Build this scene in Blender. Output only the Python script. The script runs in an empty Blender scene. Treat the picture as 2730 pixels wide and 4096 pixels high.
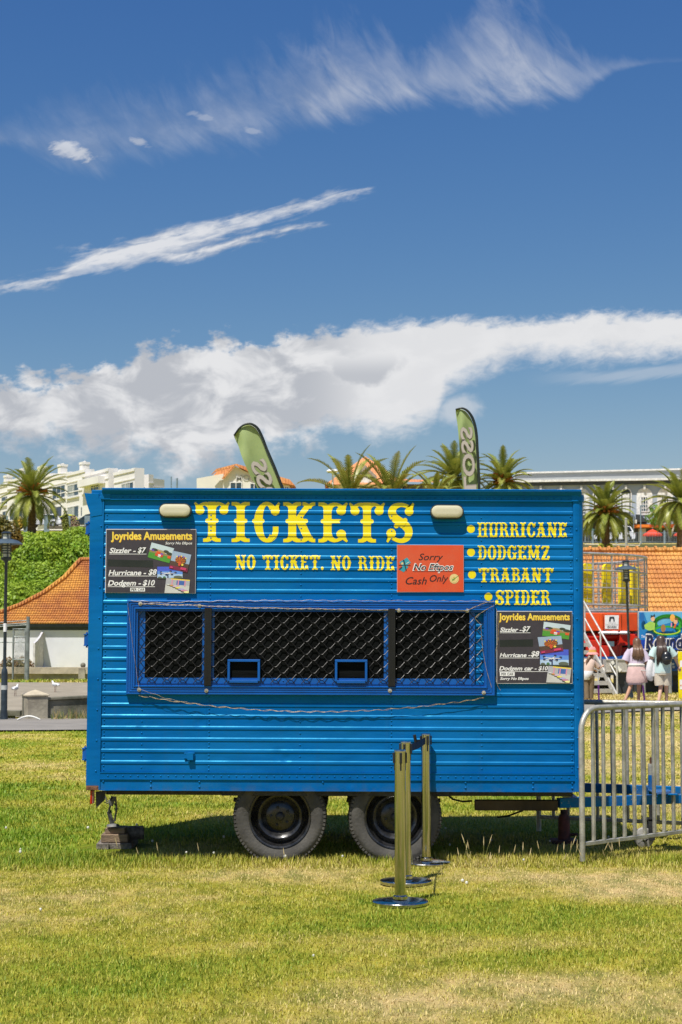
import bpy, bmesh, math, random
import numpy as np
from mathutils import Vector, Matrix, noise as mnoise

SC = bpy.context.scene
COL = SC.collection
rnd = random.Random(7)
R = math.radians

# ------------------------------------------------------------------ camera
FPX, U0, V0, VH, CAMZ = 6800.0, 1365.0, 2048.0, 2559.0, 1.62
TH = math.atan((VH - V0) / FPX)
ct, st = math.cos(TH), math.sin(TH)
cam_d = bpy.data.cameras.new("camera")
cam = bpy.data.objects.new("camera", cam_d)
COL.objects.link(cam)
cam.location = (0, 0, CAMZ)
cam.rotation_euler = (R(90) + TH, 0, 0)
cam_d.sensor_fit = 'VERTICAL'
cam_d.sensor_height = 36.0
cam_d.lens = FPX / 4096.0 * 36.0
cam_d.clip_start, cam_d.clip_end = 0.1, 6000
cam_d.dof.use_dof = True
cam_d.dof.focus_distance = 12.4
cam_d.dof.aperture_fstop = 9.0
SC.camera = cam
SC.render.resolution_x, SC.render.resolution_y = 682, 1024
SC.view_settings.view_transform = 'Standard'
SC.view_settings.look = 'None'
SC.view_settings.exposure = 0.42
SC.view_settings.gamma = 1.0
SC.cycles.max_bounces = 8
SC.cycles.transparent_max_bounces = 16

def ray(u, v):
    x, y = (u - U0) / FPX, (v - V0) / FPX
    return x, ct + y * st, st - y * ct
def P(u, v, D):                       # the point at depth D seen at photo position u, v
    x, y, z = ray(u, v)
    return Vector((x / y * D, D, CAMZ + z / y * D))
def G(u, v, z0=0.0):                  # the ground point seen at u, v
    x, y, z = ray(u, v)
    t = (z0 - CAMZ) / z
    return Vector((x * t, y * t, z0))

# ------------------------------------------------------------------ sun and sky
SUN_EL, SUN_AZ = R(63), R(30)
trav = Vector((math.cos(SUN_EL) * math.sin(SUN_AZ), math.cos(SUN_EL) * math.cos(SUN_AZ), -math.sin(SUN_EL)))
sun_d = bpy.data.lights.new("sun", 'SUN')
sun_d.energy, sun_d.angle, sun_d.color = 4.4, R(0.53), (1.0, 0.955, 0.88)
sun = bpy.data.objects.new("sun", sun_d)
COL.objects.link(sun)
sun.rotation_euler = trav.to_track_quat('-Z', 'Y').to_euler()
sun.location = (-10, -10, 30)

class NT:                             # short hand for writing node trees
    def __init__(s, tree): s.t = tree
    def put(s, sock, v):
        if isinstance(v, bpy.types.NodeSocket): s.t.links.new(v, sock)
        else: sock.default_value = v
    def node(s, typ, ins=None, **kw):
        n = s.t.nodes.new(typ)
        for k, v in kw.items(): setattr(n, k, v)
        for k, v in (ins or {}).items(): s.put(n.inputs[k], v)
        return n
    def m(s, op, a, b=0.0, c=None, clamp=False):
        d = {0: a, 1: b}
        if c is not None: d[2] = c
        return s.node('ShaderNodeMath', d, operation=op, use_clamp=clamp).outputs[0]
    def ramp(s, f, stops, interp='LINEAR'):
        n = s.node('ShaderNodeValToRGB', {0: f})
        cr = n.color_ramp; cr.interpolation = interp
        while len(cr.elements) < len(stops): cr.elements.new(0.5)
        for e, (p, c) in zip(cr.elements, stops):
            e.position = p; e.color = (c, c, c, 1) if isinstance(c, (int, float)) else (*c, 1)
        return n.outputs[0]
    def mix(s, f, a, b, blend='MIX'):
        n = s.node('ShaderNodeMix', data_type='RGBA', blend_type=blend)
        s.put(n.inputs[0], f)
        s.put(n.inputs[6], a if isinstance(a, bpy.types.NodeSocket) else (*a, 1))
        s.put(n.inputs[7], b if isinstance(b, bpy.types.NodeSocket) else (*b, 1))
        return n.outputs[2]
    def noise(s, vec, scale, detail=4, rough=0.55, dist=0.0):
        n = s.node('ShaderNodeTexNoise', {'Vector': vec, 'Scale': scale, 'Detail': detail, 'Roughness': rough, 'Distortion': dist})
        return n.outputs[0]
    def mapr(s, v, a, b, c=0.0, d=1.0, smooth=True):
        n = s.node('ShaderNodeMapRange', {0: v, 1: a, 2: b, 3: c, 4: d}, interpolation_type='SMOOTHSTEP' if smooth else 'LINEAR')
        return n.outputs[0]
    def curve(s, x, pts):
        n = s.node('ShaderNodeFloatCurve', {'Factor': 1.0, 'Value': x})
        c = n.mapping.curves[0]
        while len(c.points) < len(pts): c.points.new(0.5, 0.5)
        for p, (a, b) in zip(c.points, sorted(pts)):
            p.location = (a, b); p.handle_type = 'AUTO_CLAMPED'
        n.mapping.use_clip = False
        n.mapping.update()
        return n.outputs[0]

world = bpy.data.worlds.new("World")
SC.world = world
world.use_nodes = True
wt = world.node_tree
wt.nodes.clear()
W = NT(wt)
sky = W.node('ShaderNodeTexSky', sky_type='NISHITA', sun_disc=False)
sky.sun_elevation, sky.sun_rotation = SUN_EL, R(210)
sky.altitude, sky.air_density, sky.dust_density, sky.ozone_density = 0.0, 1.0, 0.6, 2.2
dirv = W.node('ShaderNodeTexCoord').outputs['Generated']
sep = W.node('ShaderNodeSeparateXYZ', {0: dirv})
azim = W.m('MULTIPLY', W.m('ARCTAN2', sep.outputs[0], sep.outputs[1]), 57.2958)
elev = W.m('MULTIPLY', W.m('ARCSINE', sep.outputs[2]), 57.2958)
# sky directions of the clouds in degrees: helper turns the measured position into azimuth / elevation
def ae(xd, yd):
    x, y, z = ray(xd * 1.7411, yd * 1.7411)
    return math.degrees(math.atan2(x, y)), math.degrees(math.atan2(z, math.hypot(x, y)))
AZ0, AZ1, EL0, EL1 = -16.0, 16.0, 0.0, 24.0
aznorm = W.mapr(azim, AZ0, AZ1, smooth=False)
def prof(pts):                        # an edge of a cloud: elevation in degrees along the azimuth
    q = []
    for xd, yd in pts:
        a, e = ae(xd, yd)
        q.append(((a - AZ0) / (AZ1 - AZ0), (e - EL0) / (EL1 - EL0)))
    return W.m('MULTIPLY_ADD', W.curve(aznorm, q), EL1 - EL0, EL0)
sp = W.node('ShaderNodeCombineXYZ', {0: azim, 1: elev, 2: 0.0}).outputs[0]
def stretch(rot, sx, sy, off=0.0):    # turned and stretched noise coordinates for streaky cloud
    mp = W.node('ShaderNodeMapping', {'Vector': sp, 'Rotation': (0, 0, R(rot)), 'Scale': (sx, sy, 1), 'Location': (off, off * 1.7, off)}, vector_type='TEXTURE')
    mp.inputs['Scale'].default_value = (1 / sx, 1 / sy, 1)
    return mp.outputs[0]
def cent(f, k): return W.m('MULTIPLY', W.m('SUBTRACT', f, 0.5), k)
# the low bank of cumulus and stratus
n_big = W.noise(stretch(6, .33, .55, 3.1), 1.0, 6, .55, .3)
n_lob = W.noise(stretch(0, .95, 1.2, 9.7), 1.0, 7, .56, .2)
n_fine = W.noise(stretch(8, 1.6, 3.2, 1.3), 1.0, 6, .62, .4)
lumpy = W.mapr(azim, 1.5, -1.5)       # billowing on the left part, smooth edge on the right
topC = prof([(-400, 905), (0, 868), (100, 862), (200, 848), (300, 818), (340, 800), (400, 783), (450, 793), (560, 775), (700, 762), (900, 738), (1060, 728), (1200, 730), (1400, 714), (1568, 718), (1900, 712)])
botC = prof([(-400, 1010), (0, 1020), (100, 1030), (200, 1030), (300, 1050), (400, 1080), (470, 1088), (520, 1060), (600, 1022), (680, 1025), (800, 992), (880, 1012), (940, 1000), (1000, 968), (1030, 900), (1100, 868), (1200, 832), (1400, 832), (1568, 824), (1900, 818)])
jag = W.m('ADD', W.m('MULTIPLY', cent(n_lob, 2.3), W.m('MULTIPLY_ADD', lumpy, .8, .2)), cent(n_fine, .9))
dt = W.m('ADD', W.m('SUBTRACT', topC, elev), jag)
db = W.m('ADD', W.m('SUBTRACT', elev, botC), W.m('MULTIPLY', jag, 1.15))
mC = W.m('MULTIPLY', W.mapr(dt, -.12, .36), W.mapr(db, -.3, .75))
mC = W.m('MULTIPLY', mC, W.mapr(W.m('ADD', n_big, W.m('MULTIPLY', dt, .25)), .24, .48, .45, 1.0))
# small puff right of the bank
a0, e0 = ae(1050, 945)
dpf = W.m('SQRT', W.m('ADD', W.m('POWER', W.m('MULTIPLY', W.m('SUBTRACT', azim, a0), 1.0), 2.0), W.m('POWER', W.m('MULTIPLY', W.m('SUBTRACT', elev, e0), 1.2), 2.0)))
mP = W.m('MULTIPLY', W.mapr(W.m('ADD', dpf, cent(n_lob, 1.6)), .95, .25), .55)
# the thin bright streak in the middle
n_st = W.noise(stretch(15, .5, 3.6, 5.0), 1.0, 7, .62, .5)
n_s2 = W.noise(stretch(15, 1.4, 4.0, 2.2), 1.0, 6, .6, .3)
def streak(cpts, hpts, soft, jagk):
    c = prof(cpts)
    q = [((ae(x, 600)[0] - AZ0) / (AZ1 - AZ0), h) for x, h in hpts]
    h = W.curve(aznorm, q)
    d = W.m('ABSOLUTE', W.m('SUBTRACT', W.m('SUBTRACT', elev, c), cent(n_st, jagk)))
    return W.m('MULTIPLY', W.mapr(W.m('SUBTRACT', W.m('ADD', h, cent(n_s2, .55)), d), -.05, soft), W.mapr(h, .01, .1))
mB = streak([(-400, 745), (0, 664), (100, 645), (200, 604), (300, 580), (400, 556), (500, 530), (600, 500), (700, 475), (800, 445), (870, 437), (960, 430)],
            [(-400, .15), (0, .22), (150, .36), (300, .52), (400, .52), (500, .42), (600, .3), (700, .24), (800, .2), (850, .08), (890, 0), (1000, 0)], .42, .75)
mB2 = streak([(150, 570), (300, 575), (400, 585), (560, 552), (650, 530), (750, 517), (900, 500)],
             [(150, .05), (200, .1), (350, .3), (450, .28), (560, .2), (700, .14), (760, .04), (790, 0), (900, 0)], .3, .4)
mB = W.m('MULTIPLY', W.m('MAXIMUM', mB, mB2), W.mapr(n_st, .25, .55, .55, .95))
# high cirrus: a thin veil combed by the wind, denser where it thickens
n_ci = W.noise(stretch(-38, .45, 1.5, 7.3), 1.0, 9, .6, .5)
n_c2 = W.noise(stretch(-62, .5, 1.3, 2.9), 1.0, 8, .6, .6)
n_cl = W.noise(stretch(8, .22, .5, 4.4), 1.0, 6, .55, .5)
veil = W.m('ADD', W.m('MULTIPLY', n_ci, .45), W.m('ADD', W.m('MULTIPLY', n_c2, .3), W.m('MULTIPLY', n_cl, .25)))
topA = prof([(-400, 300), (0, 275), (150, 205), (300, 190), (450, 160), (600, 120), (680, 80), (800, 40), (870, 75), (960, 75), (1060, 40), (1120, -60), (1200, -20), (1280, 70), (1400, 120), (1568, 130), (1900, 120)])
botA = prof([(-400, 320), (0, 335), (100, 372), (200, 390), (300, 375), (450, 345), (600, 330), (750, 280), (900, 250), (1000, 236), (1200, 236), (1320, 222), (1420, 165), (1568, 142), (1900, 128)])
spanA = W.m('SUBTRACT', topA, botA)
relA = W.m('DIVIDE', W.m('SUBTRACT', elev, botA), W.m('MAXIMUM', spanA, .1))
bodyA = W.m('MULTIPLY', W.mapr(W.m('ADD', relA, cent(n_ci, .5)), -.12, .3), W.mapr(W.m('ADD', relA, cent(n_c2, 1.5)), 1.1, .1))
hot = W.m('MAXIMUM', W.mapr(W.m('ABSOLUTE', W.m('SUBTRACT', azim, ae(1190, 120)[0])), 3.0, .2), W.mapr(W.m('ABSOLUTE', W.m('SUBTRACT', azim, ae(840, 180)[0])), 4.6, .4, 0, .85))
mA = W.m('MULTIPLY', bodyA, W.m('MULTIPLY', W.mapr(veil, .3, .68, .18, 1.0), W.m('MULTIPLY', W.m('MULTIPLY_ADD', hot, .38, .32), W.mapr(azim, ae(1540, 150)[0], ae(1380, 150)[0], .12, 1.0))))
def fleck(xd, yd, rx, ry, k):
    a, e = ae(xd, yd)
    d = W.m('SQRT', W.m('ADD', W.m('POWER', W.m('DIVIDE', W.m('SUBTRACT', azim, a), rx), 2.0), W.m('POWER', W.m('DIVIDE', W.m('ADD', W.m('SUBTRACT', elev, e), W.m('MULTIPLY', W.m('SUBTRACT', azim, a), .18)), ry), 2.0)))
    return W.mapr(W.m('ADD', d, cent(n_s2, 2.4)), 1.15, .3, 0, k)
for f in ((160, 345, .95, .32, .75), (318, 326, .4, .16, .5), (465, 268, .55, .14, .35), (575, 298, .5, .14, .35)):
    mA = W.m('MAXIMUM', mA, fleck(*f))
mA2 = W.m('MULTIPLY', W.mapr(W.m('ABSOLUTE', W.m('SUBTRACT', W.m('SUBTRACT', elev, prof([(1200, 872), (1400, 866), (1568, 848), (1900, 830)])), cent(n_st, .5))), .3, .05), W.mapr(azim, 6.0, 9.5, 0, .3))
cloud = W.m('MAXIMUM', W.m('MAXIMUM', W.m('MAXIMUM', mA, mA2), mB), W.m('MAXIMUM', mC, mP))
# tone inside the cumulus: lit billows and grey hollows of the cloud itself
a1, e1 = ae(842, 832)
dl = W.m('SQRT', W.m('ADD', W.m('POWER', W.m('DIVIDE', W.m('SUBTRACT', azim, a1), 1.35), 2.0), W.m('POWER', W.m('DIVIDE', W.m('SUBTRACT', elev, e1), .85), 2.0)))
hump = W.mapr(W.m('ADD', dl, cent(n_lob, 1.1)), 1.05, .75)
hump_lo = W.m('MULTIPLY', hump, W.mapr(W.m('SUBTRACT', elev, e1), .45, -.5))
n_sh = W.noise(stretch(3, .55, .95, 12.2), 1.0, 6, .55, .4)
grey = W.m('MULTIPLY', W.mapr(n_sh, .36, .6), W.m('MULTIPLY_ADD', lumpy, .75, .12))
grey = W.m('MAXIMUM', grey, W.m('MULTIPLY', hump_lo, .75))
c_cloud = W.mix(grey, (.77, .775, .79), (.43, .455, .505))
c_cloud = W.mix(W.m('MAXIMUM', mA, mB), c_cloud, (.76, .77, .80))
bg1 = W.node('ShaderNodeBackground', {'Strength': 0.076})
sc_ = W.node('ShaderNodeSeparateColor', {0: sky.outputs[0]})
def grade(k, p, g): return W.m('MULTIPLY', W.m('POWER', W.m('MULTIPLY', W.m('MINIMUM', sc_.outputs[k], 9.0), .1), p), g * 10)
tint = W.node('ShaderNodeCombineColor', {0: grade(0, 1.72, 1.5), 1: grade(1, 1.25, .93), 2: grade(2, .69, .73)}).outputs[0]
wt.links.new(tint, bg1.inputs['Color'])
bg2 = W.node('ShaderNodeBackground', {'Strength': 0.76})
wt.links.new(c_cloud, bg2.inputs['Color'])
mixw = W.node('ShaderNodeMixShader')
wt.links.new(cloud, mixw.inputs[0]); wt.links.new(bg1.outputs[0], mixw.inputs[1]); wt.links.new(bg2.outputs[0], mixw.inputs[2])
wo = W.node('ShaderNodeOutputWorld')
wt.links.new(mixw.outputs[0], wo.inputs[0])
# ------------------------------------------------------------------ materials
MATS = {}
def M(name, col, rough=.55, metal=0.0, col2=None, var=.12, scale=4.0, bump=0.0, bscale=40.0, coat=0.0, spec=.5, detail=5, trans=0.0, sub=0.0, emit=None, stretchv=(1, 1, 1)):
    if name in MATS: return MATS[name]
    m = bpy.data.materials.new(name); m.use_nodes = True
    t = NT(m.node_tree); bs = m.node_tree.nodes['Principled BSDF']
    co = t.node('ShaderNodeTexCoord').outputs['Object']
    if stretchv != (1, 1, 1):
        co = t.node('ShaderNodeMapping', {'Vector': co, 'Scale': stretchv}).outputs[0]
    n = t.noise(co, scale, detail, .6)
    if col2 is None: col2 = tuple(max(0, c * (1 - 2.2 * var)) for c in col)
    c = t.mix(t.mapr(n, .32, .68), tuple(col2), tuple(min(1, x * (1 + var * .5)) for x in col))
    t.put(bs.inputs['Base Color'], c)
    t.put(bs.inputs['Roughness'], t.mapr(t.noise(co, scale * 2.3, 3), .3, .7, max(.02, rough - .08), min(1, rough + .08)))
    bs.inputs['Metallic'].default_value = metal
    bs.inputs['Specular IOR Level'].default_value = spec
    bs.inputs['Coat Weight'].default_value = coat
    bs.inputs['Coat Roughness'].default_value = .12
    if trans: bs.inputs['Transmission Weight'].default_value = trans
    if emit: bs.inputs['Emission Color'].default_value = (*emit, 1); bs.inputs['Emission Strength'].default_value = 1.0
    if bump:
        b = t.node('ShaderNodeBump', {'Strength': bump, 'Distance': .02, 'Height': t.noise(co, bscale, 4, .6)})
        t.put(bs.inputs['Normal'], b.outputs[0])
    MATS[name] = m
    return m
def leaf_mat(name, a, b, scale=1.5, rough=.5, tr=.25):      # thin leaves: some light comes through
    if name in MATS: return MATS[name]
    m = bpy.data.materials.new(name); m.use_nodes = True
    t = NT(m.node_tree); nt = m.node_tree; bs = nt.nodes['Principled BSDF']
    co = t.node('ShaderNodeTexCoord').outputs['Object']
    c = t.mix(t.mapr(t.noise(co, scale, 3), .35, .65), a, b)
    c = t.mix(t.mapr(t.noise(co, scale * 9, 2), .35, .7, 0, .45), c, tuple(x * 1.7 for x in b))
    t.put(bs.inputs['Base Color'], c); bs.inputs['Roughness'].default_value = rough
    bs.inputs['Specular IOR Level'].default_value = .35
    tb = t.node('ShaderNodeBsdfTranslucent', {'Color': c})
    ms = t.node('ShaderNodeMixShader', {0: tr, 1: bs.outputs[0], 2: tb.outputs[0]})
    nt.links.new(ms.outputs[0], nt.nodes['Material Output'].inputs[0])
    MATS[name] = m
    return m
def attr_mat(name, rough=.6, tr=.0, spec=.3, bump=0, bscale=60):            # colour of each blade / patch from a mesh attribute
    m = bpy.data.materials.new(name); m.use_nodes = True
    t = NT(m.node_tree); nt = m.node_tree; bs = nt.nodes['Principled BSDF']
    at = t.node('ShaderNodeAttribute', attribute_name='tone')
    t.put(bs.inputs['Base Color'], at.outputs['Color']); bs.inputs['Roughness'].default_value = rough
    bs.inputs['Specular IOR Level'].default_value = spec
    if tr:
        tb = t.node('ShaderNodeBsdfTranslucent', {'Color': at.outputs['Color']})
        ms = t.node('ShaderNodeMixShader', {0: tr, 1: bs.outputs[0], 2: tb.outputs[0]})
        nt.links.new(ms.outputs[0], nt.nodes['Material Output'].inputs[0])
    return m

# ------------------------------------------------------------------ mesh building
class MB:
    def __init__(s): s.v, s.f, s.m, s.sm = [], [], [], []
    def add(s, verts, faces, mi=0, smooth=False):
        o = len(s.v)
        s.v += [tuple(p) for p in verts]
        for f in faces:
            s.f.append(tuple(i + o for i in f)); s.m.append(mi); s.sm.append(smooth)
        return s
    def box(s, a, b, mi=0):
        (x0, y0, z0), (x1, y1, z1) = a, b
        return s.hexa([(x0, y0, z0), (x1, y0, z0), (x1, y1, z0), (x0, y1, z0), (x0, y0, z1), (x1, y0, z1), (x1, y1, z1), (x0, y1, z1)], mi)
    def hexa(s, p, mi=0):
        return s.add(p, [(0, 3, 2, 1), (4, 5, 6, 7), (0, 1, 5, 4), (1, 2, 6, 5), (2, 3, 7, 6), (3, 0, 4, 7)], mi)
    def bar(s, a, b, w, h=None, up=(0, 0, 1), mi=0):          # rectangular bar between two points
        a, b = Vector(a), Vector(b); h = h or w
        d = (b - a).normalized(); x = d.cross(Vector(up))
        if x.length < 1e-4: x = d.cross(Vector((0, 1, 0)))
        x.normalize(); y = x.cross(d)
        q = [(-w / 2, -h / 2), (w / 2, -h / 2), (w / 2, h / 2), (-w / 2, h / 2)]
        return s.hexa([a + x * i + y * j for i, j in q] + [b + x * i + y * j for i, j in q], mi)
    def tube(s, pts, r, n=8, mi=0, caps=True, closed=False, smooth=True):
        pts = [Vector(p) for p in pts]; N = len(pts)
        rr = r if isinstance(r, (list, tuple)) else [r] * N
        V, F = [], []
        px = None
        for i, p in enumerate(pts):
            if closed: d = pts[(i + 1) % N] - pts[i - 1]
            else: d = pts[min(i + 1, N - 1)] - pts[max(i - 1, 0)]
            d.normalize()
            if px is None:
                px = d.cross(Vector((0, 0, 1)))
                if px.length < 1e-3: px = d.cross(Vector((0, 1, 0)))
            px = (px - d * px.dot(d)).normalized(); py = d.cross(px)
            for k in range(n):
                a = 2 * math.pi * k / n
                V.append(p + (px * math.cos(a) + py * math.sin(a)) * rr[i])
        for i in range(N if closed else N - 1):
            j = (i + 1) % N
            for k in range(n):
                l = (k + 1) % n
                F.append((i * n + k, i * n + l, j * n + l, j * n + k))
        s.add(V, F, mi, smooth)
        if caps and not closed:
            o = len(s.v) - N * n
            s.f += [tuple(o + k for k in reversed(range(n))), tuple(o + (N - 1) * n + k for k in range(n))]; s.m += [mi] * 2; s.sm += [False] * 2
        return s
    def cyl(s, a, b, r, r2=None, n=12, mi=0, smooth=True):
        return s.tube([a, b], [r, r if r2 is None else r2], n, mi, smooth=smooth)
    def lathe(s, prof, o=(0, 0, 0), ax='Z', n=24, mi=0, smooth=True, close=False):   # prof: (radius, height)
        V, F = [], []
        o = Vector(o)
        for k in range(n):
            a = 2 * math.pi * k / n; c, d = math.cos(a), math.sin(a)
            for r, h in prof:
                q = {'Z': (r * c, r * d, h), 'Y': (r * c, h, r * d), 'X': (h, r * c, r * d)}[ax]
                V.append(o + Vector(q))
        L = len(prof)
        for k in range(n):
            l = (k + 1) % n
            for i in range(L - 1 + (1 if close else 0)):
                j = (i + 1) % L
                F.append((k * L + i, l * L + i, l * L + j, k * L + j))
        return s.add(V, F, mi, smooth)
    def ball(s, c, r, n=10, m=6, mi=0, smooth=True):
        rx, ry, rz = r if isinstance(r, (tuple, list)) else (r, r, r)
        c = Vector(c)
        V = [c + Vector((0, 0, rz))]; F = []
        for i in range(1, m):
            t = math.pi * i / m
            for k in range(n):
                a = 2 * math.pi * k / n
                V.append(c + Vector((rx * math.sin(t) * math.cos(a), ry * math.sin(t) * math.sin(a), rz * math.cos(t))))
        V.append(c - Vector((0, 0, rz)))
        for k in range(n):
            l = (k + 1) % n
            F.append((0, 1 + k, 1 + l))
            for i in range(m - 2): F.append((1 + i * n + k, 1 + (i + 1) * n + k, 1 + (i + 1) * n + l, 1 + i * n + l))
            F.append((1 + (m - 2) * n + k, len(V) - 1, 1 + (m - 2) * n + l))
        return s.add(V, F, mi, smooth)
    def dome(s, c, r, d, n=8, mi=0):                          # rivet head / button on a face looking to -y
        c = Vector(c); V, F = [], []
        for rr, h in ((1, 0), (.8, .6), (.4, .95)):
            for k in range(n):
                a = 2 * math.pi * k / n
                V.append(c + Vector((r * rr * math.cos(a), -d * h, r * rr * math.sin(a))))
        for i in range(2):
            for k in range(n):
                l = (k + 1) % n
                F.append((i * n + k, i * n + l, (i + 1) * n + l, (i + 1) * n + k))
        F.append(tuple(2 * n + k for k in range(n)))
        return s.add(V, F, mi, True)
    def prism(s, pts, a, b, ax='Y', mi=0):                    # polygon (2d) pushed from a to b along an axis
        def q(p, h): return {'Y': (p[0], h, p[1]), 'X': (h, p[0], p[1]), 'Z': (p[0], p[1], h)}[ax]
        n = len(pts)
        V = [q(p, a) for p in pts] + [q(p, b) for p in pts]
        return s.add(V, [tuple(range(n)), tuple(range(2 * n - 1, n - 1, -1))] + [(i, i + n, (i + 1) % n + n, (i + 1) % n) for i in range(n)], mi)
    def grid(s, rows, mi=0, smooth=False):                    # rows of points joined into quads
        n = len(rows[0]); V = [p for r in rows for p in r]
        return s.add(V, [(i * n + k, i * n + k + 1, (i + 1) * n + k + 1, (i + 1) * n + k) for i in range(len(rows) - 1) for k in range(n - 1)], mi, smooth)
    def build(s, name, mats, parent=None, origin=(0, 0, 0), bevel=0, label=None, sharp=40, front=False):
        me = bpy.data.meshes.new(name)
        ox, oy, oz = origin
        me.from_pydata([(x - ox, y - oy, z - oz) for x, y, z in s.v], [], s.f)
        mats = mats if isinstance(mats, (list, tuple)) else [mats]
        for m in mats: me.materials.append(m)
        me.polygons.foreach_set('material_index', s.m)
        me.polygons.foreach_set('use_smooth', s.sm)
        bm = bmesh.new(); bm.from_mesh(me)
        bmesh.ops.recalc_face_normals(bm, faces=bm.faces)
        if front == 'up': bmesh.ops.reverse_faces(bm, faces=[f for f in bm.faces if f.normal.z < 0])
        elif front:                    # an open sheet that faces the trailer's front
            bmesh.ops.reverse_faces(bm, faces=[f for f in bm.faces if f.normal.y > .01])
        big = [f for f in bm.faces if len(f.verts) > 4]
        if bevel:
            ed = [e for e in bm.edges if len(e.link_faces) == 2 and e.calc_face_angle(0) > .5]
            bmesh.ops.bevel(bm, geom=ed, offset=bevel, segments=1, affect='EDGES', clamp_overlap=True)
        elif big:
            bmesh.ops.triangulate(bm, faces=big)
        bm.to_mesh(me); bm.free()
        if any(s.sm):
            fl = np.zeros(len(me.polygons), bool); me.polygons.foreach_get('use_smooth', fl)
            me.set_sharp_from_angle(angle=R(sharp)); me.polygons.foreach_set('use_smooth', fl)
        o = bpy.data.objects.new(name, me)
        COL.objects.link(o)
        if parent: o.parent = parent
        else: o.location = origin
        if label: o['label'] = label
        return o
def thing(name, label, cat, loc=(0, 0, 0), rot=(0, 0, 0), group=None):
    o = bpy.data.objects.new(name, None); COL.objects.link(o)
    o.empty_display_size = .2
    o.location = loc; o.rotation_euler = rot
    return tag(o, label, cat, group)
def tag(o, label, cat=None, group=None):
    o['label'] = label
    if cat: o['category'] = cat
    if group: o['group'] = group
    return o
def kind(o, k): o['kind'] = k; return o
def dup(root, loc, rotz=None, label=None, scale=None):
    def cp(o, par):
        c = o.copy(); COL.objects.link(c)
        if par: c.parent = par
        for ch in list(o.children): cp(ch, c)
        return c
    c = cp(root, None); c.location = loc
    if rotz is not None: c.rotation_euler = (root.rotation_euler[0], root.rotation_euler[1], rotz)
    if scale: c.scale = (scale,) * 3
    if label: c['label'] = label
    return c
def raw_mesh(name, me, mat, parent=None, label=None):
    o = bpy.data.objects.new(name, me); COL.objects.link(o)
    if mat: me.materials.clear(); me.materials.append(mat)
    if parent: o.parent = parent
    if label: o['label'] = label
    return o
def eval_mesh(o):
    dg = bpy.context.evaluated_depsgraph_get(); dg.update()
    me = bpy.data.meshes.new_from_object(o.evaluated_get(dg))
    return me
def text2d(s, shear=0.0, bold=0.0, spacing=1.0, res=3):       # letters as flat triangles in x, y
    cu = bpy.data.curves.new('lettering', 'FONT')
    cu.body = s; cu.shear = shear; cu.offset = bold; cu.space_character = spacing; cu.resolution_u = res
    o = bpy.data.objects.new('lettering', cu); COL.objects.link(o)
    me = eval_mesh(o)
    V = [(v.co.x, v.co.y) for v in me.vertices]; F = [tuple(p.vertices) for p in me.polygons]
    bpy.data.objects.remove(o); bpy.data.curves.remove(cu); bpy.data.meshes.remove(me)
    return V, F
def fit(VF, x0, x1, y0, y1):
    V, F = VF
    xs, ys = [p[0] for p in V], [p[1] for p in V]
    ax, bx, ay, by = min(xs), max(xs), min(ys), max(ys)
    return [(x0 + (x - ax) / (bx - ax) * (x1 - x0), y0 + (y - ay) / (by - ay) * (y1 - y0)) for x, y in V], F
def skin(verts, edges, radii, sub=1, root=0):                  # one continuous surface grown round a skeleton
    me = bpy.data.meshes.new('body')
    me.from_pydata(verts, edges, [])
    o = bpy.data.objects.new('body', me); COL.objects.link(o)
    o.modifiers.new('skin', 'SKIN')
    lay = me.skin_vertices[0].data if me.skin_vertices else None
    for i, r in enumerate(radii):
        lay[i].radius = r if isinstance(r, tuple) else (r, r)
        lay[i].use_root = (i == root)
    md = o.modifiers.new('sub', 'SUBSURF'); md.levels = md.render_levels = sub
    out = eval_mesh(o)
    bpy.data.objects.remove(o)
    for p in out.polygons: p.use_smooth = True
    return out
def skin_obj(name, mat, parent, verts, edges, radii, sub=1, root=0):
    me = skin(verts, edges, radii, sub, root); me.name = name
    return raw_mesh(name, me, mat, parent)
def lerp(a, b, t): return a + (b - a) * t
class Plane:                                                   # an upright wall plane through A and B (x, y), seen from the camera side
    def __init__(s, A, B):
        s.A = Vector((A[0], A[1])); d = Vector((B[0] - A[0], B[1] - A[1])); s.L = d.length; s.t = d / s.L
        s.n = Vector((s.t[1], -s.t[0]))
    def pt(s, u, v):                                           # photo position -> (distance along wall, height)
        x, y, z = ray(u, v); d = Vector((x, y))
        k = s.A.dot(s.n) / d.dot(s.n)
        h = d * k
        return (h - s.A).dot(s.t), CAMZ + z * k
    def w(s, a, z, d=0.0):
        q = s.A + s.t * a + s.n * d
        return Vector((q[0], q[1], z))
    def box(s, mb, a0, a1, z0, z1, d0, d1, mi=0):
        return mb.hexa([s.w(a0, z0, d1), s.w(a1, z0, d1), s.w(a1, z0, d0), s.w(a0, z0, d0), s.w(a0, z1, d1), s.w(a1, z1, d1), s.w(a1, z1, d0), s.w(a0, z1, d0)], mi)
    def pbox(s, mb, u0, u1, v0, v1, d0, d1, mi=0):             # the same from photo positions
        a0, z1 = s.pt(u0, v0); a1, z0 = s.pt(u1, v1)
        return s.box(mb, a0, a1, z0, z1, d0, d1, mi)
    def prism(s, mb, pts, d0, d1, mi=0):                       # outline in wall coordinates pushed through the wall
        n = len(pts); V = [s.w(a, z, d1) for a, z in pts] + [s.w(a, z, d0) for a, z in pts]
        return mb.add(V, [tuple(range(n)), tuple(range(2 * n - 1, n - 1, -1))] + [(i, i + n, (i + 1) % n + n, (i + 1) % n) for i in range(n)], mi)
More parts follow.
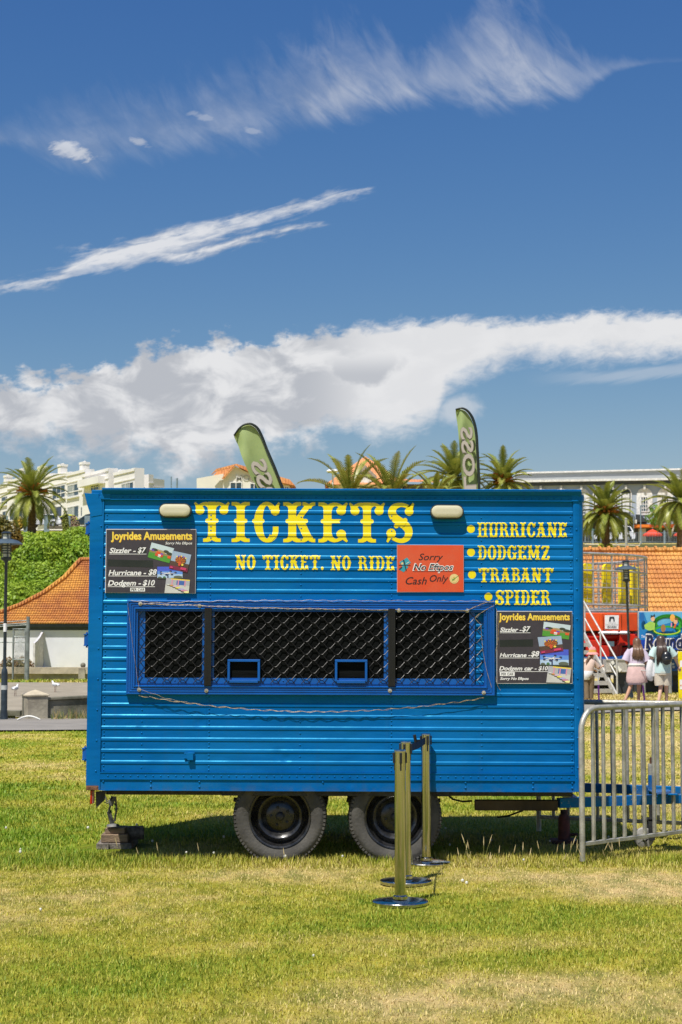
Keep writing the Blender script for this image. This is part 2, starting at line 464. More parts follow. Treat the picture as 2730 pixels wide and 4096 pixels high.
# ------------------------------------------------------------------ ground, path, gravel
def smooth(a, b, x):
    t = min(1, max(0, (x - a) / (b - a))); return t * t * (3 - 2 * t)
def terr(x, y):                        # flat park, then the grassy bank up to the street terrace
    w = smooth(-4, 6, x)
    y0 = lerp(113, 84, w)
    top = lerp(11.0, 9.2, w); top2 = lerp(13.8, 12.6, w)
    return top * smooth(y0, 150, y) + (top2 - top) * smooth(150, 195, y)
def vnoise(x, y, s):                   # smooth value noise on arrays
    x = np.asarray(x) * s; y = np.asarray(y) * s
    xi = np.floor(x).astype(np.int64); yi = np.floor(y).astype(np.int64); fx = x - xi; fy = y - yi
    fx = fx * fx * (3 - 2 * fx); fy = fy * fy * (3 - 2 * fy)
    def h(a, b):
        n = (a * 374761393 + b * 668265263) & 0x7fffffff
        n = ((n ^ (n >> 13)) * 1274126177) & 0x7fffffff
        return ((n ^ (n >> 16)) & 0xffff) / 65535.0
    return (h(xi, yi) * (1 - fx) + h(xi + 1, yi) * fx) * (1 - fy) + (h(xi, yi + 1) * (1 - fx) + h(xi + 1, yi + 1) * fx) * fy
def fbm(x, y, s, o=4):
    r, a, t = 0, .5, 0
    for k in range(o): r = r + a * vnoise(x + 17.3 * k, y - 9.1 * k, s * 2 ** k); t += a; a *= .5
    return r / t
def sstep(a, b, x):
    t = np.clip((x - a) / (b - a), 0, 1); return t * t * (3 - 2 * t)
def dryness(x, y):                     # 0 lush green .. 1 straw
    n = fbm(x * .75 + 3, y + 11, .9, 5)
    d = .6 + (n - .5) * 1.45
    lane = np.exp(-((y - (9.95 - .06 * x)) / .95) ** 2)                     # trodden lane in front of the trailer
    lane2 = np.exp(-((y - 11.55) / .45) ** 2) * sstep(-1.6, .2, x) * .8
    d = d + lane * .15 * (.4 + fbm(x, y, .8, 3)) + lane2 * .22
    d = d - .34 * np.exp(-((y - 12.5) / .36) ** 2)                          # uncut green along the trailer
    d = d - .25 * sstep(-.6, -2.6, x) * sstep(10.6, 12.2, y)                 # greener left
    d = d - .14 * sstep(12.6, 13.5, y) * sstep(21, 15, y)
    d = d + .2 * sstep(15, 22, y) * (fbm(x + 5, y * .45, .35, 3) + .2) + .1 * sstep(1.5, 3, x) * sstep(13, 17, y)
    return np.clip(d, 0, 1)
def tone(d, j):                        # colour of grass by dryness and a random number
    g1, g2, g3 = np.array([.17, .285, .015]), np.array([.44, .405, .05]), np.array([.66, .52, .235])
    d = np.clip(d + (j - .5) * .55, 0, 1)[:, None]
    c = np.where(d < .5, g1 + (g2 - g1) * d * 2, g2 + (g3 - g2) * (d - .5) * 2)
    return c
def tone_attr(me, cols, dom='POINT'):
    a = me.attributes.new('tone', 'FLOAT_COLOR', dom)
    c = np.ones((len(cols), 4), np.float32); c[:, :3] = cols
    a.data.foreach_set('color', c.ravel())
def ground():
    def axis(segs):
        out = []
        for a, b, st_ in segs: out += list(np.arange(a, b, st_))
        return out + [segs[-1][1]]
    xs = axis([(-1500, -300, 200), (-300, -80, 20), (-80, -14, 3), (-14, -5, .5), (-5, 5, .1), (5, 14, .5), (14, 80, 3), (80, 300, 20), (300, 1500, 200)])
    ys = axis([(-1200, -200, 250), (-200, -20, 20), (-20, 5, 1), (5, 16, .1), (16, 40, .4), (40, 80, 2), (80, 200, 3), (200, 400, 25), (400, 3000, 400)])
    nx, ny = len(xs), len(ys)
    X, Y = np.meshgrid(xs, ys)
    Z = np.array([[terr(x, y) for x in xs] for y in ys])
    Z = Z + (fbm(X + 40, Y + 90, .8, 3) - .5) * .035 * sstep(40, 20, Y)
    V = np.stack([X, Y, Z], -1).reshape(-1, 3)
    i = np.arange(ny - 1)[:, None] * nx + np.arange(nx - 1)[None, :]
    F = np.stack([i, i + 1, i + nx + 1, i + nx], -1).reshape(-1, 4)
    me = bpy.data.meshes.new('ground')
    me.from_pydata(V.tolist(), [], F.tolist())
    x, y = V[:, 0], V[:, 1]
    d = dryness(x, y)
    cols = tone(d, .5 + (fbm(x, y, 6, 2) - .5) * .9)
    cols = cols * (.72 + .18 * sstep(14, 30, y) + .2 * sstep(6, 4, y))[:, None]          # soil and thatch show between the blades near by
    tone_attr(me, cols)
    for p in me.polygons: p.use_smooth = True
    m = attr_mat('lawn_soil', .9, 0, .1)
    t = NT(m.node_tree); bs = m.node_tree.nodes['Principled BSDF']
    co = t.node('ShaderNodeTexCoord').outputs['Object']
    at = [n for n in m.node_tree.nodes if n.type == 'ATTRIBUTE'][0].outputs['Color']
    st2 = t.node('ShaderNodeMapping', {'Vector': co, 'Scale': (1, .45, 1)}).outputs[0]
    fine = t.noise(st2, 5.5, 6, .72)
    c = t.mix(t.mapr(fine, .3, .72), t.mix(1.0, at, (.5, .62, .4), 'MULTIPLY'), t.mix(1.0, at, (1.5, 1.35, 1.4), 'MULTIPLY'))
    t.put(bs.inputs['Base Color'], c)
    t.put(bs.inputs['Normal'], t.node('ShaderNodeBump', {'Strength': .8, 'Distance': .05, 'Height': t.noise(co, 30, 5, .7)}).outputs[0])
    o = raw_mesh('ground', me, m)
    kind(o, 'structure'); o['label'] = 'mown lawn of green and straw dry grass rising to a bank'
    return o
ground_ob = ground()

asphalt = M('asphalt', (.255, .235, .205), .9, var=.1, scale=.8, bump=.3, bscale=60)
gravel_m = M('gravel', (.31, .27, .20), .95, col2=(.24, .205, .15), scale=1.2, bump=.6, bscale=25)
def sheet(name, pts, z, m, lab):
    mb = MB(); mb.add([(x, y, z) for x, y in pts], [tuple(range(len(pts)))])
    o = mb.build(name, m, front='up'); kind(o, 'structure'); o['label'] = lab
    return o
sheet('path', [(-40, 26.2), (-20, 28.4), (-4.4, 30.4), (-2, 31.1), (3, 35.2), (7, 38.6), (12, 41), (40, 44), (40, 48), (12, 44.4), (6, 42.6), (2, 39.6), (-2, 35.6), (-5, 34.9), (-20, 33.4), (-40, 31.4)], .03, asphalt, 'grey asphalt path crossing the park behind the trailer')
sheet('gravel_yard', [(-45, 35.2), (-5, 35.6), (-1, 38), (4, 46), (4, 63.5), (-45, 65.5)], .024, gravel_m, 'pale gravel yard beyond the path')
road_m = M('road_asphalt', (.12, .12, .125), .9, var=.1, scale=.3)
mb = MB()
xs = np.linspace(-90, 120, 60)
mb.grid([[(x, y, terr(x, y) + .08) for x in xs] for y in (183, 187, 191, 195, 199)])
kind(mb.build('road', road_m, front='up'), 'structure')['label'] = 'street along the top of the bank'

# ------------------------------------------------------------------ blades of grass
def blades(n, x0f, x1f, y0, y1, hgt, wid, seed, keep=None, flat=.0):
    rg = np.random.default_rng(seed)
    y = y0 + (y1 - y0) * rg.random(n)
    x = x0f(y) + (x1f(y) - x0f(y)) * rg.random(n)
    if keep is not None:
        k = keep(x, y, rg); x, y = x[k], y[k]; n = len(x)
    k = np.ones(n, bool)
    for gx_, gy_, gr in ((.364, 10.59, .2), (.434, 11.5, .2), (.616, 12.43, .22), (-1.78, 13.5, .32)): k &= ((x - gx_) ** 2 + (y - gy_) ** 2 > gr * gr)
    x, y = x[k], y[k]; n = len(x)
    d = dryness(x, y)
    j = rg.random(n)
    lush = .8 * np.exp(-((y - 12.6) / .36) ** 2) * sstep(-2.9, -2.2, x)
    h = hgt * (.45 + .9 * rg.random(n) ** 1.5) * (1 + .75 * lush) * (1.15 - .45 * d)
    w = wid * (.7 + .7 * rg.random(n))
    az = rg.random(n) * 6.2832
    lean = (.25 + .75 * rg.random(n)) * (1 - .5 * lush)
    lie = rg.random(n) < (.05 + .3 * d) if flat else np.zeros(n, bool)
    lean = np.where(lie, 1.6 + rg.random(n), lean); h = np.where(lie, h * .7, h)
    ux, uy = np.cos(az), np.sin(az); sx, sy = -uy, ux
    pitch = np.arctan(lean)
    z0 = (fbm(x + 40, y + 90, .8, 3) - .5) * .035 * sstep(40, 20, y) - .004
    hm, ht = h * .55, h
    def pt(f, s, bendk):
        a = pitch * bendk
        return np.stack([x + ux * f * np.sin(a) + sx * w * s, y + uy * f * np.sin(a) + sy * w * s, z0 + f * np.cos(a)], -1)
    V = np.stack([pt(0 * h, -.5, 1), pt(0 * h, .5, 1), pt(hm, .4, .7), pt(hm, -.4, .7), pt(ht, 0, 1.05)], 1).reshape(-1, 3)
    c = tone(d, j) * (.8 + .4 * rg.random(n))[:, None]
    base = np.arange(n) * 5
    Q = np.stack([base, base + 1, base + 2, base + 3], -1)
    T = np.stack([base + 3, base + 2, base + 4], -1)
    return V, Q, T, np.repeat(c, 5, 0)
def grass(name, sets, label):
    V, C, lo, F4, F3, off = [], [], [], [], [], 0
    for v, q, t, c in sets:
        V.append(v); C.append(c); F4.append(q + off); F3.append(t + off); off += len(v)
    V = np.concatenate(V); C = np.concatenate(C); F4 = np.concatenate(F4); F3 = np.concatenate(F3)
    me = bpy.data.meshes.new(name)
    me.vertices.add(len(V)); me.vertices.foreach_set('co', V.astype(np.float32).ravel())
    li = np.concatenate([F4.ravel(), F3.ravel()])
    me.loops.add(len(li)); me.loops.foreach_set('vertex_index', li.astype(np.int32))
    n4, n3 = len(F4), len(F3)
    ls = np.concatenate([np.arange(n4) * 4, n4 * 4 + np.arange(n3) * 3])
    me.polygons.add(n4 + n3); me.polygons.foreach_set('loop_start', ls.astype(np.int32))
    me.update(calc_edges=True); me.validate()
    tone_attr(me, C)
    o = raw_mesh(name, me, attr_mat('grass_blade', .55, .2, .3))
    kind(o, 'stuff'); o['label'] = label
    return o
edge = lambda k, m_: (lambda y: k * (y * .2015 + m_))
clear = lambda x, y, rg: ~((np.abs(y - (31 + .0 * x)) < 99) & (y > 30.2 + np.clip(x + 5, -40, 0) * .13))
grass('grass', [
    blades(195000, edge(-1, 1.3), edge(1, 1.3), 6.6, 12.2, .027, .0042, 1, flat=1),
    blades(66000, edge(-1, 1.3), edge(1, 1.3), 12.2, 13.4, .038, .0045, 2),
    blades(68000, edge(-1, 1.4), edge(1, 1.4), 13.4, 18.0, .036, .007, 3),
    blades(66000, edge(-1, 1.4), edge(1, 1.4), 18.0, 30.2, .036, .013, 4),
    blades(20000, lambda y: .1 * y, edge(1, .8), 30.2, 40, .04, .02, 5, keep=lambda x, y, rg: y < 34.4 + (x - 2.5) * .8),
    blades(9000, edge(-1, .8), lambda y: .03 * y, 64.6, 66.8, .12, .05, 6),
    blades(16000, lambda y: .1 * y, edge(1, .8), 44.5, 54, .09, .03, 7),
], 'blades of dry and green lawn grass')
# tall seed stalks and clover along the trailer
mb = MB(); r2 = random.Random(3)
for i in range(34):
    x = r2.uniform(.85, 2.0) if i < 24 else r2.uniform(-2.5, 2.3); y = r2.uniform(12.2, 12.42) if i < 40 else r2.uniform(11.9, 12.3)
    h = r2.uniform(.07, .19); lx, ly = r2.uniform(-.05, .05), r2.uniform(-.04, .04)
    mb.tube([(x, y, 0), (x + lx * .3, y + ly * .3, h * .55), (x + lx, y + ly, h)], .0011, 4, caps=False)
    mb.tube([(x + lx * .8, y + ly * .8, h * .84), (x + lx, y + ly, h), (x + lx * 1.3, y + ly * 1.3, h + .035)], [.002, .0036, .001], 5, mi=1)
o = mb.build('seed_stalks', [M('stalk', (.30, .30, .07), .7), M('seed_head', (.55, .44, .22), .8)]); kind(o, 'stuff'); o['label'] = 'tall straw coloured grass seed stalks by the trailer'
mb = MB()
for i in range(34):
    y = r2.uniform(12.25, 14.6) if i < 30 else r2.uniform(7.5, 12.4); x = r2.uniform(-.2 * y - .2, .2 * y + .2)
    z = .05 + r2.random() * .03 if y > 12 else .02
    mb.ball((x, y, z), (r2.uniform(.007, .012),) * 3, 6, 4)
o = mb.build('clover_flowers', M('clover', (.72, .70, .62), .8)); kind(o, 'stuff'); o['label'] = 'small white clover heads scattered in the lawn'
# ------------------------------------------------------------------ circus style capitals (cap height 1)
def q_stroke(pts, ws):
    out = []; L = []
    for i, (x, y) in enumerate(pts):
        a = pts[max(i - 1, 0)]; b = pts[min(i + 1, len(pts) - 1)]
        dx, dy = b[0] - a[0], b[1] - a[1]; l = math.hypot(dx, dy); w = ws[i] / 2 if isinstance(ws, list) else ws / 2
        L.append(((x - dy / l * w, y + dx / l * w), (x + dy / l * w, y - dx / l * w)))
    for (a, b), (c, d) in zip(L, L[1:]): out.append([a, b, d, c])
    return out
def smooth_stroke(pts, ws, k=5):
    P_, W_ = [], []
    n = len(pts)
    for i in range(n - 1):
        g = [pts[min(max(i + j, 0), n - 1)] for j in (-1, 0, 1, 2)]
        for s in range(k):
            t = s / k; f = lambda a, b, c, d: .5 * (2 * b + (c - a) * t + (2 * a - 5 * b + 4 * c - d) * t * t + (3 * b - a - 3 * c + d) * t ** 3)
            P_.append((f(*[q[0] for q in g]), f(*[q[1] for q in g]))); W_.append(lerp(ws[i], ws[i + 1], t))
    return q_stroke(P_ + [pts[-1]], W_ + [ws[-1]])
def q_ring(cx, cy, ox, oy, ix, iy, a0, a1, n=14):
    out = []
    f = lambda a, rx, ry: (cx + rx * math.cos(a), cy + ry * math.sin(a))
    for k in range(n):
        p, q = R(lerp(a0, a1, k / n)), R(lerp(a0, a1, (k + 1) / n))
        out.append([f(p, ox, oy), f(q, ox, oy), f(q, ix, iy), f(p, ix, iy)])
    return out
def q_disc(cx, cy, rx, ry=None, n=14):
    ry = ry or rx
    return [[(cx + rx * math.cos(2 * math.pi * k / n), cy + ry * math.sin(2 * math.pi * k / n)) for k in range(n)]]
def q_rect(x0, x1, y0, y1): return [[(x0, y0), (x1, y0), (x1, y1), (x0, y1)]]
def flip(ps, c=1.0): return [[(x, c - y) for x, y in p] for p in ps]
def serif(x, h=.225, t=.2, sides=(-1, 1)):
    out = []
    for s in sides:
        out.append([(x, .05), (x + s * .035, .022), (x + s * .1, .0), (x + s * h, 0), (x + s * h, .085), (x + s * h * .7, .09), (x + s * (t / 2 + .02), .11), (x + s * t / 2, .16), (x, .16)])
    return out
def bell(x, w=.17, h=.055, y=.53): return q_rect(x - w + h, x + w - h, y - h, y + h) + q_disc(x - w + h, y, h, n=10) + q_disc(x + w - h, y, h, n=10)
def stem(x, t=.2, top=True, bot=True, h=.225, kb=True, sides=(-1, 1), topsides=None):
    o = q_rect(x - t / 2, x + t / 2, .14 if bot else 0, .86 if top else 1)
    if bot: o += serif(x, h, t, sides)
    if top: o += flip(serif(x, h, t, topsides or sides))
    if kb: o += bell(x, t / 2 + .07)
    return o
def arm(x, s=1, k=1.0):                # the curling top arm with ball and horn, s = -1 left, 1 right
    pts = [(0, .935), (.06, .975), (.14, 1.0), (.22, .99), (.3, .955), (.335, .93), (.425, 1.0), (.455, .965), (.42, .9), (.41, .84), (.3, .8), (.26, .87), (.2, .91), (.15, .895), (.115, .86), (.1, .79), (0, .79)]
    return [[(x + s * a * k, b) for a, b in pts]] + q_disc(x + s * .305 * k, .79, .115 * (1 + (k - 1) * .3), .112)
def glyph(c):
    if c == 'I': return stem(.225)
    if c == 'T': return stem(.455, top=False) + arm(.455, -1) + arm(.455, 1)
    if c == 'E': return stem(.225, topsides=(-1,), sides=(-1,)) + arm(.225, 1, 1.1) + flip(arm(.225, 1, 1.1)) + [[(.22, .48), (.54, .48), (.51, .53), (.56, .58), (.22, .58)]]
    if c == 'C': return q_ring(.37, .5, .33, .51, .11, .41, 48, 312, 18) + q_disc(.585, .78, .115) + [[(.5, .87), (.59, .9), (.67, 1.0), (.71, .97), (.68, .88), (.7, .78), (.56, .74)]] + q_ring(.4, .3, .27, .31, .12, .2, 270, 352, 6) + q_rect(.525, .67, .25, .39) + bell(.15, .16)
    if c == 'G': return glyph('C')[:-9] + q_rect(.5, .68, .06, .4) + flip(serif(.59, .18, .16), .52) + bell(.15, .16)
    if c == 'K': return stem(.225) + q_stroke([(.3, .48), (.62, .92)], .14) + flip(serif(.64, .16, .12)) + q_stroke([(.36, .66), (.62, .1)], .2) + serif(.62, .18, .2) + bell(.42, .2)
    if c == 'S': return smooth_stroke([(.6, .87), (.47, .93), (.34, .945), (.2, .89), (.14, .77), (.19, .64), (.33, .53), (.48, .42), (.56, .29), (.53, .14), (.42, .055), (.28, .06), (.13, .13)], [.09, .1, .11, .16, .2, .21, .22, .22, .2, .17, .12, .1, .09]) + q_disc(.57, .78, .11) + q_disc(.12, .235, .12) + [[(.5, .88), (.59, .9), (.66, 1.0), (.7, .97), (.67, .88), (.66, .76)], [(.2, .1), (.11, .1), (.04, .0), (0, .03), (.03, .12), (.02, .24), (.16, .2)]] + q_disc(.47, .56, .06) + q_disc(.25, .42, .06)
    if c == 'O': return q_ring(.34, .5, .32, .515, .12, .41, 0, 360, 24) + bell(.12, .14) + bell(.56, .14)
    if c == 'N': return stem(.17, .13, bot=True, h=.17) + stem(.62, .13, bot=False, h=.16) + q_stroke([(.14, .97), (.63, .0)], .2) + q_rect(.555, .685, .0, .3)
    if c == 'H': return stem(.2, .17, h=.2) + stem(.62, .17, h=.2) + q_rect(.2, .62, .47, .59)
    if c == 'U': return stem(.2, .17, bot=False, h=.2) + stem(.62, .14, bot=False, h=.18) + q_ring(.41, .3, .295, .31, .12, .2, 180, 360, 12) + q_rect(.115, .285, .3, .5) + q_rect(.55, .69, .3, .5)
    def bowl(y0, y1, w=.3):
        c2, ry = (y0 + y1) / 2, (y1 - y0) / 2
        return q_ring(.36, c2, w, ry, w - .17, ry - .085, -90, 90, 10) + q_rect(.2, .36, y1 - .085, y1) + q_rect(.2, .36, y0, y0 + .085)
    if c == 'D': return stem(.2, .18, sides=(-1,), h=.2) + bowl(0, 1, .31) + bell(.59, .13)
    if c == 'P': return stem(.2, .18, h=.2, topsides=(-1,)) + bowl(.44, 1)
    if c == 'R': return stem(.2, .18, h=.2, topsides=(-1,)) + bowl(.47, 1, .28) + q_stroke([(.46, .5), (.56, .4), (.6, .2), (.64, .08)], [.12, .17, .17, .17]) + serif(.64, .15, .16)
    if c == 'B': return stem(.2, .18, sides=(-1,), h=.2) + bowl(.5, 1, .27) + bowl(0, .55, .31)
    if c == 'A': return q_stroke([(.36, .95), (.16, .1)], .11) + q_stroke([(.38, .97), (.6, .08)], .19) + q_rect(.2, .55, .26, .36) + serif(.15, .15, .1) + serif(.61, .2, .18) + flip(serif(.37, .2, .16)) + bell(.23, .13) + bell(.51, .15)
    if c == 'M': return stem(.16, .13, h=.16) + stem(.76, .18, h=.19) + q_stroke([(.16, .97), (.45, .2)], .18) + q_stroke([(.74, .97), (.46, .2)], .12) + q_rect(.38, .54, .14, .24)
    if c == 'Z': return q_rect(.1, .62, .88, .98) + q_disc(.12, .82, .1) + q_stroke([(.56, .95), (.42, .55), (.12, .04)], .2) + q_rect(.05, .6, .0, .1) + q_disc(.58, .18, .1) + bell(.36, .15)
    if c == '.': return q_disc(.12, .1, .11) + [[(.05, .04), (.12, -.06), (.19, .04)]]
    return []
ADV = {'I': .5, 'T': .93, 'E': .78, 'C': .76, 'G': .78, 'K': .84, 'S': .74, 'O': .72, 'N': .83, 'H': .86, 'U': .84, 'D': .74, 'P': .7, 'R': .82, 'B': .72, 'A': .86, 'M': 1.0, 'Z': .74, '.': .3}
def word(w):
    out, x = [], 0
    for c in w:
        out += [[(a + x, b) for a, b in p] for p in glyph(c)]; x += ADV[c]
    return out
def span(ps):
    xs = [a for p in ps for a, b in p]
    return min(xs), max(xs)
# ------------------------------------------------------------------ the ticket trailer
D0 = 12.5
TX = P(1352, 2600, D0).x
ROLL = R(.22)
def L(u, v, y=0.0):                    # photo position on the plane y of the trailer -> trailer x, z
    p = P(u, v, D0 + y); X, Z = p.x - TX, p.z
    return X * math.cos(ROLL) - Z * math.sin(ROLL), X * math.sin(ROLL) + Z * math.cos(ROLL)
def LX(u, v=2600, y=0.0): return L(u, v, y)[0]
def LZ(v, u=1352, y=0.0): return L(u, v, y)[1]

def paint(name, col, dents=True):
    m = M(name, col, .42, col2=tuple(c * .86 for c in col), var=.06, scale=1.3, coat=.0, spec=.62)
    m.node_tree.nodes['Principled BSDF'].inputs['Specular Tint'].default_value = (.12, .85, 1, 1)
    t = NT(m.node_tree); bs = m.node_tree.nodes['Principled BSDF']
    co = t.node('ShaderNodeTexCoord').outputs['Object']
    mp = t.node('ShaderNodeMapping', {'Vector': co, 'Scale': (1, 1, 2.6)}).outputs[0]
    h = t.m('ADD', t.m('MULTIPLY', t.noise(mp, 1.7, 3, .5), 1.0), t.m('MULTIPLY', t.noise(mp, 7.0, 3, .55), .16))
    h = t.m('ADD', h, t.m('MULTIPLY', t.noise(co, 160, 2, .6), .012))
    if dents:
        for (u, v, r, k) in ((1118, 3020, .07, .25), (1145, 3035, .05, .35), (640, 3060, .1, .3), (960, 3070, .12, .25), (800, 2890, .06, .3), (1400, 3130, .05, .3), (560, 2925, .05, .25), (2160, 2880, .12, .25), (1700, 2870, .06, .2)):
            x, z = L(u, v)
            d = t.node('ShaderNodeVectorMath', {0: co, 1: (x, 0, z)}, operation='DISTANCE').outputs['Value']
            h = t.m('SUBTRACT', h, t.m('MULTIPLY', t.mapr(d, r, 0), k))
    t.put(bs.inputs['Normal'], t.node('ShaderNodeBump', {'Strength': .55, 'Distance': .02, 'Height': h}).outputs[0])
    # grime and pale scuffs with shapes of their own
    base = bs.inputs['Base Color'].links[0].from_socket
    gr = t.mapr(t.noise(t.node('ShaderNodeMapping', {'Vector': co, 'Scale': (2.2, 1, 9)}).outputs[0], 3.0, 7, .7), .63, .8, 0, .35)
    c = t.mix(gr, base, tuple(x * .55 + .01 for x in col))
    sc = t.mapr(t.noise(co, 26, 6, .75), .74, .8, 0, .5)
    c = t.mix(sc, c, (.25, .36, .48))
    st_ = t.mapr(t.noise(t.node('ShaderNodeMapping', {'Vector': co, 'Scale': (9, 1, .55)}).outputs[0], 2.0, 5, .6), .5, .74, 0, .3)
    c = t.mix(st_, c, tuple(x * .72 + .012 for x in col))                       # faint run-off streaks
    fade = t.mapr(t.noise(t.node('ShaderNodeMapping', {'Vector': co, 'Scale': (.5, 1, 1.6)}).outputs[0], 1.6, 4, .55), .42, .62, 0, .28)
    c = t.mix(fade, c, (.01, .20, .50))                                         # sun-faded, chalky areas
    zc_ = t.node('ShaderNodeSeparateXYZ', {0: co}).outputs[2]
    low = t.mapr(zc_, .60, .47)
    dirt = t.m('MULTIPLY', low, t.mapr(t.noise(co, 7, 6, .7), .42, .7, 0, .55))
    c = t.mix(dirt, c, (.10, .10, .085))                                        # splashed mud along the skirt
    chip = t.m('MULTIPLY', t.mapr(zc_, .515, .485), t.mapr(t.noise(co, 38, 4, .7), .64, .68))
    t.put(bs.inputs['Base Color'], t.mix(chip, c, (.42, .34, .22)))
    return m
BLUE = paint('blue_paint', (.0, .102, .365))
BLUE2 = M('blue_window_paint', (.001, .095, .385), .4, var=.06, scale=3, coat=.1, spec=.3)
YEL = M('yellow_vinyl', (.86, .70, .0), .35, var=.03, scale=3, coat=.2)
BLACKP = M('black_paint', (.012, .013, .014), .35, var=.3, scale=9, coat=.2)
PLY = M('black_plywood', (.0035, .004, .004), .7, col2=(.007, .008, .008), spec=.04, scale=3, bump=.3, bscale=14, stretchv=(1, 1, 9))
STEELD = M('dark_steel', (.03, .031, .033), .6, var=.3, scale=10, bump=.2)
RUST = M('rust', (.19, .085, .045), .85, col2=(.08, .04, .025), scale=18, bump=.5)
RED_L = M('red_lens', (.5, .012, .008), .2, coat=.5)
CREAM = M('lamp_lens', (.60, .56, .40), .3, var=.02, coat=.3)
ZINC = M('zinc', (.55, .52, .46), .4, .6, var=.2, scale=30)

TR = thing('ticket_trailer', 'blue corrugated ticket trailer with yellow TICKETS lettering and a black barred counter window', 'trailer', (TX, D0, 0), (0, ROLL, 0))
DEPTH = 2.1
xl, xr = LX(353, 2600), LX(2340, 2600)
xpl, xpr = LX(410), LX(2295)
ztop, zlip0, ztrim0 = LZ(1959), LZ(1984), LZ(2002)
zb, zband = LZ(3163), LZ(3119)
# the corrugated side: profile from top to bottom
zr0, zr1 = LZ(2041), LZ(3044)
NR = 23
ridges = [lerp(zr0, zr1, i / (NR - 1)) for i in range(NR)]
prof_pts = [(ztrim0 + .01, 0.0)]
for z in ridges: prof_pts += [(z, 0.0), (z - .008, -.005), (z - .0245, -.005), (z - .0265, 0.0)]
prof_pts.append((LZ(3090), 0.0))
pz = np.array([p[0] for p in prof_pts])[::-1]; py = np.array([p[1] for p in prof_pts])[::-1]
def panel_y(z): return float(np.interp(z, pz, py))
mb = MB()
mb.grid([[(x, y, z) for x in (xpl, xpr)] for z, y in prof_pts])
riv = []
RR, RD = .0062, .0048
for u in (422, 2286):                  # edge rivets in pairs between the beads
    x = LX(u)
    for i in range(NR):
        z = ridges[i]
        riv += [(x, z - .041), (x, z - .069)]
for u, pair in ((572, 0), (840, 1), (1203, 0), (1567, 1), (1927, 0)):
    x = LX(u)
    for i in range(NR):
        z = ridges[i]
        inwin = LZ(2403) > z - .05 > LZ(2785)
        if inwin and 512 < u < 1979: continue
        riv += [(x, z - .041), (x, z - .069)] if pair else [(x, z - .052)]
    if pair: mb.box((x - .02, -.0012, LZ(3090)), (x - .0195, 0, ztrim0))
for x, z in riv: mb.dome((x, 0, z), RR, RD, 7)
mb.build('side_panel', BLUE, TR, front=True)
# body, roof
mb = MB()
mb.box((xl + .008, .003, zb + .004), (xr - .012, DEPTH, ztop - .008))
for k in range(6): mb.box((xl, .2 + k * .32, zb + .05), (xl + .008, .23 + k * .32, ztop - .1))
mb.build('body', BLUE, TR, bevel=.006)
mb = MB()
mb.box((LX(402), -.046, ztop - .008), (xr - .02, DEPTH + .04, ztop + .004))
mb.build('roof', BLUE, TR, bevel=.004)
mb = MB()
mb.hexa([(LX(402), -.012, zlip0), (LX(2328), -.012, zlip0), (LX(2328), .002, zlip0), (LX(402), .002, zlip0), (LX(402), -.048, ztop - .01), (LX(2328), -.048, ztop - .01), (LX(2328), .002, ztop - .01), (LX(402), .002, ztop - .01)])
for i in range(11): mb.dome((LX(450 + i * 181), -.03, (zlip0 + ztop) / 2), .009, .005, 8)
mb.build('gutter', BLUE, TR, bevel=.002)
mb = MB()                              # riveted trim below the gutter
mb.box((LX(402), -.014, ztrim0), (LX(2300), .002, zlip0 + .001))
mb.box((LX(402), -.018, ztrim0 - .002), (LX(2300), -.013, ztrim0 + .006)); mb.box((LX(402), -.018, zlip0 - .006), (LX(2300), -.013, zlip0 + .002))
for i in range(63): mb.dome((LX(455 + i * 29.9), -.014, (zlip0 + ztrim0) / 2 + .001), .0062, .005, 7)
mb.build('trim_strip', BLUE, TR)
mb = MB()                              # lower riveted rail and skirt
mb.box((xpl - .002, -.010, zband), (xpr + .002, .002, LZ(3091)))
mb.box((xpl - .002, -.014, LZ(3095)), (xpr + .002, -.009, LZ(3091)))
mb.box((xpl - .004, -.014, zband - .003), (xpr + .002, -.009, zband + .004))
mb.box((xpl - .004, -.005, zb), (xpr + .002, .002, zband - .002))
mb.box((xpl - .004, -.010, zb - .004), (xpr + .002, .012, zb + .003))
for i in range(63): mb.dome((LX(440 + i * 30.05), -.010, LZ(3106)), .0062, .005, 7)
for u, n in ((611, 2), (804, 2), (1295, 1), (1862, 2), (2130, 2), (422, 1), (2286, 2)):
    for k in range(n): mb.dome((LX(u), -.005, LZ(3129 + 20 * k)), .0085, .008, 7)
mb.build('bottom_rail', BLUE, TR)
# corner posts
mb = MB()
mb.box((xl, -.006, zb + .03), (xpl - .003, .10, LZ(1990)))
mb.box((xpl - .012, -.011, zb), (xpl, .0, LZ(2005)))
pts = [L(339, 1973), L(397, 1975), L(397, 1995), L(411, 2000), L(411, 2060), L(366, 2068), L(350, 2018)]
mb.prism(pts, -.009, .03)
mb.box((LX(396), -.02, LZ(2001)), (LX(436), .0, LZ(1978)))
for i in range(9): mb.dome((LX(399 - i * .9), -.006, LZ(2108 + 122.5 * i)), .0075, .006, 7)
mb.build('corner_post', BLUE, TR, bevel=.0015)
mb = MB()
x0, x1 = xpr + .002, xr
arc = [(x0, .004), (x0, -.008), (x0 + .012, -.012), (x1 - .055, -.012)] + [(x1 - .055 + .055 * math.sin(R(a)), .043 - .055 * math.cos(R(a))) for a in (18, 36, 54, 72, 90)] + [(x1, .16), (x0, .16)]
mb.prism(arc, zb, LZ(2003), 'Z')
arc2 = [(x0 - .01, .004), (x0 - .01, -.02), (x1 - .05, -.02)] + [(x1 + .008 - .06 + .06 * math.sin(R(a)), .042 - .06 * math.cos(R(a))) for a in (18, 36, 54, 72, 90)] + [(x1 + .008, .16), (x0, .16)]
mb.prism(arc2, LZ(2003) + .001, LZ(1976), 'Z')
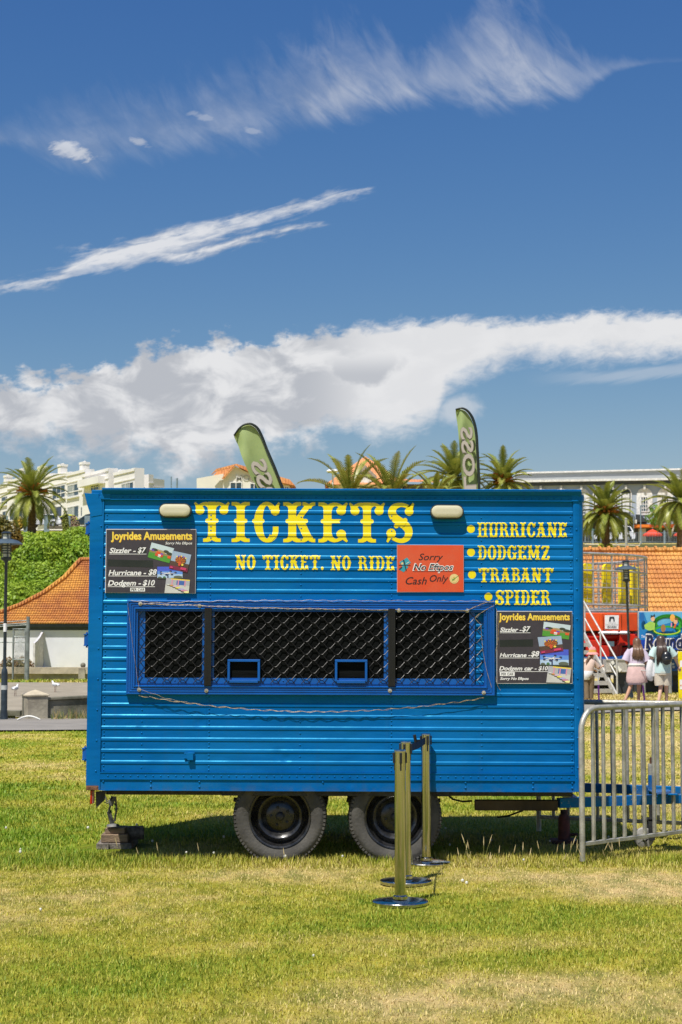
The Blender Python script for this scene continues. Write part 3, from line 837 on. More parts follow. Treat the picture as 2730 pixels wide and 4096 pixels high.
for i in range(10): mb.dome((LX(2309), -.012, LZ(2115 + 119 * i)), .0075, .006, 7)
mb.build('corner_post', BLUE, TR)
mb = MB()
mb.box((xl + .001, -.008, zb - .004), (xpl - .004, .09, zb + .03))
mb.build('corner_bracket', RUST, TR, bevel=.004, label='rusty bare bracket at the lower rear corner')
for (v0, v1, xo) in ((2093, 2143, 0), (2537, 2590, 8), (2994, 3047, 14)):       # door hinges
    z1, z0 = LZ(v0), LZ(v1); xc = xl - .013
    h = MB()
    h.cyl((xc, .02, z0 + .012), (xc, .02, z1 - .012), .02, n=12)
    for z in (z0 + .004, z1 - .012): h.box((xc - .02, -.004, z), (xl + .004, .045, z + .008))
    h.box((xl - .008, -.004, z0), (xl + .004, .045, z1))
    h.cyl((xc, .02, z0 - .008), (xc, .02, z1 + .008), .007, n=8)
    h.build('hinge', BLUE2, TR)
# wall lamps
for (u0, u1, v0, v1) in ((638, 769, 2015, 2072), (1721, 1855, 2020, 2077)):
    x0, z1 = L(u0, v0); x1, z0 = L(u1, v1); r = (z1 - z0) / 2; cz = (z0 + z1) / 2
    def cap_outline(k, n=8):
        rr = r * k; e = (x1 - x0) / 2 - r; cx = (x0 + x1) / 2
        o = []
        for a in range(n + 1): o.append((cx + e + rr * math.cos(R(-90 + 180 * a / n)), cz + rr * math.sin(R(-90 + 180 * a / n))))
        for a in range(n + 1): o.append((cx - e + rr * math.cos(R(90 + 180 * a / n)), cz + rr * math.sin(R(90 + 180 * a / n))))
        return o
    def loft(levels, m, nm, par):
        b = MB(); rows = []
        for k, y in levels:
            c = cap_outline(k); rows.append([(x, y, z) for x, z in c + c[:1]])
        b.grid(rows, 0, True)
        b.add([(x, levels[-1][1], z) for x, z in cap_outline(levels[-1][0])], [tuple(range(18))])
        return b.build(nm, m, par, sharp=35)
    lamp = loft([(1.02, .0), (1.02, -.038), (.99, -.047), (.86, -.048)], M('lamp_rim', (.035, .045, .03), .4), 'wall_lamp', TR)
    loft([(.86, -.04), (.85, -.056), (.78, -.062), (.6, -.066), (.3, -.067)], CREAM, 'lamp_lens', lamp)
# latch
mb = MB()
x0, z1 = L(752, 3010); x1, z0 = L(775, 3040)
mb.box((x0, -.03, z0), (x1, 0, z1)); mb.box((LX(743), -.014, LZ(3037)), (LX(784), 0, LZ(3013)))
for u in (746, 781):
    for v in (3016, 3034): mb.dome((LX(u), -.014, LZ(v)), .005, .004, 6)
mb.cyl((LX(763), -.02, z0 - .012), (LX(763), -.02, z0 + .01), .007, n=8)
mb.build('latch', BLUE, TR, bevel=.002)

# ---- painted lettering follows the beads of the panel
def drape(name, shapes, label):        # shapes: polygons in trailer x, z
    bm = bmesh.new()
    lay = bm.verts.layers.float.new('lay')
    for k, pl in enumerate(shapes):
        vs = [bm.verts.new((x, 0, z)) for x, z in pl]
        for v in vs: v[lay] = (k % 40) * .00004
        f = bm.faces.new(vs)
    bmesh.ops.triangulate(bm, faces=bm.faces[:], ngon_method='EAR_CLIP')
    zs = [v.co.z for v in bm.verts]; lo, hi = min(zs), max(zs)
    for z, _ in prof_pts:
        if lo < z < hi:
            bmesh.ops.bisect_plane(bm, geom=bm.verts[:] + bm.edges[:] + bm.faces[:], plane_co=(0, 0, z), plane_no=(0, 0, 1), dist=1e-6)
    for v in bm.verts: v.co.y = panel_y(v.co.z) - .0008 - v[lay]
    for f in bm.faces: f.normal_update()
    bmesh.ops.reverse_faces(bm, faces=[f for f in bm.faces if f.normal.y > 0])
    me = bpy.data.meshes.new(name); bm.to_mesh(me); bm.free()
    return raw_mesh(name, me, YEL, TR, label)
def setword(w, u0, u1, vt, vb, slope=.004):
    ps = word(w); a, b = span(ps); out = []
    for p in ps:
        q = []
        for x, y in p:
            u = u0 + (x - a) / (b - a) * (u1 - u0)
            q.append(L(u, lerp(vb, vt, y)))
        out.append(q)
    return out
sh = []
for c, u0, u1 in (('T', 777.4, 920), ('I', 927.4, 999.7), ('C', 1009.5, 1121), ('K', 1134, 1262), ('E', 1274.5, 1392.5), ('T', 1397, 1541), ('S', 1546.6, 1658)):
    dv = (u0 - 777) * .0045
    sh += setword(c, u0, u1, 2007.5 + dv, 2167.5 + dv)
drape('lettering', sh, 'large yellow word TICKETS')
sh = []
for w, a, b in (('NO', 90, 265), ('TICKET.', 318, 838), ('NO', 897, 1072), ('RIDE', 1128, 1441)):
    dv = a * .0043
    drape('lettering', setword(w, 900 + a / 2.119, 900 + b / 2.119, 2219.5 + dv, 2277.5 + dv), 'yellow painted word %s' % w)
sh = []
for w, u0, u1, vt, vb, bu, bv in (('HURRICANE', 1910.5, 2269, 2090, 2149, 1884.6, 2116), ('DODGEMZ', 1911.5, 2200, 2182, 2239.5, 1885, 2209.6), ('TRABANT', 1913.5, 2215.5, 2272, 2330, 1889, 2299), ('SPIDER', 1981.7, 2204.6, 2361, 2420, 1954.4, 2386.8)):
    drape('lettering', setword(w, u0, u1, vt, vb), 'yellow ride name %s' % w)
    drape('bullet', [[L(bu + 16 * math.cos(a * .3142), bv + 16 * math.sin(a * .3142)) for a in range(20)]], None)

# ---- counter window
WN = bpy.data.objects.new('service_window', None); COL.objects.link(WN); WN.parent = TR
wu0, wu1, wv0, wv1 = 512, 1979, 2401, 2783
ox0, oz1 = L(wu0, wv0); ox1, oz0 = L(wu1, wv1)
fw = .08
fp = [(0, .0), (0, -.034), (.004, -.038), (.012, -.038), (.014, -.033), (.020, -.033), (.022, -.038), (.029, -.038), (.031, -.033), (.037, -.033), (.039, -.038), (.046, -.038), (.048, -.033), (.052, -.033), (.054, -.042), (.062, -.044), (.066, -.03), (.076, -.03), (.078, -.034), (fw, -.034), (fw, .0)]
mb = MB()
rows = []
for w, d in fp:
    x0, x1, z0, z1 = ox0 + w, ox1 - w, oz0 + w, oz1 - w
    rows.append([(x0, d, z0), (x1, d, z0), (x1, d, z1), (x0, d, z1), (x0, d, z0)])
mb.grid(rows)
mb.build('frame', BLUE2, WN)
ix0, ix1, iz0, iz1 = ox0 + fw, ox1 - fw, oz0 + fw, oz1 - fw
mb = MB()
mb.box((ix0 + .001, -.0125, iz0 + .001), (LX(1900), -.0095, iz1 - .001))
mb.box((ix0 + .002, -.024, iz0 + .002), (LX(1898), -.0126, LZ(2713)))
mb.box((LX(1878), -.02, iz0 + .002), (LX(1900), -.0127, iz1 - .002)); mb.box((LX(1536), -.02, LZ(2712)), (LX(1554), -.0127, iz1 - .002)); mb.box((LX(846), -.02, LZ(2712)), (LX(858), -.0127, iz1 - .002))
for i in range(12): mb.dome((LX(595 + i * 108), -.024, LZ(2724)), .0065, .005, 7)
mb.build('sill', BLUE2, WN)
for u0, u1 in ((582, 808), (859, 1536), (1581, 1877)):
    b = MB(); b.box((LX(u0), -.021, LZ(2712)), (LX(u1), -.0127, LZ(2441)))
    b.build('black_board', PLY, WN)
for u0, u1 in ((820, 848), (1553, 1581)):
    b = MB(); b.box((LX(u0), -.05, LZ(2744)), (LX(u1), -.0215, LZ(2434)))
    for k in (.3, .5, .7): b.box((LX(lerp(u0, u1, k)) - .001, -.0515, LZ(2744)), (LX(lerp(u0, u1, k)) + .001, -.0495, LZ(2434)))
    b.build('mullion', M('black_aluminium', (.014, .014, .015), .4, .3), WN)
hats = ((913, 1042, 2637, 2731), (1341, 1470, 2638, 2733))
for (u0, u1, v0, v1) in hats:
    x0, z1 = L(u0, v0); x1, z0 = L(u1, v1); b = MB(); t_ = .0175
    b.box((x0, -.05, z1 - t_), (x1, -.022, z1)); b.box((x0 + .015, -.054, z0), (x1 - .015, -.022, z0 + .021))
    b.box((x0, -.049, z0 + .012), (x0 + t_, -.022, z1 - t_)); b.box((x1 - t_, -.049, z0 + .012), (x1, -.022, z1 - t_))
    b.build('hatch_frame', BLUE2, WN, bevel=.002)
mb = MB()                              # diamond security grille
per, row = .1128, .0457
hatl = [(LX(a), LX(b), LZ(d), LZ(c)) for a, b, c, d in hats]
xg, zg = L(611.2, 2467)
zz = [zg + row * k for k in range(2, -13, -1)]
for k, z in enumerate(zz[:-1]):
    zt, zbm = z - .0035, zz[k + 1] + .0035
    if zt > iz1 + .05 or zbm < iz0 - .05: continue
    ph = (k % 2)                       # peaks of this wire meet the troughs of the one above
    n0 = int((ix0 - xg) / (per / 2)) - 2; n1 = int((ix1 - xg) / (per / 2)) + 2
    runs, cur = [], []
    for n in range(n0, n1 + 1):
        xc = xg + n * per / 2
        up = ((n + k) % 2 == 0)
        for xx in (xc - .011, xc + .011):
            zc = zt if up else zbm
            cur.append((xx, -.037 + (.003 if up else -.001), zc))
    full, cur = cur, []
    for p, q in zip(full, full[1:]):   # keep what lies inside the frame and outside the hatches
        p, q = Vector(p), Vector(q)
        t0, t1 = 0.0, 1.0
        for ax, lo, hi in ((0, ix0 + .003, ix1 - .003), (2, iz0 + .003, iz1 - .003)):
            d = q[ax] - p[ax]
            if abs(d) < 1e-9:
                if not lo <= p[ax] <= hi: t1 = -1
                continue
            a, b = sorted(((lo - p[ax]) / d, (hi - p[ax]) / d)); t0, t1 = max(t0, a), min(t1, b)
        mid = p.lerp(q, .5)
        if t1 - t0 < .02 or any(x0h - .012 < mid.x < x1h + .012 and z0h - .01 < mid.z < z1h + .01 for x0h, x1h, z0h, z1h in hatl):
            if len(cur) > 1: runs.append(cur)
            cur = []; continue
        A_, B_ = p.lerp(q, t0), p.lerp(q, t1)
        if not cur or (cur[-1] - A_).length > 1e-5:
            if len(cur) > 1: runs.append(cur)
            cur = [A_]
        cur.append(B_)
    if len(cur) > 1: runs.append(cur)
    for rr in runs: mb.tube(rr, .0029, 6)
mb.build('security_grille', M('grille_paint', (.013, .013, .014), .36, .0, var=.2, scale=20, spec=.2), WN)
for (u, v) in ((565, 2415), (801, 2424), (1596, 2442), (1868, 2443), (560, 2758), (828, 2762), (1560, 2762), (1934, 2770)):
    x, z = L(u, v); b = MB()
    b.lathe([(0, -.044), (.0145, -.043), (.0145, -.036), (0, -.036)], (x, 0, z), 'Y', 14)
    b.lathe([(0, -.053), (.005, -.052), (.0065, -.048), (.0065, -.043)], (x, 0, z), 'Y', 6)
    b.build('washer', ZINC, WN)

# ---- wheels
RUB = M('tyre_rubber', (.085, .08, .07), .85, col2=(.05, .047, .042), scale=7, bump=.25, bscale=50)
RIMM = M('black_rim', (.02, .02, .021), .3, var=.35, scale=14, coat=.3)
def wheel(u, yc, far=False):
    x = L(u, 3274, .12)[0]; z = .325
    w = bpy.data.objects.new('wheel', None); COL.objects.link(w); w.parent = TR; w.location = (x, yc, z); w.rotation_euler = (0, rnd.random() * 3, 0)
    if far: w.rotation_euler = (0, 0, math.pi)
    b = MB()
    pr = [(.215, -.085), (.235, -.1), (.245, -.104), (.262, -.112), (.29, -.117), (.312, -.112), (.326, -.098), (.336, -.085), (.342, -.04), (.343, 0), (.342, .04), (.336, .085), (.326, .098), (.29, .115), (.235, .1), (.215, .09)]
    b.lathe(pr, ax='Y', n=64)
    for k in range(72):                # tread blocks on the shoulder and sidewall rib marks
        a = 2 * math.pi * k / 72
        for y0, y1, r0, r1 in ((-.106, -.07, .318, .336), (-.055, -.02, .335, .3445), (.02, .055, .335, .3445), (.07, .105, .318, .336)):
            c0, s0, c1, s1 = math.cos(a), math.sin(a), math.cos(a + .055), math.sin(a + .055)
            b.hexa([(r0 * c0, y0, r0 * s0), (r0 * c1, y0, r0 * s1), (r0 * c1, y1, r0 * s1), (r0 * c0, y1, r0 * s0), (r1 * c0, y0, r1 * s0), (r1 * c1, y0, r1 * s1), (r1 * c1, y1, r1 * s1), (r1 * c0, y1, r1 * s0)])
    b.build('tyre', RUB, w)
    b = MB()
    b.lathe([(.217, -.1), (.226, -.103), (.228, -.09), (.212, -.085), (.206, -.06), (.196, -.04), (.185, -.035), (.178, -.055), (.16, -.066), (.145, -.06), (.13, -.035), (.11, -.02), (.1, -.028), (.06, -.034), (.0, -.034)], ax='Y', n=48)
    b.lathe([(.215, .09), (.19, .02), (.0, .02)], ax='Y', n=32)
    for k in range(12):
        a = 2 * math.pi * k / 12
        b.ball((.168 * math.cos(a), -.045, .168 * math.sin(a)), (.016, .008, .016), 8, 5)
    b.build('rim', RIMM, w, sharp=50)
    b = MB()
    b.lathe([(0, -.07), (.018, -.069), (.028, -.062), (.03, -.05), (.034, -.03)], ax='Y', n=20)
    for k in range(5):
        a = 2 * math.pi * k / 5 + .3
        b.lathe([(0, -.05), (.008, -.05), (.011, -.046), (.011, -.02)], (.068 * math.cos(a), 0, .068 * math.sin(a)), 'Y', 6)
    b.build('hub', STEELD, w, sharp=50)
    return w
for u in (1121, 1581):
    wheel(u, .16)
    wheel(u, DEPTH - .16, True)
# ---- chassis, drawbar, legs, lights
mb = MB()
mb.box((LX(425), .10, LZ(3187)), (xr - .08, .17, zb + .004)); mb.box((LX(425), DEPTH - .17, LZ(3187)), (xr - .08, DEPTH - .1, zb + .004))
for u in (450, 760, 1000, 1350, 1760, 2150): mb.box((LX(u), .171, LZ(3185)), (LX(u) + .05, DEPTH - .171, zb + .004))
mb.cyl((LX(1121), .28, .36), (LX(1121), DEPTH - .28, .36), .03); mb.cyl((LX(1581), .28, .36), (LX(1581), DEPTH - .28, .36), .03)
for u in (1121, 1581):
    for y in (.3, DEPTH - .34): mb.tube([(LX(u) - .35, y, .43), (LX(u), y, .38), (LX(u) + .35, y, .43)], .018, 6)
mb.box((LX(890), .05, LZ(3187)), (LX(1800), .09, zb + .002))
mb.build('chassis', STEELD, TR, bevel=.003)
mb = MB()
mb.box((LX(1900, 3210, .3), .26, LZ(3238, y=.3)), (LX(2230, 3210, .3), .34, LZ(3197, y=.3)))
mb.build('step_box', M('brown_steel', (.05, .035, .022), .7, var=.3), TR, bevel=.003)
zd0, zd1 = LZ(3228, y=.3), LZ(3189, y=.3)
mb = MB()
tip = xr + 1.55
mb.bar((LX(2231, y=.3), .3, (zd0 + zd1) / 2), (tip, 1.0, (zd0 + zd1) / 2), .06, zd1 - zd0)
mb.bar((LX(2231, y=.3), DEPTH - .3, (zd0 + zd1) / 2), (tip, 1.1, (zd0 + zd1) / 2), .06, zd1 - zd0)
mb.box((tip - .12, .95, zd0 - .002), (tip + .12, 1.15, zd1 + .012)); mb.bar((LX(2330), .35, zd1 - .03), (LX(2330), DEPTH - .35, zd1 - .03), .05)
mb.box((LX(2590, y=.9), .56, zd1 + .001), (LX(2672, y=.9), .95, zd1 + .012))
for k in range(2): mb.dome((LX(2608 + 40 * k, y=.7), .555, zd1 - .01), .008, .006)
mb.cyl((tip + .1, 1.05, zd1 + .01), (tip + .3, 1.05, zd1 + .01), .035); mb.ball((tip + .33, 1.05, zd1 + .01), .06)
mb.build('drawbar', BLUE, TR, bevel=.003)
jy = .95                               # jockey wheel
jx = L(2604, 3100, jy)[0]
JW = bpy.data.objects.new('jockey_wheel', None); COL.objects.link(JW); JW.parent = TR; JW.location = (jx, jy, 0)
b = MB(); b.cyl((0, 0, LZ(3170, y=jy)), (0, 0, LZ(3095, y=jy)), .022, n=14); b.box((-.03, -.03, zd1 - .07), (.03, .03, zd1 + .03)); b.build('clamp', BLUE, JW)
b = MB(); b.cyl((0, 0, LZ(3095, y=jy)), (0, 0, LZ(3050, y=jy)), .0215, n=14); b.cyl((0, 0, LZ(3052, y=jy)), (0, 0, LZ(3024, y=jy)), .008, n=10, mi=1)
for k in range(8): b.lathe([(.008, 0), (.0105, .002), (.008, .004)], (0, 0, LZ(3049, y=jy) + .006 * k), 'Z', 10, mi=1)
b.build('stem', [M('grey_tube', (.42, .42, .38), .5, .2, var=.2, scale=12), RUST, STEELD], JW); b = MB(); b.cyl((0, 0, .22), (0, 0, zd0 + .02), .017, n=12, mi=2); b.box((-.03, -.05, .07), (.02, -.042, .24), 2); b.box((-.03, .042, .07), (.02, .05, .24), 2); b.box((-.03, -.05, .22), (.02, .05, .232), 2)
b.build('fork', [MATS['grey_tube'], RUST, STEELD], JW)
b = MB(); b.lathe([(.03, -.03), (.055, -.03), (.075, -.026), (.08, -.012), (.08, .012), (.075, .026), (.055, .03), (.03, .03)], (-.06, 0, .085), 'Y', 24)
for k in range(5):
    a = k * 1.2566; b.bar((-.06 + .015 * math.cos(a), -.026, .085 + .015 * math.sin(a)), (-.06 + .06 * math.cos(a), -.026, .085 + .06 * math.sin(a)), .012, .01)
b.cyl((-.06, -.055, .085), (-.06, .055, .085), .012)
b.build('rubber_wheel', M('grey_rubber', (.33, .32, .30), .8, var=.25, scale=10), JW)
jk = 1.3; jx = L(2257, 3290, jk)[0]             # screw jack under the front
b = MB(); zt = LZ(3236, y=jk)
b.lathe([(0, .03), (.052, .03), (.052, .055), (.048, .07), (.048, zt - .07), (.04, zt - .05), (.03, zt - .03), (.03, zt), (0, zt)], (jx, jk, 0), 'Z', 20)
b.box((jx - .1, jk - .1, -.01), (jx + .1, jk + .1, .03)); b.cyl((jx + .05, jk - .02, .07), (jx + .1, jk - .05, .075), .012)
b.build('jack_leg', M('red_rust', (.16, .05, .035), .8, col2=(.05, .03, .025), scale=14, bump=.3), TR, bevel=0, label='rusty red jack leg')
b = MB()                               # folding steady at the rear corner
def S(u, v, y=.97): x, z = L(u, v, y); return Vector((x, y, z))
b.bar(S(455, 3186), S(444, 3222), .035, .02, (0, 1, 0)); b.bar(S(462, 3186), S(468, 3235), .012, .03, (0, 1, 0)); b.bar(S(468, 3235), S(459, 3285), .012, .03, (0, 1, 0))
b.bar(S(443, 3220), S(436, 3245), .012, .04, (0, 1, 0)); b.bar(S(436, 3245), S(451, 3298), .03, .025, (0, 1, 0)); b.bar(S(458, 3215), S(466, 3218), .01, .03, (0, 1, 0))
b.ball(S(440, 3248), .017, 8, 5); b.ball(S(466, 3236), .013, 8, 5)
b.tube([S(422, 3186, .93), S(428, 3205, .92), S(440, 3202, .93), S(447, 3190, .94)], .006, 5)
b.tube([S(422, 3208), S(430, 3214), S(442, 3206)], .006, 5)
b.build('corner_steady', M('worn_steel', (.14, .14, .135), .5, .5, col2=(.04, .04, .045), scale=20), TR)
b = MB(); b.lathe([(.0, .0), (.055, .0), (.045, .012), (.012, .02), (0, .02)], S(454, 3304), 'Z', 12); b.build('foot', M('dull_zinc', (.25, .25, .24), .6, .4, var=.2), TR)
b = MB(); b.box((LX(369), .01, LZ(3221)), (LX(377), .07, LZ(3166))); b.box((LX(377), .012, LZ(3219)), (LX(383), .068, LZ(3168)), 1)
b.build('tail_light', [RED_L, M('light_housing', (.22, .21, .2), .5)], TR, bevel=.003)
b = MB(); b.prism([L(384, 3166, .05), L(425, 3162, .05), L(420, 3200, .05), L(386, 3232, .05)], .045, .052); b.build('mudflap', STEELD, TR)
b = MB(); b.tube([(LX(1795), .5, LZ(3190)), (LX(1830), .52, LZ(3222)), (LX(1870), .5, LZ(3230)), (LX(1905), .45, LZ(3225))], .008, 6)
b.build('cable', STEELD, TR); b = MB(); b.tube([(LX(2150), .5, LZ(3225)), (LX(2120), .55, LZ(3270)), (LX(2070), .7, LZ(3300)), (LX(2030), .8, LZ(3312))], .008, 6)
b.build('cable', STEELD, TR)
# ------------------------------------------------------------------ flat printed signs on the trailer side
def sign_root(name, label, cat, u, v, group=None):
    x, z = L(u, v)
    w = TR.location + Vector((x * math.cos(ROLL) + z * math.sin(ROLL), 0, -x * math.sin(ROLL) + z * math.cos(ROLL)))
    o = thing(name, label, cat, w, (0, ROLL, 0), group)
    o['_o'] = (x, 0.0, z)
    return o
class Print:                           # artwork of a flat sign laid up in thin layers
    def __init__(s, ox, oy, k, root, y0=-.0175):
        s.ox, s.oy, s.k, s.root, s.y = ox, oy, k, root, y0
        s.o = tuple(root['_o'])
    def p(s, x, y): return L(s.ox + x / s.k, s.oy + y / s.k)
    def flat(s, items, name, layer=0, label=None, parent=None, step=.00012):      # items: (polygon, material)
        mb = MB(); mats = []
        for i, (pl, m) in enumerate(items):
            if m not in mats: mats.append(m)
            y = s.y - layer * .0006 - i * step
            q = [s.p(*a) for a in pl]
            ar = sum(q[j][0] * q[(j + 1) % len(q)][1] - q[(j + 1) % len(q)][0] * q[j][1] for j in range(len(q)))
            if ar < 0: q = q[::-1]
            mb.add([(x, y, z) for x, z in q], [tuple(range(len(q)))], mats.index(m))
        return mb.build(name, mats, parent or s.root, s.o, label=label)
    def text(s, strs, name='lettering', layer=2, label=None):          # strs: (text, x0, x1, ytop, ybottom, shear, bold, material)
        for i, (t, x0, x1, y0, y1, shr, bold, m) in enumerate(strs):
            V, F = fit(text2d(t, shr, bold), x0, x1, -y1, -y0)
            y = s.y - layer * .0006 - i * .00015
            vv = []
            for a, b in V:
                X, Z = s.p(a, -b); vv.append((X, y, Z))
            mb = MB(); mb.add(vv, F)
            mb.build(name, m, s.root, s.o)
def ell(cx, cy, rx, ry, n=14, a0=0, a1=360): return [(cx + rx * math.cos(R(lerp(a0, a1, i / n))), cy + ry * math.sin(R(lerp(a0, a1, i / n)))) for i in range(n)]
FL = lambda nm, c, r=.5: M('print_' + nm, c, r, var=.05, scale=8)
DK = M('poster_black', (.046, .038, .048), .5, var=.06, scale=20); WH = FL('white', (.82, .81, .8)); TAPE = M('black_tape', (.013, .018, .015), .5, var=.1)
YT, OT = FL('yellow', (.9, .68, .08)), FL('orange', (.75, .34, .02)); PALE = FL('pale', (.9, .85, .45))
def photo_a(q, P_, lay):               # fairground on grass
    f = quad(q)
    it = [(f(0, 0, 1, 1), FL('sky_a', (.55, .66, .7)))]
    it += [(f(0, .5, 1, 1), FL('grass_a', (.08, .3, .035))), (f(0, .48, 1, .62), FL('tan', (.30, .22, .09))), (f(.25, .33, .7, .5), FL('hill', (.42, .31, .15)))]
    it += [(fe(f, .22, .40, .14, .09), FL('tree', (.05, .06, .035))), (fe(f, .72, .34, .12, .1), FL('tree', (0, 0, 0))), (fe(f, .88, .42, .14, .1), FL('tree', (0, 0, 0)))]
    it += [(f(.08, .42, .2, .5), FL('purple', (.16, .06, .5))), (f(.32, .45, .5, .6), FL('orange_a', (.72, .1, .02))), (f(.5, .52, .62, .62), FL('purple', (0, 0, 0))), (f(.84, .56, .98, .72), FL('orange_a', (0, 0, 0))), (f(.28, .6, .64, .76), FL('red_a', (.6, .08, .03))), (f(.42, .62, .54, .8), WH), (f(.3, .72, .62, .76), FL('orange_a', (0, 0, 0)))]
    P_.flat(it, 'photo_print', lay, 'printed photo of a fairground on green grass')
def photo_b(q, P_, lay):               # lit spinning wheel ride
    f = quad(q)
    it = [(f(0, 0, 1, 1), FL('sky_b', (.32, .42, .55))), (f(0, .55, 1, 1), FL('brown_b', (.09, .05, .035))), (f(0, .8, 1, 1), FL('magenta', (.2, .02, .06)))]
    for k in range(7): it.append((fe(f, .28 + .08 * k, .27 - .07 * math.sin(k * .5), .035, .04), [FL('yellow', (0, 0, 0)), FL('purple', (0, 0, 0)), FL('red_a', (0, 0, 0))][k % 3]))
    it.append((fe(f, .52, .43, .3, .2), FL('tree', (0, 0, 0))))
    for k in range(16):
        a = k * .39; a2 = a + .2
        it.append(([f(.5, .47), f(.5 + .28 * math.cos(a), .44 + .18 * math.sin(a)), f(.5 + .28 * math.cos(a2), .44 + .18 * math.sin(a2))], FL('orange_b', (.75, .25, .02)) if k % 2 else FL('red_a', (0, 0, 0))))
    it += [(fe(f, .5, .62, .07, .14), FL('red_a', (0, 0, 0))), (fe(f, .66, .65, .06, .06), FL('yellow', (0, 0, 0))), (f(.05, .86, .2, .95), FL('pink', (.6, .05, .15))), (f(.6, .78, .9, .92), FL('pink', (0, 0, 0)))]
    P_.flat(it, 'photo_print', lay, 'printed photo of an orange lit wheel ride')
def photo_c(q, P_, lay):               # ride arms against a blue sky
    f = quad(q)
    it = [(f(0, 0, 1, 1), FL('sky_c', (.07, .11, .6))), (f(0, .35, 1, 1), FL('sky_c2', (.12, .28, .72))), (f(0, .62, 1, 1), FL('sky_c3', (.45, .6, .8)))]
    it += [(fe(f, .82, .85, .18, .12), FL('tree2', (.12, .14, .1))), (fe(f, .28, .88, .06, .1), FL('tree3', (.08, .2, .08))), (fe(f, .1, .9, .08, .1), FL('tree2', (0, 0, 0))), (f(0, .92, 1, 1), FL('tree', (0, 0, 0)))]
    it += [(f(.395, .5, .445, .95), FL('navy', (.03, .04, .12))), (f(.38, .48, .46, .56), FL('navy', (0, 0, 0)))]
    for x, y in ((.14, .43), (.53, .36), (.72, .47), (.15, .6), (.36, .66), (.58, .62)):
        it.append(([f(.42, .5), f(x, y + .05), f(x, y + .08), f(.42, .55)], WH)); it.append((fe(f, x, y, .05, .06), FL('navy', (0, 0, 0))))
    P_.flat(it, 'photo_print', lay, 'printed photo of a ride with arms against blue sky')
def photo_d(q, P_, lay):               # a row of dodgem cars
    f = quad(q)
    it = [(f(0, 0, 1, 1), FL('floor_d', (.58, .57, .53))), (f(0, 0, 1, .45), FL('back_d', (.45, .45, .48))), (f(.2, 0, 1, .08), FL('yellow', (0, 0, 0))), (f(.45, .12, .78, .42), FL('blue_d', (.06, .14, .42)))]
    for x in (.24, .5, .78): it.append((f(x, .05, x + .05, .5), FL('pink_d', (.72, .3, .42))))
    cc = [(.8, .8, .75), (.75, .35, .1), (.7, .45, .6), (.8, .7, .1), (.45, .4, .65), (.6, .25, .35), (.85, .8, .35)]
    for k in range(7):
        t = k / 6; x, y, r = .12 + .82 * t, .42 + .5 * t ** 1.3, .07 + .1 * t
        it.append((fe(f, x, y + .04, r, r * .5), FL('tree', (0, 0, 0)))); it.append((fe(f, x, y, r * .95, r * .42), FL('car%d' % k, cc[k])))
    P_.flat(it, 'photo_print', lay, 'printed photo of a row of dodgem cars')
def quad(q):
    a, b, c, d = [Vector(p) for p in q]
    pt = lambda s, t: tuple((a * (1 - s) + b * s) * (1 - t) + (d * (1 - s) + c * s) * t)
    def f(*g):
        if len(g) == 2: return pt(*g)
        s0, t0, s1, t1 = g
        return [pt(s0, t0), pt(s1, t0), pt(s1, t1), pt(s0, t1)]
    return f
def fe(f, x, y, rx, ry): return [f(min(1, max(0, a)), min(1, max(0, b))) for a, b in ell(x, y, rx, ry, 12)]

def board(root, corners, mat, y0=-.0165, y1=-.0105, name='board'):
    mb = MB(); q = [L(u, v) for u, v in corners]
    mb.prism(q, y0, y1)
    return mb.build(name, mat, root, tuple(root['_o']))
PW = M('poster_edge', (.72, .70, .70), .45)
s1 = sign_root('price_sign', 'wide black price sign with Dodgem at $10, upper left under the lamp', 'sign', 605, 2245)
board(s1, [(426.5, 2116.5), (786.5, 2117.5), (783.5, 2374), (422.5, 2371.5)], PW)
A = Print(410, 2100, 4.02, s1)
A.flat([([(74, 78), (1508, 78), (1496, 1096), (62, 1088)], DK)], 'printed_face', 0)
A.flat([([(572, 362), (712, 362), (712, 465), (572, 465)], TAPE), ([(745, 715), (885, 715), (885, 812), (745, 812)], TAPE), ([(95, 553), (598, 570), (820, 568), (822, 680), (730, 682), (92, 664)], TAPE)], 'tape_patch', 1)
photo_a([(798, 282), (1160, 378), (1082, 615), (735, 520)], A, 2)
photo_c([(890, 672), (1295, 672), (1295, 868), (890, 868)], A, 3)
photo_b([(1140, 415), (1437, 480), (1370, 765), (1075, 700)], A, 6)
photo_d([(1035, 852), (1415, 885), (1395, 1098), (1005, 1095)], A, 9)
A.flat([([(455, 1010), (692, 1010), (692, 1070), (455, 1068)], WH)] + [([(x0, y), (x1, y), (x1, y + 8), (x0, y + 8)], WH) for x0, x1, y in ((120, 715, 465), (103, 878, 818), (95, 852, 989))], 'sticker', 1)
bI = .027
A.text([('Joyrides Amusements', 150, 1452, 117, 284, 0, .028, OT), ('Joyrides Amusements', 145, 1446, 110, 277, 0, .022, YT)], label='yellow heading Joyrides Amusements')
A.text([('Sorry No Eftpos', 1018, 1450, 272, 328, .25, .012, WH), ('Sizzler -', 120, 545, 368, 456, .25, bI, WH), ('$7', 575, 712, 360, 464, .25, bI, WH), ('Hurricane -', 105, 712, 725, 812, .25, bI, WH), ('$8', 745, 882, 712, 818, .25, bI, WH), ('Dodgem -', 95, 630, 890, 1004, .25, bI, WH), ('$10', 655, 852, 884, 990, .25, bI, WH), ('PER CAR', 470, 680, 1018, 1058, .1, .0, TAPE)], label='white italic ride prices')
s2 = sign_root('price_sign', 'squarish black price sign with Dodgem car at $10, right of the counter', 'sign', 2138, 2590)
board(s2, [(1986.5, 2444), (2288.5, 2445), (2289.5, 2734.5), (1987, 2734)], PW)
B = Print(1970, 2430, 4.612, s2)
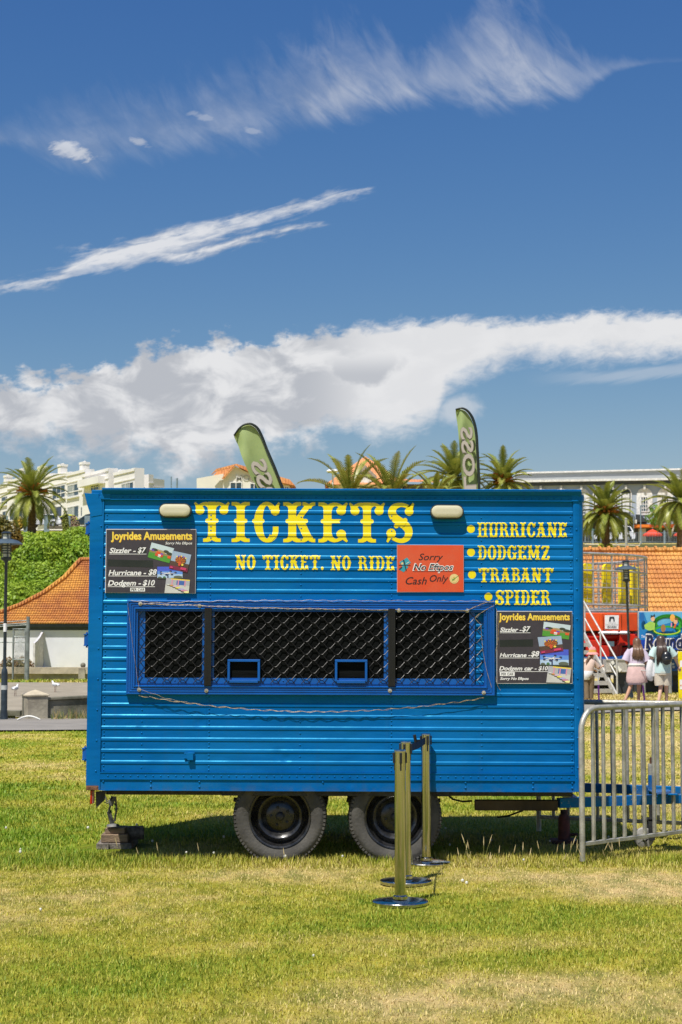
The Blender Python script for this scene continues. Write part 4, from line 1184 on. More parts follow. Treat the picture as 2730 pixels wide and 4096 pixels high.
B.flat([([(84, 76), (1464, 80), (1466, 1392), (86, 1392)], DK)], 'printed_face', 0)
B.flat([([(540, 345), (702, 345), (702, 462), (540, 462)], TAPE), ([(702, 803), (865, 803), (865, 918), (702, 918)], TAPE), ([(130, 600), (745, 585), (748, 718), (133, 725)], TAPE)], 'tape_patch', 1)
photo_a([(947, 262), (1440, 328), (1407, 590), (915, 520)], B, 2)
photo_c([(877, 775), (1400, 775), (1405, 1085), (877, 1075)], B, 3)
photo_b([(830, 548), (1266, 522), (1307, 800), (885, 860)], B, 6)
photo_d([(1030, 1075), (1452, 1115), (1420, 1390), (988, 1380)], B, 9)
B.flat([([(135, 1190), (412, 1192), (408, 1265), (138, 1263)], WH)] + [([(x0, y), (x1, y), (x1, y + 9), (x0, y + 9)], WH) for x0, x1, y in ((138, 700, 462), (130, 860, 926), (123, 1025, 1176))], 'sticker', 1)
B.text([('Joyrides Amusements', 120, 1428, 112, 280, 0, .028, OT), ('Joyrides Amusements', 115, 1422, 105, 273, 0, .022, YT)], label='yellow heading Joyrides Amusements')
B.text([('Sizzler -', 138, 540, 368, 452, .25, bI, WH), ('$7', 545, 702, 345, 460, .25, bI, WH), ('Hurricane -', 133, 700, 838, 916, .25, bI, WH), ('$8', 706, 864, 803, 920, .25, bI, WH), ('Dodgem car -', 123, 815, 1082, 1186, .25, bI, WH), ('$10', 845, 1022, 1080, 1172, .25, bI, WH), ('PER CAR', 160, 380, 1203, 1248, .1, .0, TAPE), ('Sorry No Eftpos', 140, 668, 1283, 1352, .25, bI, WH)], label='white italic ride prices')
s3 = sign_root('cash_sign', 'red laminated Cash Only notice beside the ride list', 'sign', 1722, 2275)
REDP = M('red_print', (.66, .062, .012), .35, col2=(.64, .095, .035), var=.03, scale=4, coat=.3)
board(s3, [(1588.5, 2179), (1855, 2180.5), (1855.5, 2368.5), (1589, 2369)], M('laminate_edge', (.62, .5, .5), .3), -.012, -.0095)
C = Print(1570, 2160, 5.227, s3, -.0128)
C.flat([([(104, 107), (1484, 111), (1487, 1087), (105, 1084)], REDP)], 'printed_face', 0)
INK = FL('ink', (.022, .012, .014)); INK2 = FL('ink_grey', (.03, .04, .05))
C.text([('Sorry', 548, 1060, 285, 468, .3, .002, INK), ('Cash', 278, 720, 775, 930, .3, .004, INK), ('Only', 780, 1170, 733, 917, .3, .004, INK), ('No Eftpos', 418, 1283, 483, 694, .3, .05, WH), ('No Eftpos', 440, 1268, 500, 676, .3, .012, INK2)], label='dark italic words Sorry No Eftpos Cash Only')
TEAL, TEAL2 = FL('teal_card', (.03, .33, .42)), FL('card_mark', (.55, .6, .55))
GOLD, GRN = FL('coin', (.75, .58, .25)), FL('tick', (.03, .3, .03))
C.flat([([(145, 465), (310, 368), (388, 478), (230, 580)], TEAL), ([(125, 612), (250, 535), (340, 560), (240, 675)], TEAL), ([(182, 480), (225, 465), (235, 505), (195, 520)], GOLD), ([(285, 490), (350, 452), (358, 466), (292, 504)], TEAL2), ([(135, 610), (190, 560), (215, 580), (160, 630)], INK2),
        ([(135, 522), (380, 528), (380, 540), (135, 534)], INK), ([(220, 415), (250, 420), (300, 640), (285, 655)], INK)], 'printed_cards', 2, 'pair of teal bank cards crossed out')
C.flat([(ell(1292, 812, 98, 102, 20), GOLD), (ell(1296, 812, 80, 84, 20), FL('coin2', (.62, .42, .12))), (ell(1292, 808, 74, 78, 20), GOLD), ([(1270, 770), (1310, 770), (1310, 850), (1270, 850)], FL('coin2', (0, 0, 0))), ([(1235, 785), (1260, 830), (1420, 715), (1258, 862)], GRN)], 'printed_coin', 2, 'gold coin with a green tick')
C.flat([([(432, 660), (1262, 658), (1262, 666), (432, 668)], INK)], 'underline', 1)

# ------------------------------------------------------------------ fairy light wires
FW = M('fairy_wire', (.55, .40, .17), .4, .0, col2=(.16, .13, .10), var=.3, scale=45)
x, z = L(1250, 2845)
SL = thing('fairy_lights', 'thin gold fairy light wire looped round the counter window', 'string lights', TR.location, (0, ROLL, 0))
def wire(pts, y, name='wire', tw=.0028, n=150, r=.0013, strands=2, sag=None):
    mb = MB()
    q = [L(u, v) for u, v in pts]
    seg = [0]
    for a, b in zip(q, q[1:]): seg.append(seg[-1] + math.dist(a, b))
    for s in range(strands):
        out = []
        ph = rnd.random() * 6
        for i in range(n + 1):
            d = seg[-1] * i / n
            k = max(j for j in range(len(seg) - 1) if seg[j] <= d + 1e-9)
            f = (d - seg[k]) / (seg[k + 1] - seg[k])
            yy = y[0] if isinstance(y, tuple) and i == 0 else (y if not isinstance(y, tuple) else lerp(y[0], y[1], i / n))
            out.append((lerp(q[k][0], q[k + 1][0], f), yy + tw * .6 * math.cos(d * 55 + ph), lerp(q[k][1], q[k + 1][1], f) + tw * math.sin(d * 57 + ph) + .002 * math.sin(d * 21 + ph * 2)))
        mb.tube(out, r, 5, caps=False)
    return mb.build(name, FW, SL)
def sagc(p0, p1, low, n=14):           # hanging curve through three photo points
    out = []
    for i in range(n + 1):
        t = i / n; u = lerp(p0[0], p1[0], t); v = lerp(p0[1], p1[1], t) + low * 4 * t * (1 - t)
        out.append((u, v))
    return out
wire(sagc((557, 2781), (1935, 2792), 60), -.03, n=260, tw=.004)
wire([(562, 2758), (610, 2772), (680, 2795), (760, 2812)], -.045, n=60, strands=1, r=.001)
wire([(566, 2416), (700, 2420), (801, 2423), (1000, 2431), (1250, 2436), (1596, 2441), (1868, 2443), (1945, 2410), (1975, 2404)], -.046, n=240, tw=.003)
wire([(527, 2402), (640, 2412), (900, 2403), (1300, 2402), (1700, 2404), (1960, 2405)], -.043, n=220, tw=.003, strands=1)
wire([(1976, 2425), (1940, 2440), (1898, 2470), (1922, 2500), (1930, 2600), (1945, 2680), (1965, 2750)], -.045, n=90, tw=.003)
wire([(1985, 2435), (1996, 2480), (1992, 2560), (1980, 2620), (1978, 2700), (1990, 2740), (2003, 2760)], -.022, n=90, tw=.003, strands=1)
wire([(514, 2410), (525, 2500), (537, 2600), (552, 2700), (560, 2755)], -.044, n=60, strands=1, r=.001)

# ------------------------------------------------------------------ timber packing under the steady
WOOD = M('weathered_timber', (.29, .20, .13), .85, col2=(.13, .09, .06), scale=6, bump=.5, bscale=30, stretchv=(1, 6, 6))
WOOD2 = M('grey_timber', (.22, .19, .165), .9, col2=(.10, .085, .075), scale=6, bump=.5, bscale=30, stretchv=(6, 1, 6))
def block(u0, u1, z0, z1, y0, y1, m, lab, rot=0):
    a = P(u0, 3330, y0).x; b = P(u1, 3330, y0).x
    mb = MB(); mb.box((-(b - a) / 2, -(y1 - y0) / 2, 0), ((b - a) / 2, (y1 - y0) / 2, z1 - z0))
    o = mb.build('timber_block', m, None, bevel=.005)
    o.location = ((a + b) / 2, (y0 + y1) / 2, z0); o.rotation_euler = (0, 0, rot)
    return tag(o, lab, 'timber block', 'timber packing blocks under the steady')
block(384, 434, -.01, .04, 13.38, 13.74, WOOD2, 'dark flat timber plank at the bottom left of the packing stack', .03)
block(437, 530, -.01, .038, 13.4, 13.76, WOOD2, 'wide dark timber plank at the bottom right of the packing stack', -.02)
block(404, 512, .041, .105, 13.42, 13.68, WOOD, 'brown timber block in the middle of the packing stack', .015)
block(422, 502, .106, .151, 13.45, 13.64, WOOD, 'small brown timber block topmost under the steel foot', -.03)
mb = MB(); mb.cyl((-.11, 0, 0), (.11, 0, 0), .055, n=12, smooth=False)
o = mb.build('timber_log', WOOD2, None, bevel=.006); o.location = (P(522, 3330, 13.6).x, 13.58, .1); o.rotation_euler = (0, 0, .15)
tag(o, 'short dark round log lying beside the packing stack', 'timber log')

# ------------------------------------------------------------------ chrome queue posts
CHROME = M('polished_steel', (.50, .50, .50), .1, 1.0, col2=(.44, .44, .44), var=.06, scale=3, stretchv=(6, 6, .3))
BLKPL = M('black_plastic', (.016, .016, .018), .4)
BELT = M('navy_belt', (.012, .018, .06), .7)
def queue_post(u, v, label, turn=0.0):
    g = G(u, v)
    t = thing('queue_post', label, 'queue post', g, (0, 0, turn), 'chrome queue posts in front of the trailer')
    b = MB(); b.lathe([(0, 0), (.171, 0), (.174, .003), (.174, .019), (.171, .0225), (.168, .0235), (.11, .027), (.05, .0295), (.0, .0298)], n=56); b.build('base', M('brushed_chrome', (.60, .60, .58), .17, 1.0, col2=(.50, .50, .48), var=.1, scale=14), t, sharp=25)
    b = MB(); b.lathe([(.0, .033), (.046, .034), (.045, .05), (.036, .055), (.0341, .057), (.034, .07), (.034, .5), (.034, .92), (.034, .93), (.0, .93)], n=32); b.build('post', CHROME, t, sharp=20)
    b = MB(); b.lathe([(0, .931), (.036, .931), (.0365, .936), (.034, .942), (0, .943)], n=32); b.build('cap', CHROME, t)
    for k in range(4):
        a = k * math.pi / 2
        c, s = math.cos(a), math.sin(a); b = MB()
        def q(r, w, z): return (c * r - s * w, s * r + c * w, z)
        b.hexa([q(.028, -.008, .86), q(.044, -.008, .86), q(.044, .008, .86), q(.028, .008, .86), q(.028, -.008, .925), q(.044, -.008, .925), q(.044, .008, .925), q(.028, .008, .925)])
        b.hexa([q(.03, -.005, .815), q(.037, -.005, .815), q(.037, .005, .815), q(.03, .005, .815), q(.03, -.005, .861), q(.037, -.005, .861), q(.037, .005, .861), q(.03, .005, .861)])
        b.build('belt_clip', BLKPL, t, bevel=.002)
    return t, g
qa, ga = queue_post(1602, 3617, 'chrome queue post nearest the camera', .12)
qb, gb = queue_post(1625, 3533, 'middle chrome queue post of the row', -.25)
qc, gc = queue_post(1706, 3459, 'chrome queue post closest to the trailer', .3)
def belt(t, a, b):                     # retractable belt reeled out from post a to post b
    a, b = Vector(a), Vector(b); d = (b - a).normalized(); a = a + d * .04; b = b - d * .04
    mb = MB(); n = 8; side = Vector((-d.y, d.x, 0)) * .0012
    rows = []
    for i in range(n + 1):
        p = a.lerp(b, i / n); sg = -.012 * 4 * (i / n) * (1 - i / n)
        rows.append([p + Vector((0, 0, .868 + sg)), p + Vector((0, 0, .918 + sg))])
    mb.grid(rows); mb.grid([[q + side for q in r] for r in rows])
    o = mb.build('belt', BELT, t, (t.location.x, t.location.y, 0))
    o.matrix_parent_inverse = Matrix.Rotation(-t.rotation_euler[2], 4, 'Z')
belt(qb, gb, ga); belt(qc, gc, gb)
b = MB(); b.cyl((-.085, -.03, .87), (-.1, -.035, .935), .012, n=10); b.box((-.075, -.034, .86), (-.03, -.02, .9)); b.build('loose_clip', BLKPL, qc)

# ------------------------------------------------------------------ steel crowd barriers
GALV = M('galvanised_steel', (.50, .485, .42), .5, .55, col2=(.33, .32, .28), var=.15, scale=9, bump=.15, bscale=60)
def barrier(A_, B_, label, nb, z_off=0.0, first=.13):
    A_, B_ = Vector(A_), Vector(B_); d = (B_ - A_); Ln = d.length
    t = thing('crowd_barrier', label, 'barrier', (A_.x, A_.y, z_off), (0, 0, math.atan2(d.y, d.x)), 'steel crowd barriers by the drawbar')
    b = MB(); H, r = 1.09, .17
    arc = [(r - r * math.cos(R(a)), H - r + r * math.sin(R(a))) for a in range(0, 91, 15)]
    pts = [(0, 0, 0)] + [(x, 0, z) for x, z in arc] + [(Ln - x, 0, z) for x, z in reversed(arc)] + [(Ln, 0, 0)]
    b.tube(pts, .021, 12)
    b.build('frame', GALV, t)
    b = MB(); b.box((.018, -.014, .105), (Ln - .018, .014, .135)); b.build('lower_rail', GALV, t, bevel=.004)
    for k in range(nb):
        x = first + (Ln - 2 * first) * k / (nb - 1)
        c = MB(); c.box((x - .013, -.012, .134), (x + .013, .012, H - .016)); c.build('bar', GALV, t, bevel=.004)
    return t
a = P(2331, 3420, 12.36); bb = P(2730, 3335, 13.17)
dd = (Vector((bb.x, bb.y)) - Vector((a.x, a.y))).normalized() * 2.3
barrier((a.x, a.y), (a.x + dd.x, a.y + dd.y), 'near steel crowd barrier overlapping the trailer corner', 18, .035)
a = P(2156, 3265, 14.5); bb = P(2730, 3287, 14.0)
dd = (Vector((bb.x, bb.y)) - Vector((a.x, a.y))).normalized() * 2.3
barrier((a.x, a.y), (a.x + dd.x, a.y + dd.y), 'far steel crowd barrier behind the drawbar', 17, .01)

# ------------------------------------------------------------------ feather flags behind the trailer
FG = M('flag_green', (.25, .33, .12), .7, col2=(.33, .41, .17), var=.05, scale=1.2); FD = M('flag_pole', (.012, .02, .018), .5)
FP, FB = M('flag_letter', (.45, .40, .36), .7, var=.04), M('flag_letter_edge', (.30, .26, .24), .7, var=.04)
def feather_flag(D, right, left, base, label, txt_at):
    p = P(*base, D); root = thing('feather_flag', label, 'flag', (p.x, D, 0), (0, 0, 0), 'green feather flags behind the trailer')
    def W_(q): v = P(q[0], q[1], D); return Vector((v.x - p.x, 0, v.z))
    def crom(p):
        o = []
        for i in range(len(p) - 1):
            a, b, c, d = [Vector(p[min(max(i + k, 0), len(p) - 1)]) for k in (-1, 0, 1, 2)]
            for t in (0, .34, .67): o.append(.5 * (2 * b + (c - a) * t + (2 * a - 5 * b + 4 * c - d) * t * t + (3 * b - a - 3 * c + d) * t ** 3))
        return o + [Vector(p[-1])]
    right, left = crom(right), crom(left)
    n = len(right)
    mb = MB(); rows = []
    for i, (a, c) in enumerate(zip(right, left)):
        a, c = W_(a), W_(c); r = []
        for k in range(6):
            q = c.lerp(a, k / 5); r.append((q.x, .06 * math.sin(i * .3 + k * 1.1) * (1 - k / 5), q.z))
        rows.append(r)
    mb.grid(rows, 0, True); mb.build('banner', FG, root, sharp=180)
    b = MB(); pts = [W_(q) for q in right]
    pts = [W_(left[0])] + [q + Vector((.018, -.03, .012)) for q in pts[1:]] + [Vector((0, 0, 0))]
    b.tube(pts, [.013 + .008 * min(1, i / 9) for i in range(len(pts))], 8); b.build('pole', FD, root)
    tu, tv, tu2, tv2, w = txt_at
    V, F = text2d('FLOSS', 0, .02); Ve, Fe = text2d('FLOSS', 0, .045)
    a0, b0 = W_((tu, tv)), W_((tu2, tv2)); d = b0 - a0; side = Vector((d.z, 0, -d.x)).normalized()
    for (VF, m, dy) in (((Ve, Fe), FB, -.075), ((V, F), FP, -.085)):
        VV, FF = VF
        mx = max(q[0] for q in VV); mn = min(q[0] for q in VV)
        mb = MB(); mb.add([a0 + d * ((x - mn) / (mx - mn)) + side * ((y - .36) * w) + Vector((0, dy, 0)) for x, y in VV], FF); mb.build('lettering', m, root)
feather_flag(25.0, [(945, 1726), (968, 1706), (997, 1699), (1025, 1715), (1045, 1752), (1064, 1802), (1095, 1874), (1127, 1957), (1160, 2040)], [(937, 1742), (938, 1748), (943, 1760), (955, 1785), (965, 1817), (978, 1850), (1000, 1900), (1033, 1957), (1068, 2040)], (1300, 2560), 'green feather flag leaning over the left half of the trailer', (1150, 2150, 1030, 1842, .3))
feather_flag(25.0, [(1833, 1637), (1848, 1638), (1867, 1649), (1885, 1675), (1896, 1709), (1902, 1749), (1905, 1801), (1909, 1876), (1912, 1962), (1914, 2060)], [(1824, 1638), (1825, 1648), (1827, 1665), (1831, 1695), (1834, 1735), (1836, 1772), (1839, 1818), (1845, 1876), (1856, 1962), (1864, 2060)], (1917, 2560), 'green feather flag standing upright behind the trailer roof', (1886, 2015, 1865, 1710, .24))
# ------------------------------------------------------------------ low walls, gate, lamps, gulls
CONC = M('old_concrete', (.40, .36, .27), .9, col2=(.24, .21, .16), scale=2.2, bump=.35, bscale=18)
CONCD = M('dark_concrete', (.20, .185, .14), .95, col2=(.08, .08, .055), scale=2.5, bump=.4, bscale=14)  # darker, blotchy concrete
DGRN = M('dark_blue_paint', (.028, .042, .055), .4, var=.2, scale=8)
def pillar():
    D = 34.6; a, b = P(73, 2881, D), P(194, 2881, D)
    t = thing('concrete_pillar', 'square concrete pillar with a pyramid cap beside the path', 'pillar', ((a.x + b.x) / 2, D + .2, 0))
    zt = P(100, 2785, D).z; w, w2 = (b.x - a.x) * .36, (b.x - a.x) * .5
    mb = MB(); ang = R(24)
    def rot(x, y): return (x * math.cos(ang) - y * math.sin(ang), x * math.sin(ang) + y * math.cos(ang))
    mb.prism([rot(*q) for q in ((-w, -w), (w, -w), (w, w), (-w, w))], -.05, zt, 'Z'); mb.build('shaft', CONC, t, bevel=.015)
    mb = MB(); q = [rot(*q) for q in ((-w - .02, -w - .02), (w + .02, -w - .02), (w + .02, w + .02), (-w - .02, w + .02))]
    mb.add([(x, y, zt + .001) for x, y in q] + [(x, y, zt + .03) for x, y in q] + [(0, 0, zt + .13)], [(0, 3, 2, 1), (0, 1, 5, 4), (1, 2, 6, 5), (2, 3, 7, 6), (3, 0, 4, 7), (4, 5, 8), (5, 6, 8), (6, 7, 8), (7, 4, 8)])
    mb.build('cap', M('pale_concrete', (.50, .43, .31), .9, scale=4, bump=.3), t)
pillar()
mb = MB()
a = P(196, 2876, 34.9); zt = P(200, 2800, 34.9).z
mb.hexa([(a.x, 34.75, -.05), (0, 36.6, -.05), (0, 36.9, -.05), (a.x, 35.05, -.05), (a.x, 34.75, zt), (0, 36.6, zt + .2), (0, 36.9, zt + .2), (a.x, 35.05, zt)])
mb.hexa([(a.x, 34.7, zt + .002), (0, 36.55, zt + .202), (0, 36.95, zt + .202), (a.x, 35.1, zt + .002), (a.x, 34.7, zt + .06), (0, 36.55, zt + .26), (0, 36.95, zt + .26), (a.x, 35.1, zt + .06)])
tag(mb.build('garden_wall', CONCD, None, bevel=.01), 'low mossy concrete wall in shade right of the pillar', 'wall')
mb = MB(); b_ = P(73, 2860, 35)
mb.box((-16, 35.0, P(10, 2865, 35).z), (b_.x + .05, 35.25, P(10, 2842, 35).z)); 
for x in (-6.9, -9, -12, -15): mb.box((x, 35.05, -.05), (x + .2, 35.2, P(10, 2865, 35).z))
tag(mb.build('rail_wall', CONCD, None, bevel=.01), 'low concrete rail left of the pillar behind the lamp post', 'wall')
mb = MB(); pts = [G(75 + i * 9, 2884 - (0 if i in (0, 10) else 12 * math.sin(i / 10 * math.pi))) for i in range(11)]
pts = [Vector((P(75 + i * 9, 2881, 34).x, 34.0 - .1, .04 + .07 * math.sin(i / 10 * math.pi))) for i in range(11)]
mb.tube(pts, .02, 6); tag(mb.build('white_hose', M('white_hose', (.7, .7, .65), .5), None), 'white hose end lying at the foot of the pillar', 'hose')
mb = MB(); r3 = random.Random(9)
for i in range(150):
    x = P(r3.uniform(205, 360), 2870, 34.4).x; y = 34.5 + r3.uniform(-.15, .1) + (x + 5.8) * .3; h = r3.uniform(.08, .28)
    dx, dy = r3.uniform(-.12, .12), r3.uniform(-.1, .05)
    mb.add([(x - .008, y, 0), (x + .008, y, 0), (x + dx, y + dy, h)], [(0, 1, 2)], r3.random() < .5)
o = mb.build('dry_weeds', [M('weed_straw', (.45, .33, .14), .8), M('weed_green', (.14, .2, .04), .8)], None); kind(o, 'stuff'); o['label'] = 'dry weeds along the foot of the mossy wall'

def lamp_post(u, D, label, lean=0):
    g = P(u, 2559, D)
    t = thing('lamp_post', label, 'street lamp', (g.x, D, 0), (0, R(lean), 0), 'park lamp posts with flat hats')
    b = MB(); b.lathe([(0, 0), (.085, 0), (.078, .12), (.066, .2), (.066, .95), (.055, 1.02), (.036, 1.06), (.034, 1.1), (.032, 3.18), (.05, 3.2), (.06, 3.22), (0, 3.22)], n=14); b.build('pole', DGRN, t, sharp=50)
    b = MB(); b.lathe([(0, 3.222), (.1, 3.222), (.11, 3.26), (.075, 3.285), (0, 3.285)], n=16)
    for k in range(4):
        a = k * math.pi / 2 + .5; b.cyl((.1 * math.cos(a), .1 * math.sin(a), 3.25), (.09 * math.cos(a), .09 * math.sin(a), 3.76), .011, n=6)
    for z in (3.35, 3.4, 3.45, 3.5): b.lathe([(.085, z), (.088, z + .012), (.085, z + .024)], n=14)
    b.lathe([(0, 3.75), (.105, 3.75), (.11, 3.77), (.06, 3.8), (0, 3.8)], n=16); b.build('lantern', DGRN, t, sharp=40)
    b = MB(); b.lathe([(.0, 3.287), (.072, 3.287), (.078, 3.45), (.075, 3.748), (0, 3.748)], n=14); b.build('glass', M('lamp_glass', (.55, .56, .52), .15, var=.1), t)
    b = MB(); b.lathe([(.09, 3.64), (.24, 3.6), (.33, 3.545), (.335, 3.548), (.24, 3.615), (.09, 3.655)], n=28, close=True); b.build('shade', M('lamp_hat', (.10, .14, .17), .35, .3), t)
    return t
LP1 = lamp_post(21, 34.3, 'dark lamp post by the path left of the trailer')
b = MB(); b.lathe([(.0375, 1.78), (.0375, 1.95)], n=14, o=(0, 0, 0)); b.build('sticker', WH, LP1)
b = MB(); b.lathe([(.0675, .62), (.0675, .71)], n=14); b.build('sticker', M('grey_sticker', (.5, .52, .5), .6), LP1)
LP2 = lamp_post(2521, 46.8, 'dark leaning lamp post in front of the caged ride', -1.3)

def gull(u, v, label, face):
    g = G(u, v, .024); t = thing('seagull', label, 'seagull', g, (0, 0, face), 'gulls standing on the gravel')
    S_ = 1.05
    me = skin([(-.17, 0, .2), (-.09, 0, .21), (0, 0, .215), (.08, 0, .23), (.12, 0, .29), (.145, 0, .325), (.17, 0, .335)], [(i, i + 1) for i in range(6)], [.012, .045, .066, .05, .028, .032, .02], 2, 2)
    raw_mesh('body', me, M('gull_white', (.80, .80, .79), .7), t)
    b = MB(); b.tube([(.185, 0, .335), (.215, 0, .328), (.232, 0, .32)], [.009, .007, .002], 6); b.build('beak', M('gull_red', (.25, .06, .03), .5), t)
    for s in (-1, 1):
        b = MB(); b.ball((-.03, s * .05, .225), (.125, .022, .045), 10, 6); b.build('wing', M('gull_grey', (.55, .57, .6), .7), t)
        b = MB(); b.cyl((.0, s * .025, 0), (.0, s * .02, .16), .006, n=6); b.add([(-.01, s * .025, .004), (.05, s * .025 - .02, .004), (.05, s * .025 + .02, .004)], [(0, 1, 2)]); b.build('leg', MATS['gull_red'], t)
    b = MB(); b.add([(-.14, -.02, .205), (-.23, -.012, .19), (-.23, .012, .19), (-.14, .02, .205), (-.14, 0, .22), (-.23, 0, .196)], [(0, 1, 5, 4), (3, 4, 5, 2), (0, 3, 2, 1)]); b.build('tail', BLKPL, t)
    return t
gull(222, 2768, 'white gull facing across the gravel, standing behind the concrete pillar', 2.4)
gull(62, 2785, 'white gull seen from behind beside the lamp post', 1.3)

# chain link gate and the low wall with stone balls
D = 66.0
t = thing('chain_link_gate', 'tall galvanised pipe gate with chain link in front of the white hall', 'gate', (P(85, 2700, D).x, D, 0))
GP = M('pipe_steel', (.26, .29, .27), .6, .3, var=.2)
gx = lambda u: P(u, 2600, D).x - t.location.x
gz = lambda v: P(80, v, D).z
b = MB(); b.cyl((gx(112), 0, 0), (gx(112), 0, gz(2466)), .07, n=8); b.build('post', GP, t)
b = MB()
for u in (54, 104): b.cyl((gx(u), 0, .05), (gx(u), 0, gz(2512)), .04, n=6)
for v in (2547, 2638): b.cyl((gx(54), 0, gz(v)), (gx(104), 0, gz(v)), .03, n=6)
b.cyl((gx(54), 0, gz(2516)), (gx(104), 0, gz(2516)), .02, n=6); b.cyl((gx(-90), 0, gz(2568)), (gx(108), 0, gz(2570)), .025, n=6)
for v in (2490, 2500, 2507): b.tube([(gx(-120), 0, gz(v + 8)), (gx(112), 0, gz(v - 8))], .02, 4)
b.build('frame', GP, t)
b = MB()
for k in range(9):
    x0 = gx(56 + k * 5); b.cyl((x0, 0, .1), (x0 + .12, 0, gz(2516)), .006, n=3); b.cyl((x0 + .12, .01, .1), (x0, .01, gz(2516)), .006, n=3)
b.build('chain_link', GP, t)
b = MB(); b.box((gx(77), -.05, gz(2591)), (gx(88), -.03, gz(2562))); b.build('notice', M('grey_sticker', (0, 0, 0)), t)
D = 67.5
t = thing('boundary_wall', 'long low concrete wall with capping and a ball topped pier', 'wall', (0, D, 0))
zt, zc = P(200, 2696, D).z, P(200, 2669, D).z
b = MB(); b.box((-40, 0, -.1), (6, .3, zt)); b.build('wall', CONC, t)
b = MB(); b.box((-40, -.12, zt + .01), (6, .42, zc)); b.build('coping', M('pale_concrete', (0, 0, 0)), t)
for u in (331, 620, -60):
    x = P(u, 2600, D).x
    b = MB(); b.box((x - .13, -.16, -.1), (x + .13, .3, P(331, 2672, D).z)); b.build('pier', CONC, t)
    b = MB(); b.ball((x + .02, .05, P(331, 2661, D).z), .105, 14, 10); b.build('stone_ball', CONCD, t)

# ------------------------------------------------------------------ tiled roofs
def tile_mat(nm, a, b_, c, tw):        # clay tiles: lichen and firing differences, rolls across the slope
    m = M(nm, a, .85, col2=b_, var=.1, scale=.9)
    t = NT(m.node_tree); bs = m.node_tree.nodes['Principled BSDF']
    co = t.node('ShaderNodeTexCoord').outputs['Object']
    base = bs.inputs['Base Color'].links[0].from_socket
    big = t.mapr(t.noise(co, .28, 4, .55), .42, .62)
    c1 = t.mix(big, base, c)
    n2 = t.noise(co, 5.0, 2, .5)
    t.put(bs.inputs['Base Color'], t.mix(t.mapr(n2, .35, .7, 0, .5), c1, tuple(x * .62 for x in b_)))
    wv = t.node('ShaderNodeTexWave', {'Vector': co, 'Scale': 1.0 / tw * .314 , 'Distortion': 0.0}, wave_type='BANDS', bands_direction='X')
    t.put(bs.inputs['Normal'], t.node('ShaderNodeBump', {'Strength': .9, 'Distance': .05, 'Height': wv.outputs[0]}).outputs[0])
    return m
T_L = tile_mat('clay_tile_left', (.55, .225, .045), (.40, .135, .042), (.66, .315, .055), .15)
T_R = tile_mat('clay_tile_right', (.62, .275, .07), (.51, .195, .055), (.69, .355, .09), .165)
def roof_rows(mb, fpt, n, x0f, x1f, step=.04, tw=.165):        # overlapping rows of tiles with rippled lower edges
    for i in range(n):
        t0, t1 = i / n, (i + 1) / n
        (y0, z0), (y1, z1) = fpt(t0), fpt(t1)
        xa, xb = x0f(t0), x1f(t0); xa1, xb1 = x0f(t1), x1f(t1)
        cnt = max(4, int((xb - xa) / (tw / 4)))
        lo, hi, ft = [], [], []
        for k in range(cnt + 1):
            s = k / cnt; w = .018 * math.cos(2 * math.pi * (lerp(xa, xb, s)) / tw)
            lo.append((lerp(xa, xb, s), y0 - .02, z0 + step + w)); hi.append((lerp(xa1, xb1, s), y1, z1 + .004 + w * .6))
            ft.append((lerp(xa, xb, s), y0, z0 - .01))
        mb.grid([ft, lo, hi])
HALL = thing('park_hall', 'white walled park hall with a long hipped orange tile roof', 'building', (-20, 100, 0))
D = 100.0
ze = P(200, 2494, D - .9).z
apex = P(324, 2243, 106.5)
hip = [P(-160, 2494, 99.05)] + [P(u, v, d) for u, v, d in ((-60, 2473, 100.2), (0, 2455, 101), (80, 2425, 102), (172, 2377, 103.2), (258, 2314, 104.8), (310, 2256, 106.1))] + [apex]
hz = [h.z for h in hip]; hx = [h.x for h in hip]; hy = [h.y for h in hip]
ZH = lambda t: lerp(ze, apex.z, t)
fpt = lambda t: (float(np.interp(ZH(t), hz, hy)), ZH(t))
mb = MB(); roof_rows(mb, fpt, 27, lambda t: float(np.interp(ZH(t), hz, hx)), lambda t: 12.0, .05, .15)
mb.add([(h.x, h.y, h.z) for h in hip] + [(hip[0].x, 125, hip[0].z), (apex.x, 112, apex.z)], [tuple(range(len(hip))) + (len(hip) + 1, len(hip))])
mb.add([(apex.x, apex.y, apex.z), (12, apex.y, apex.z), (12, 118, ze), (apex.x, 118, ze)], [(0, 1, 2, 3)])
rf = mb.build('roof', T_L, HALL, HALL.location)
mb = MB(); mb.tube([h + Vector((0, -.05, .08)) for h in hip], .14, 8); mb.tube([apex + Vector((0, 0, .08)), (12, apex.y, apex.z + .08)], .14, 8)
mb.build('ridge_tiles', T_L, rf, HALL.location)
WHW = M('white_render', (.70, .72, .78), .9, col2=(.64, .655, .70), var=.04, scale=.5, bump=.1)
mb = MB(); mb.box((-26, 99.4, -.2), (12, 100.3, P(200, 2521, 99.4).z)); mb.box((-26, 100.31, -.2), (-25.7, 120, ze - .1)); mb.build('wall', WHW, HALL, HALL.location)
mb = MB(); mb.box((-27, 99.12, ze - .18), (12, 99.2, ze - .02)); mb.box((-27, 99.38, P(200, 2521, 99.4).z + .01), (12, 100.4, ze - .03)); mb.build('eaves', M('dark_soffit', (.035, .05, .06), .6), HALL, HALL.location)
mb = MB()                              # buttress
bx = [P(u, v, 99.4) for u, v in ((133, 2690), (133, 2572), (150, 2556), (168, 2528), (182, 2528), (191, 2690))]
x1 = P(141, 2600, 98.4).x
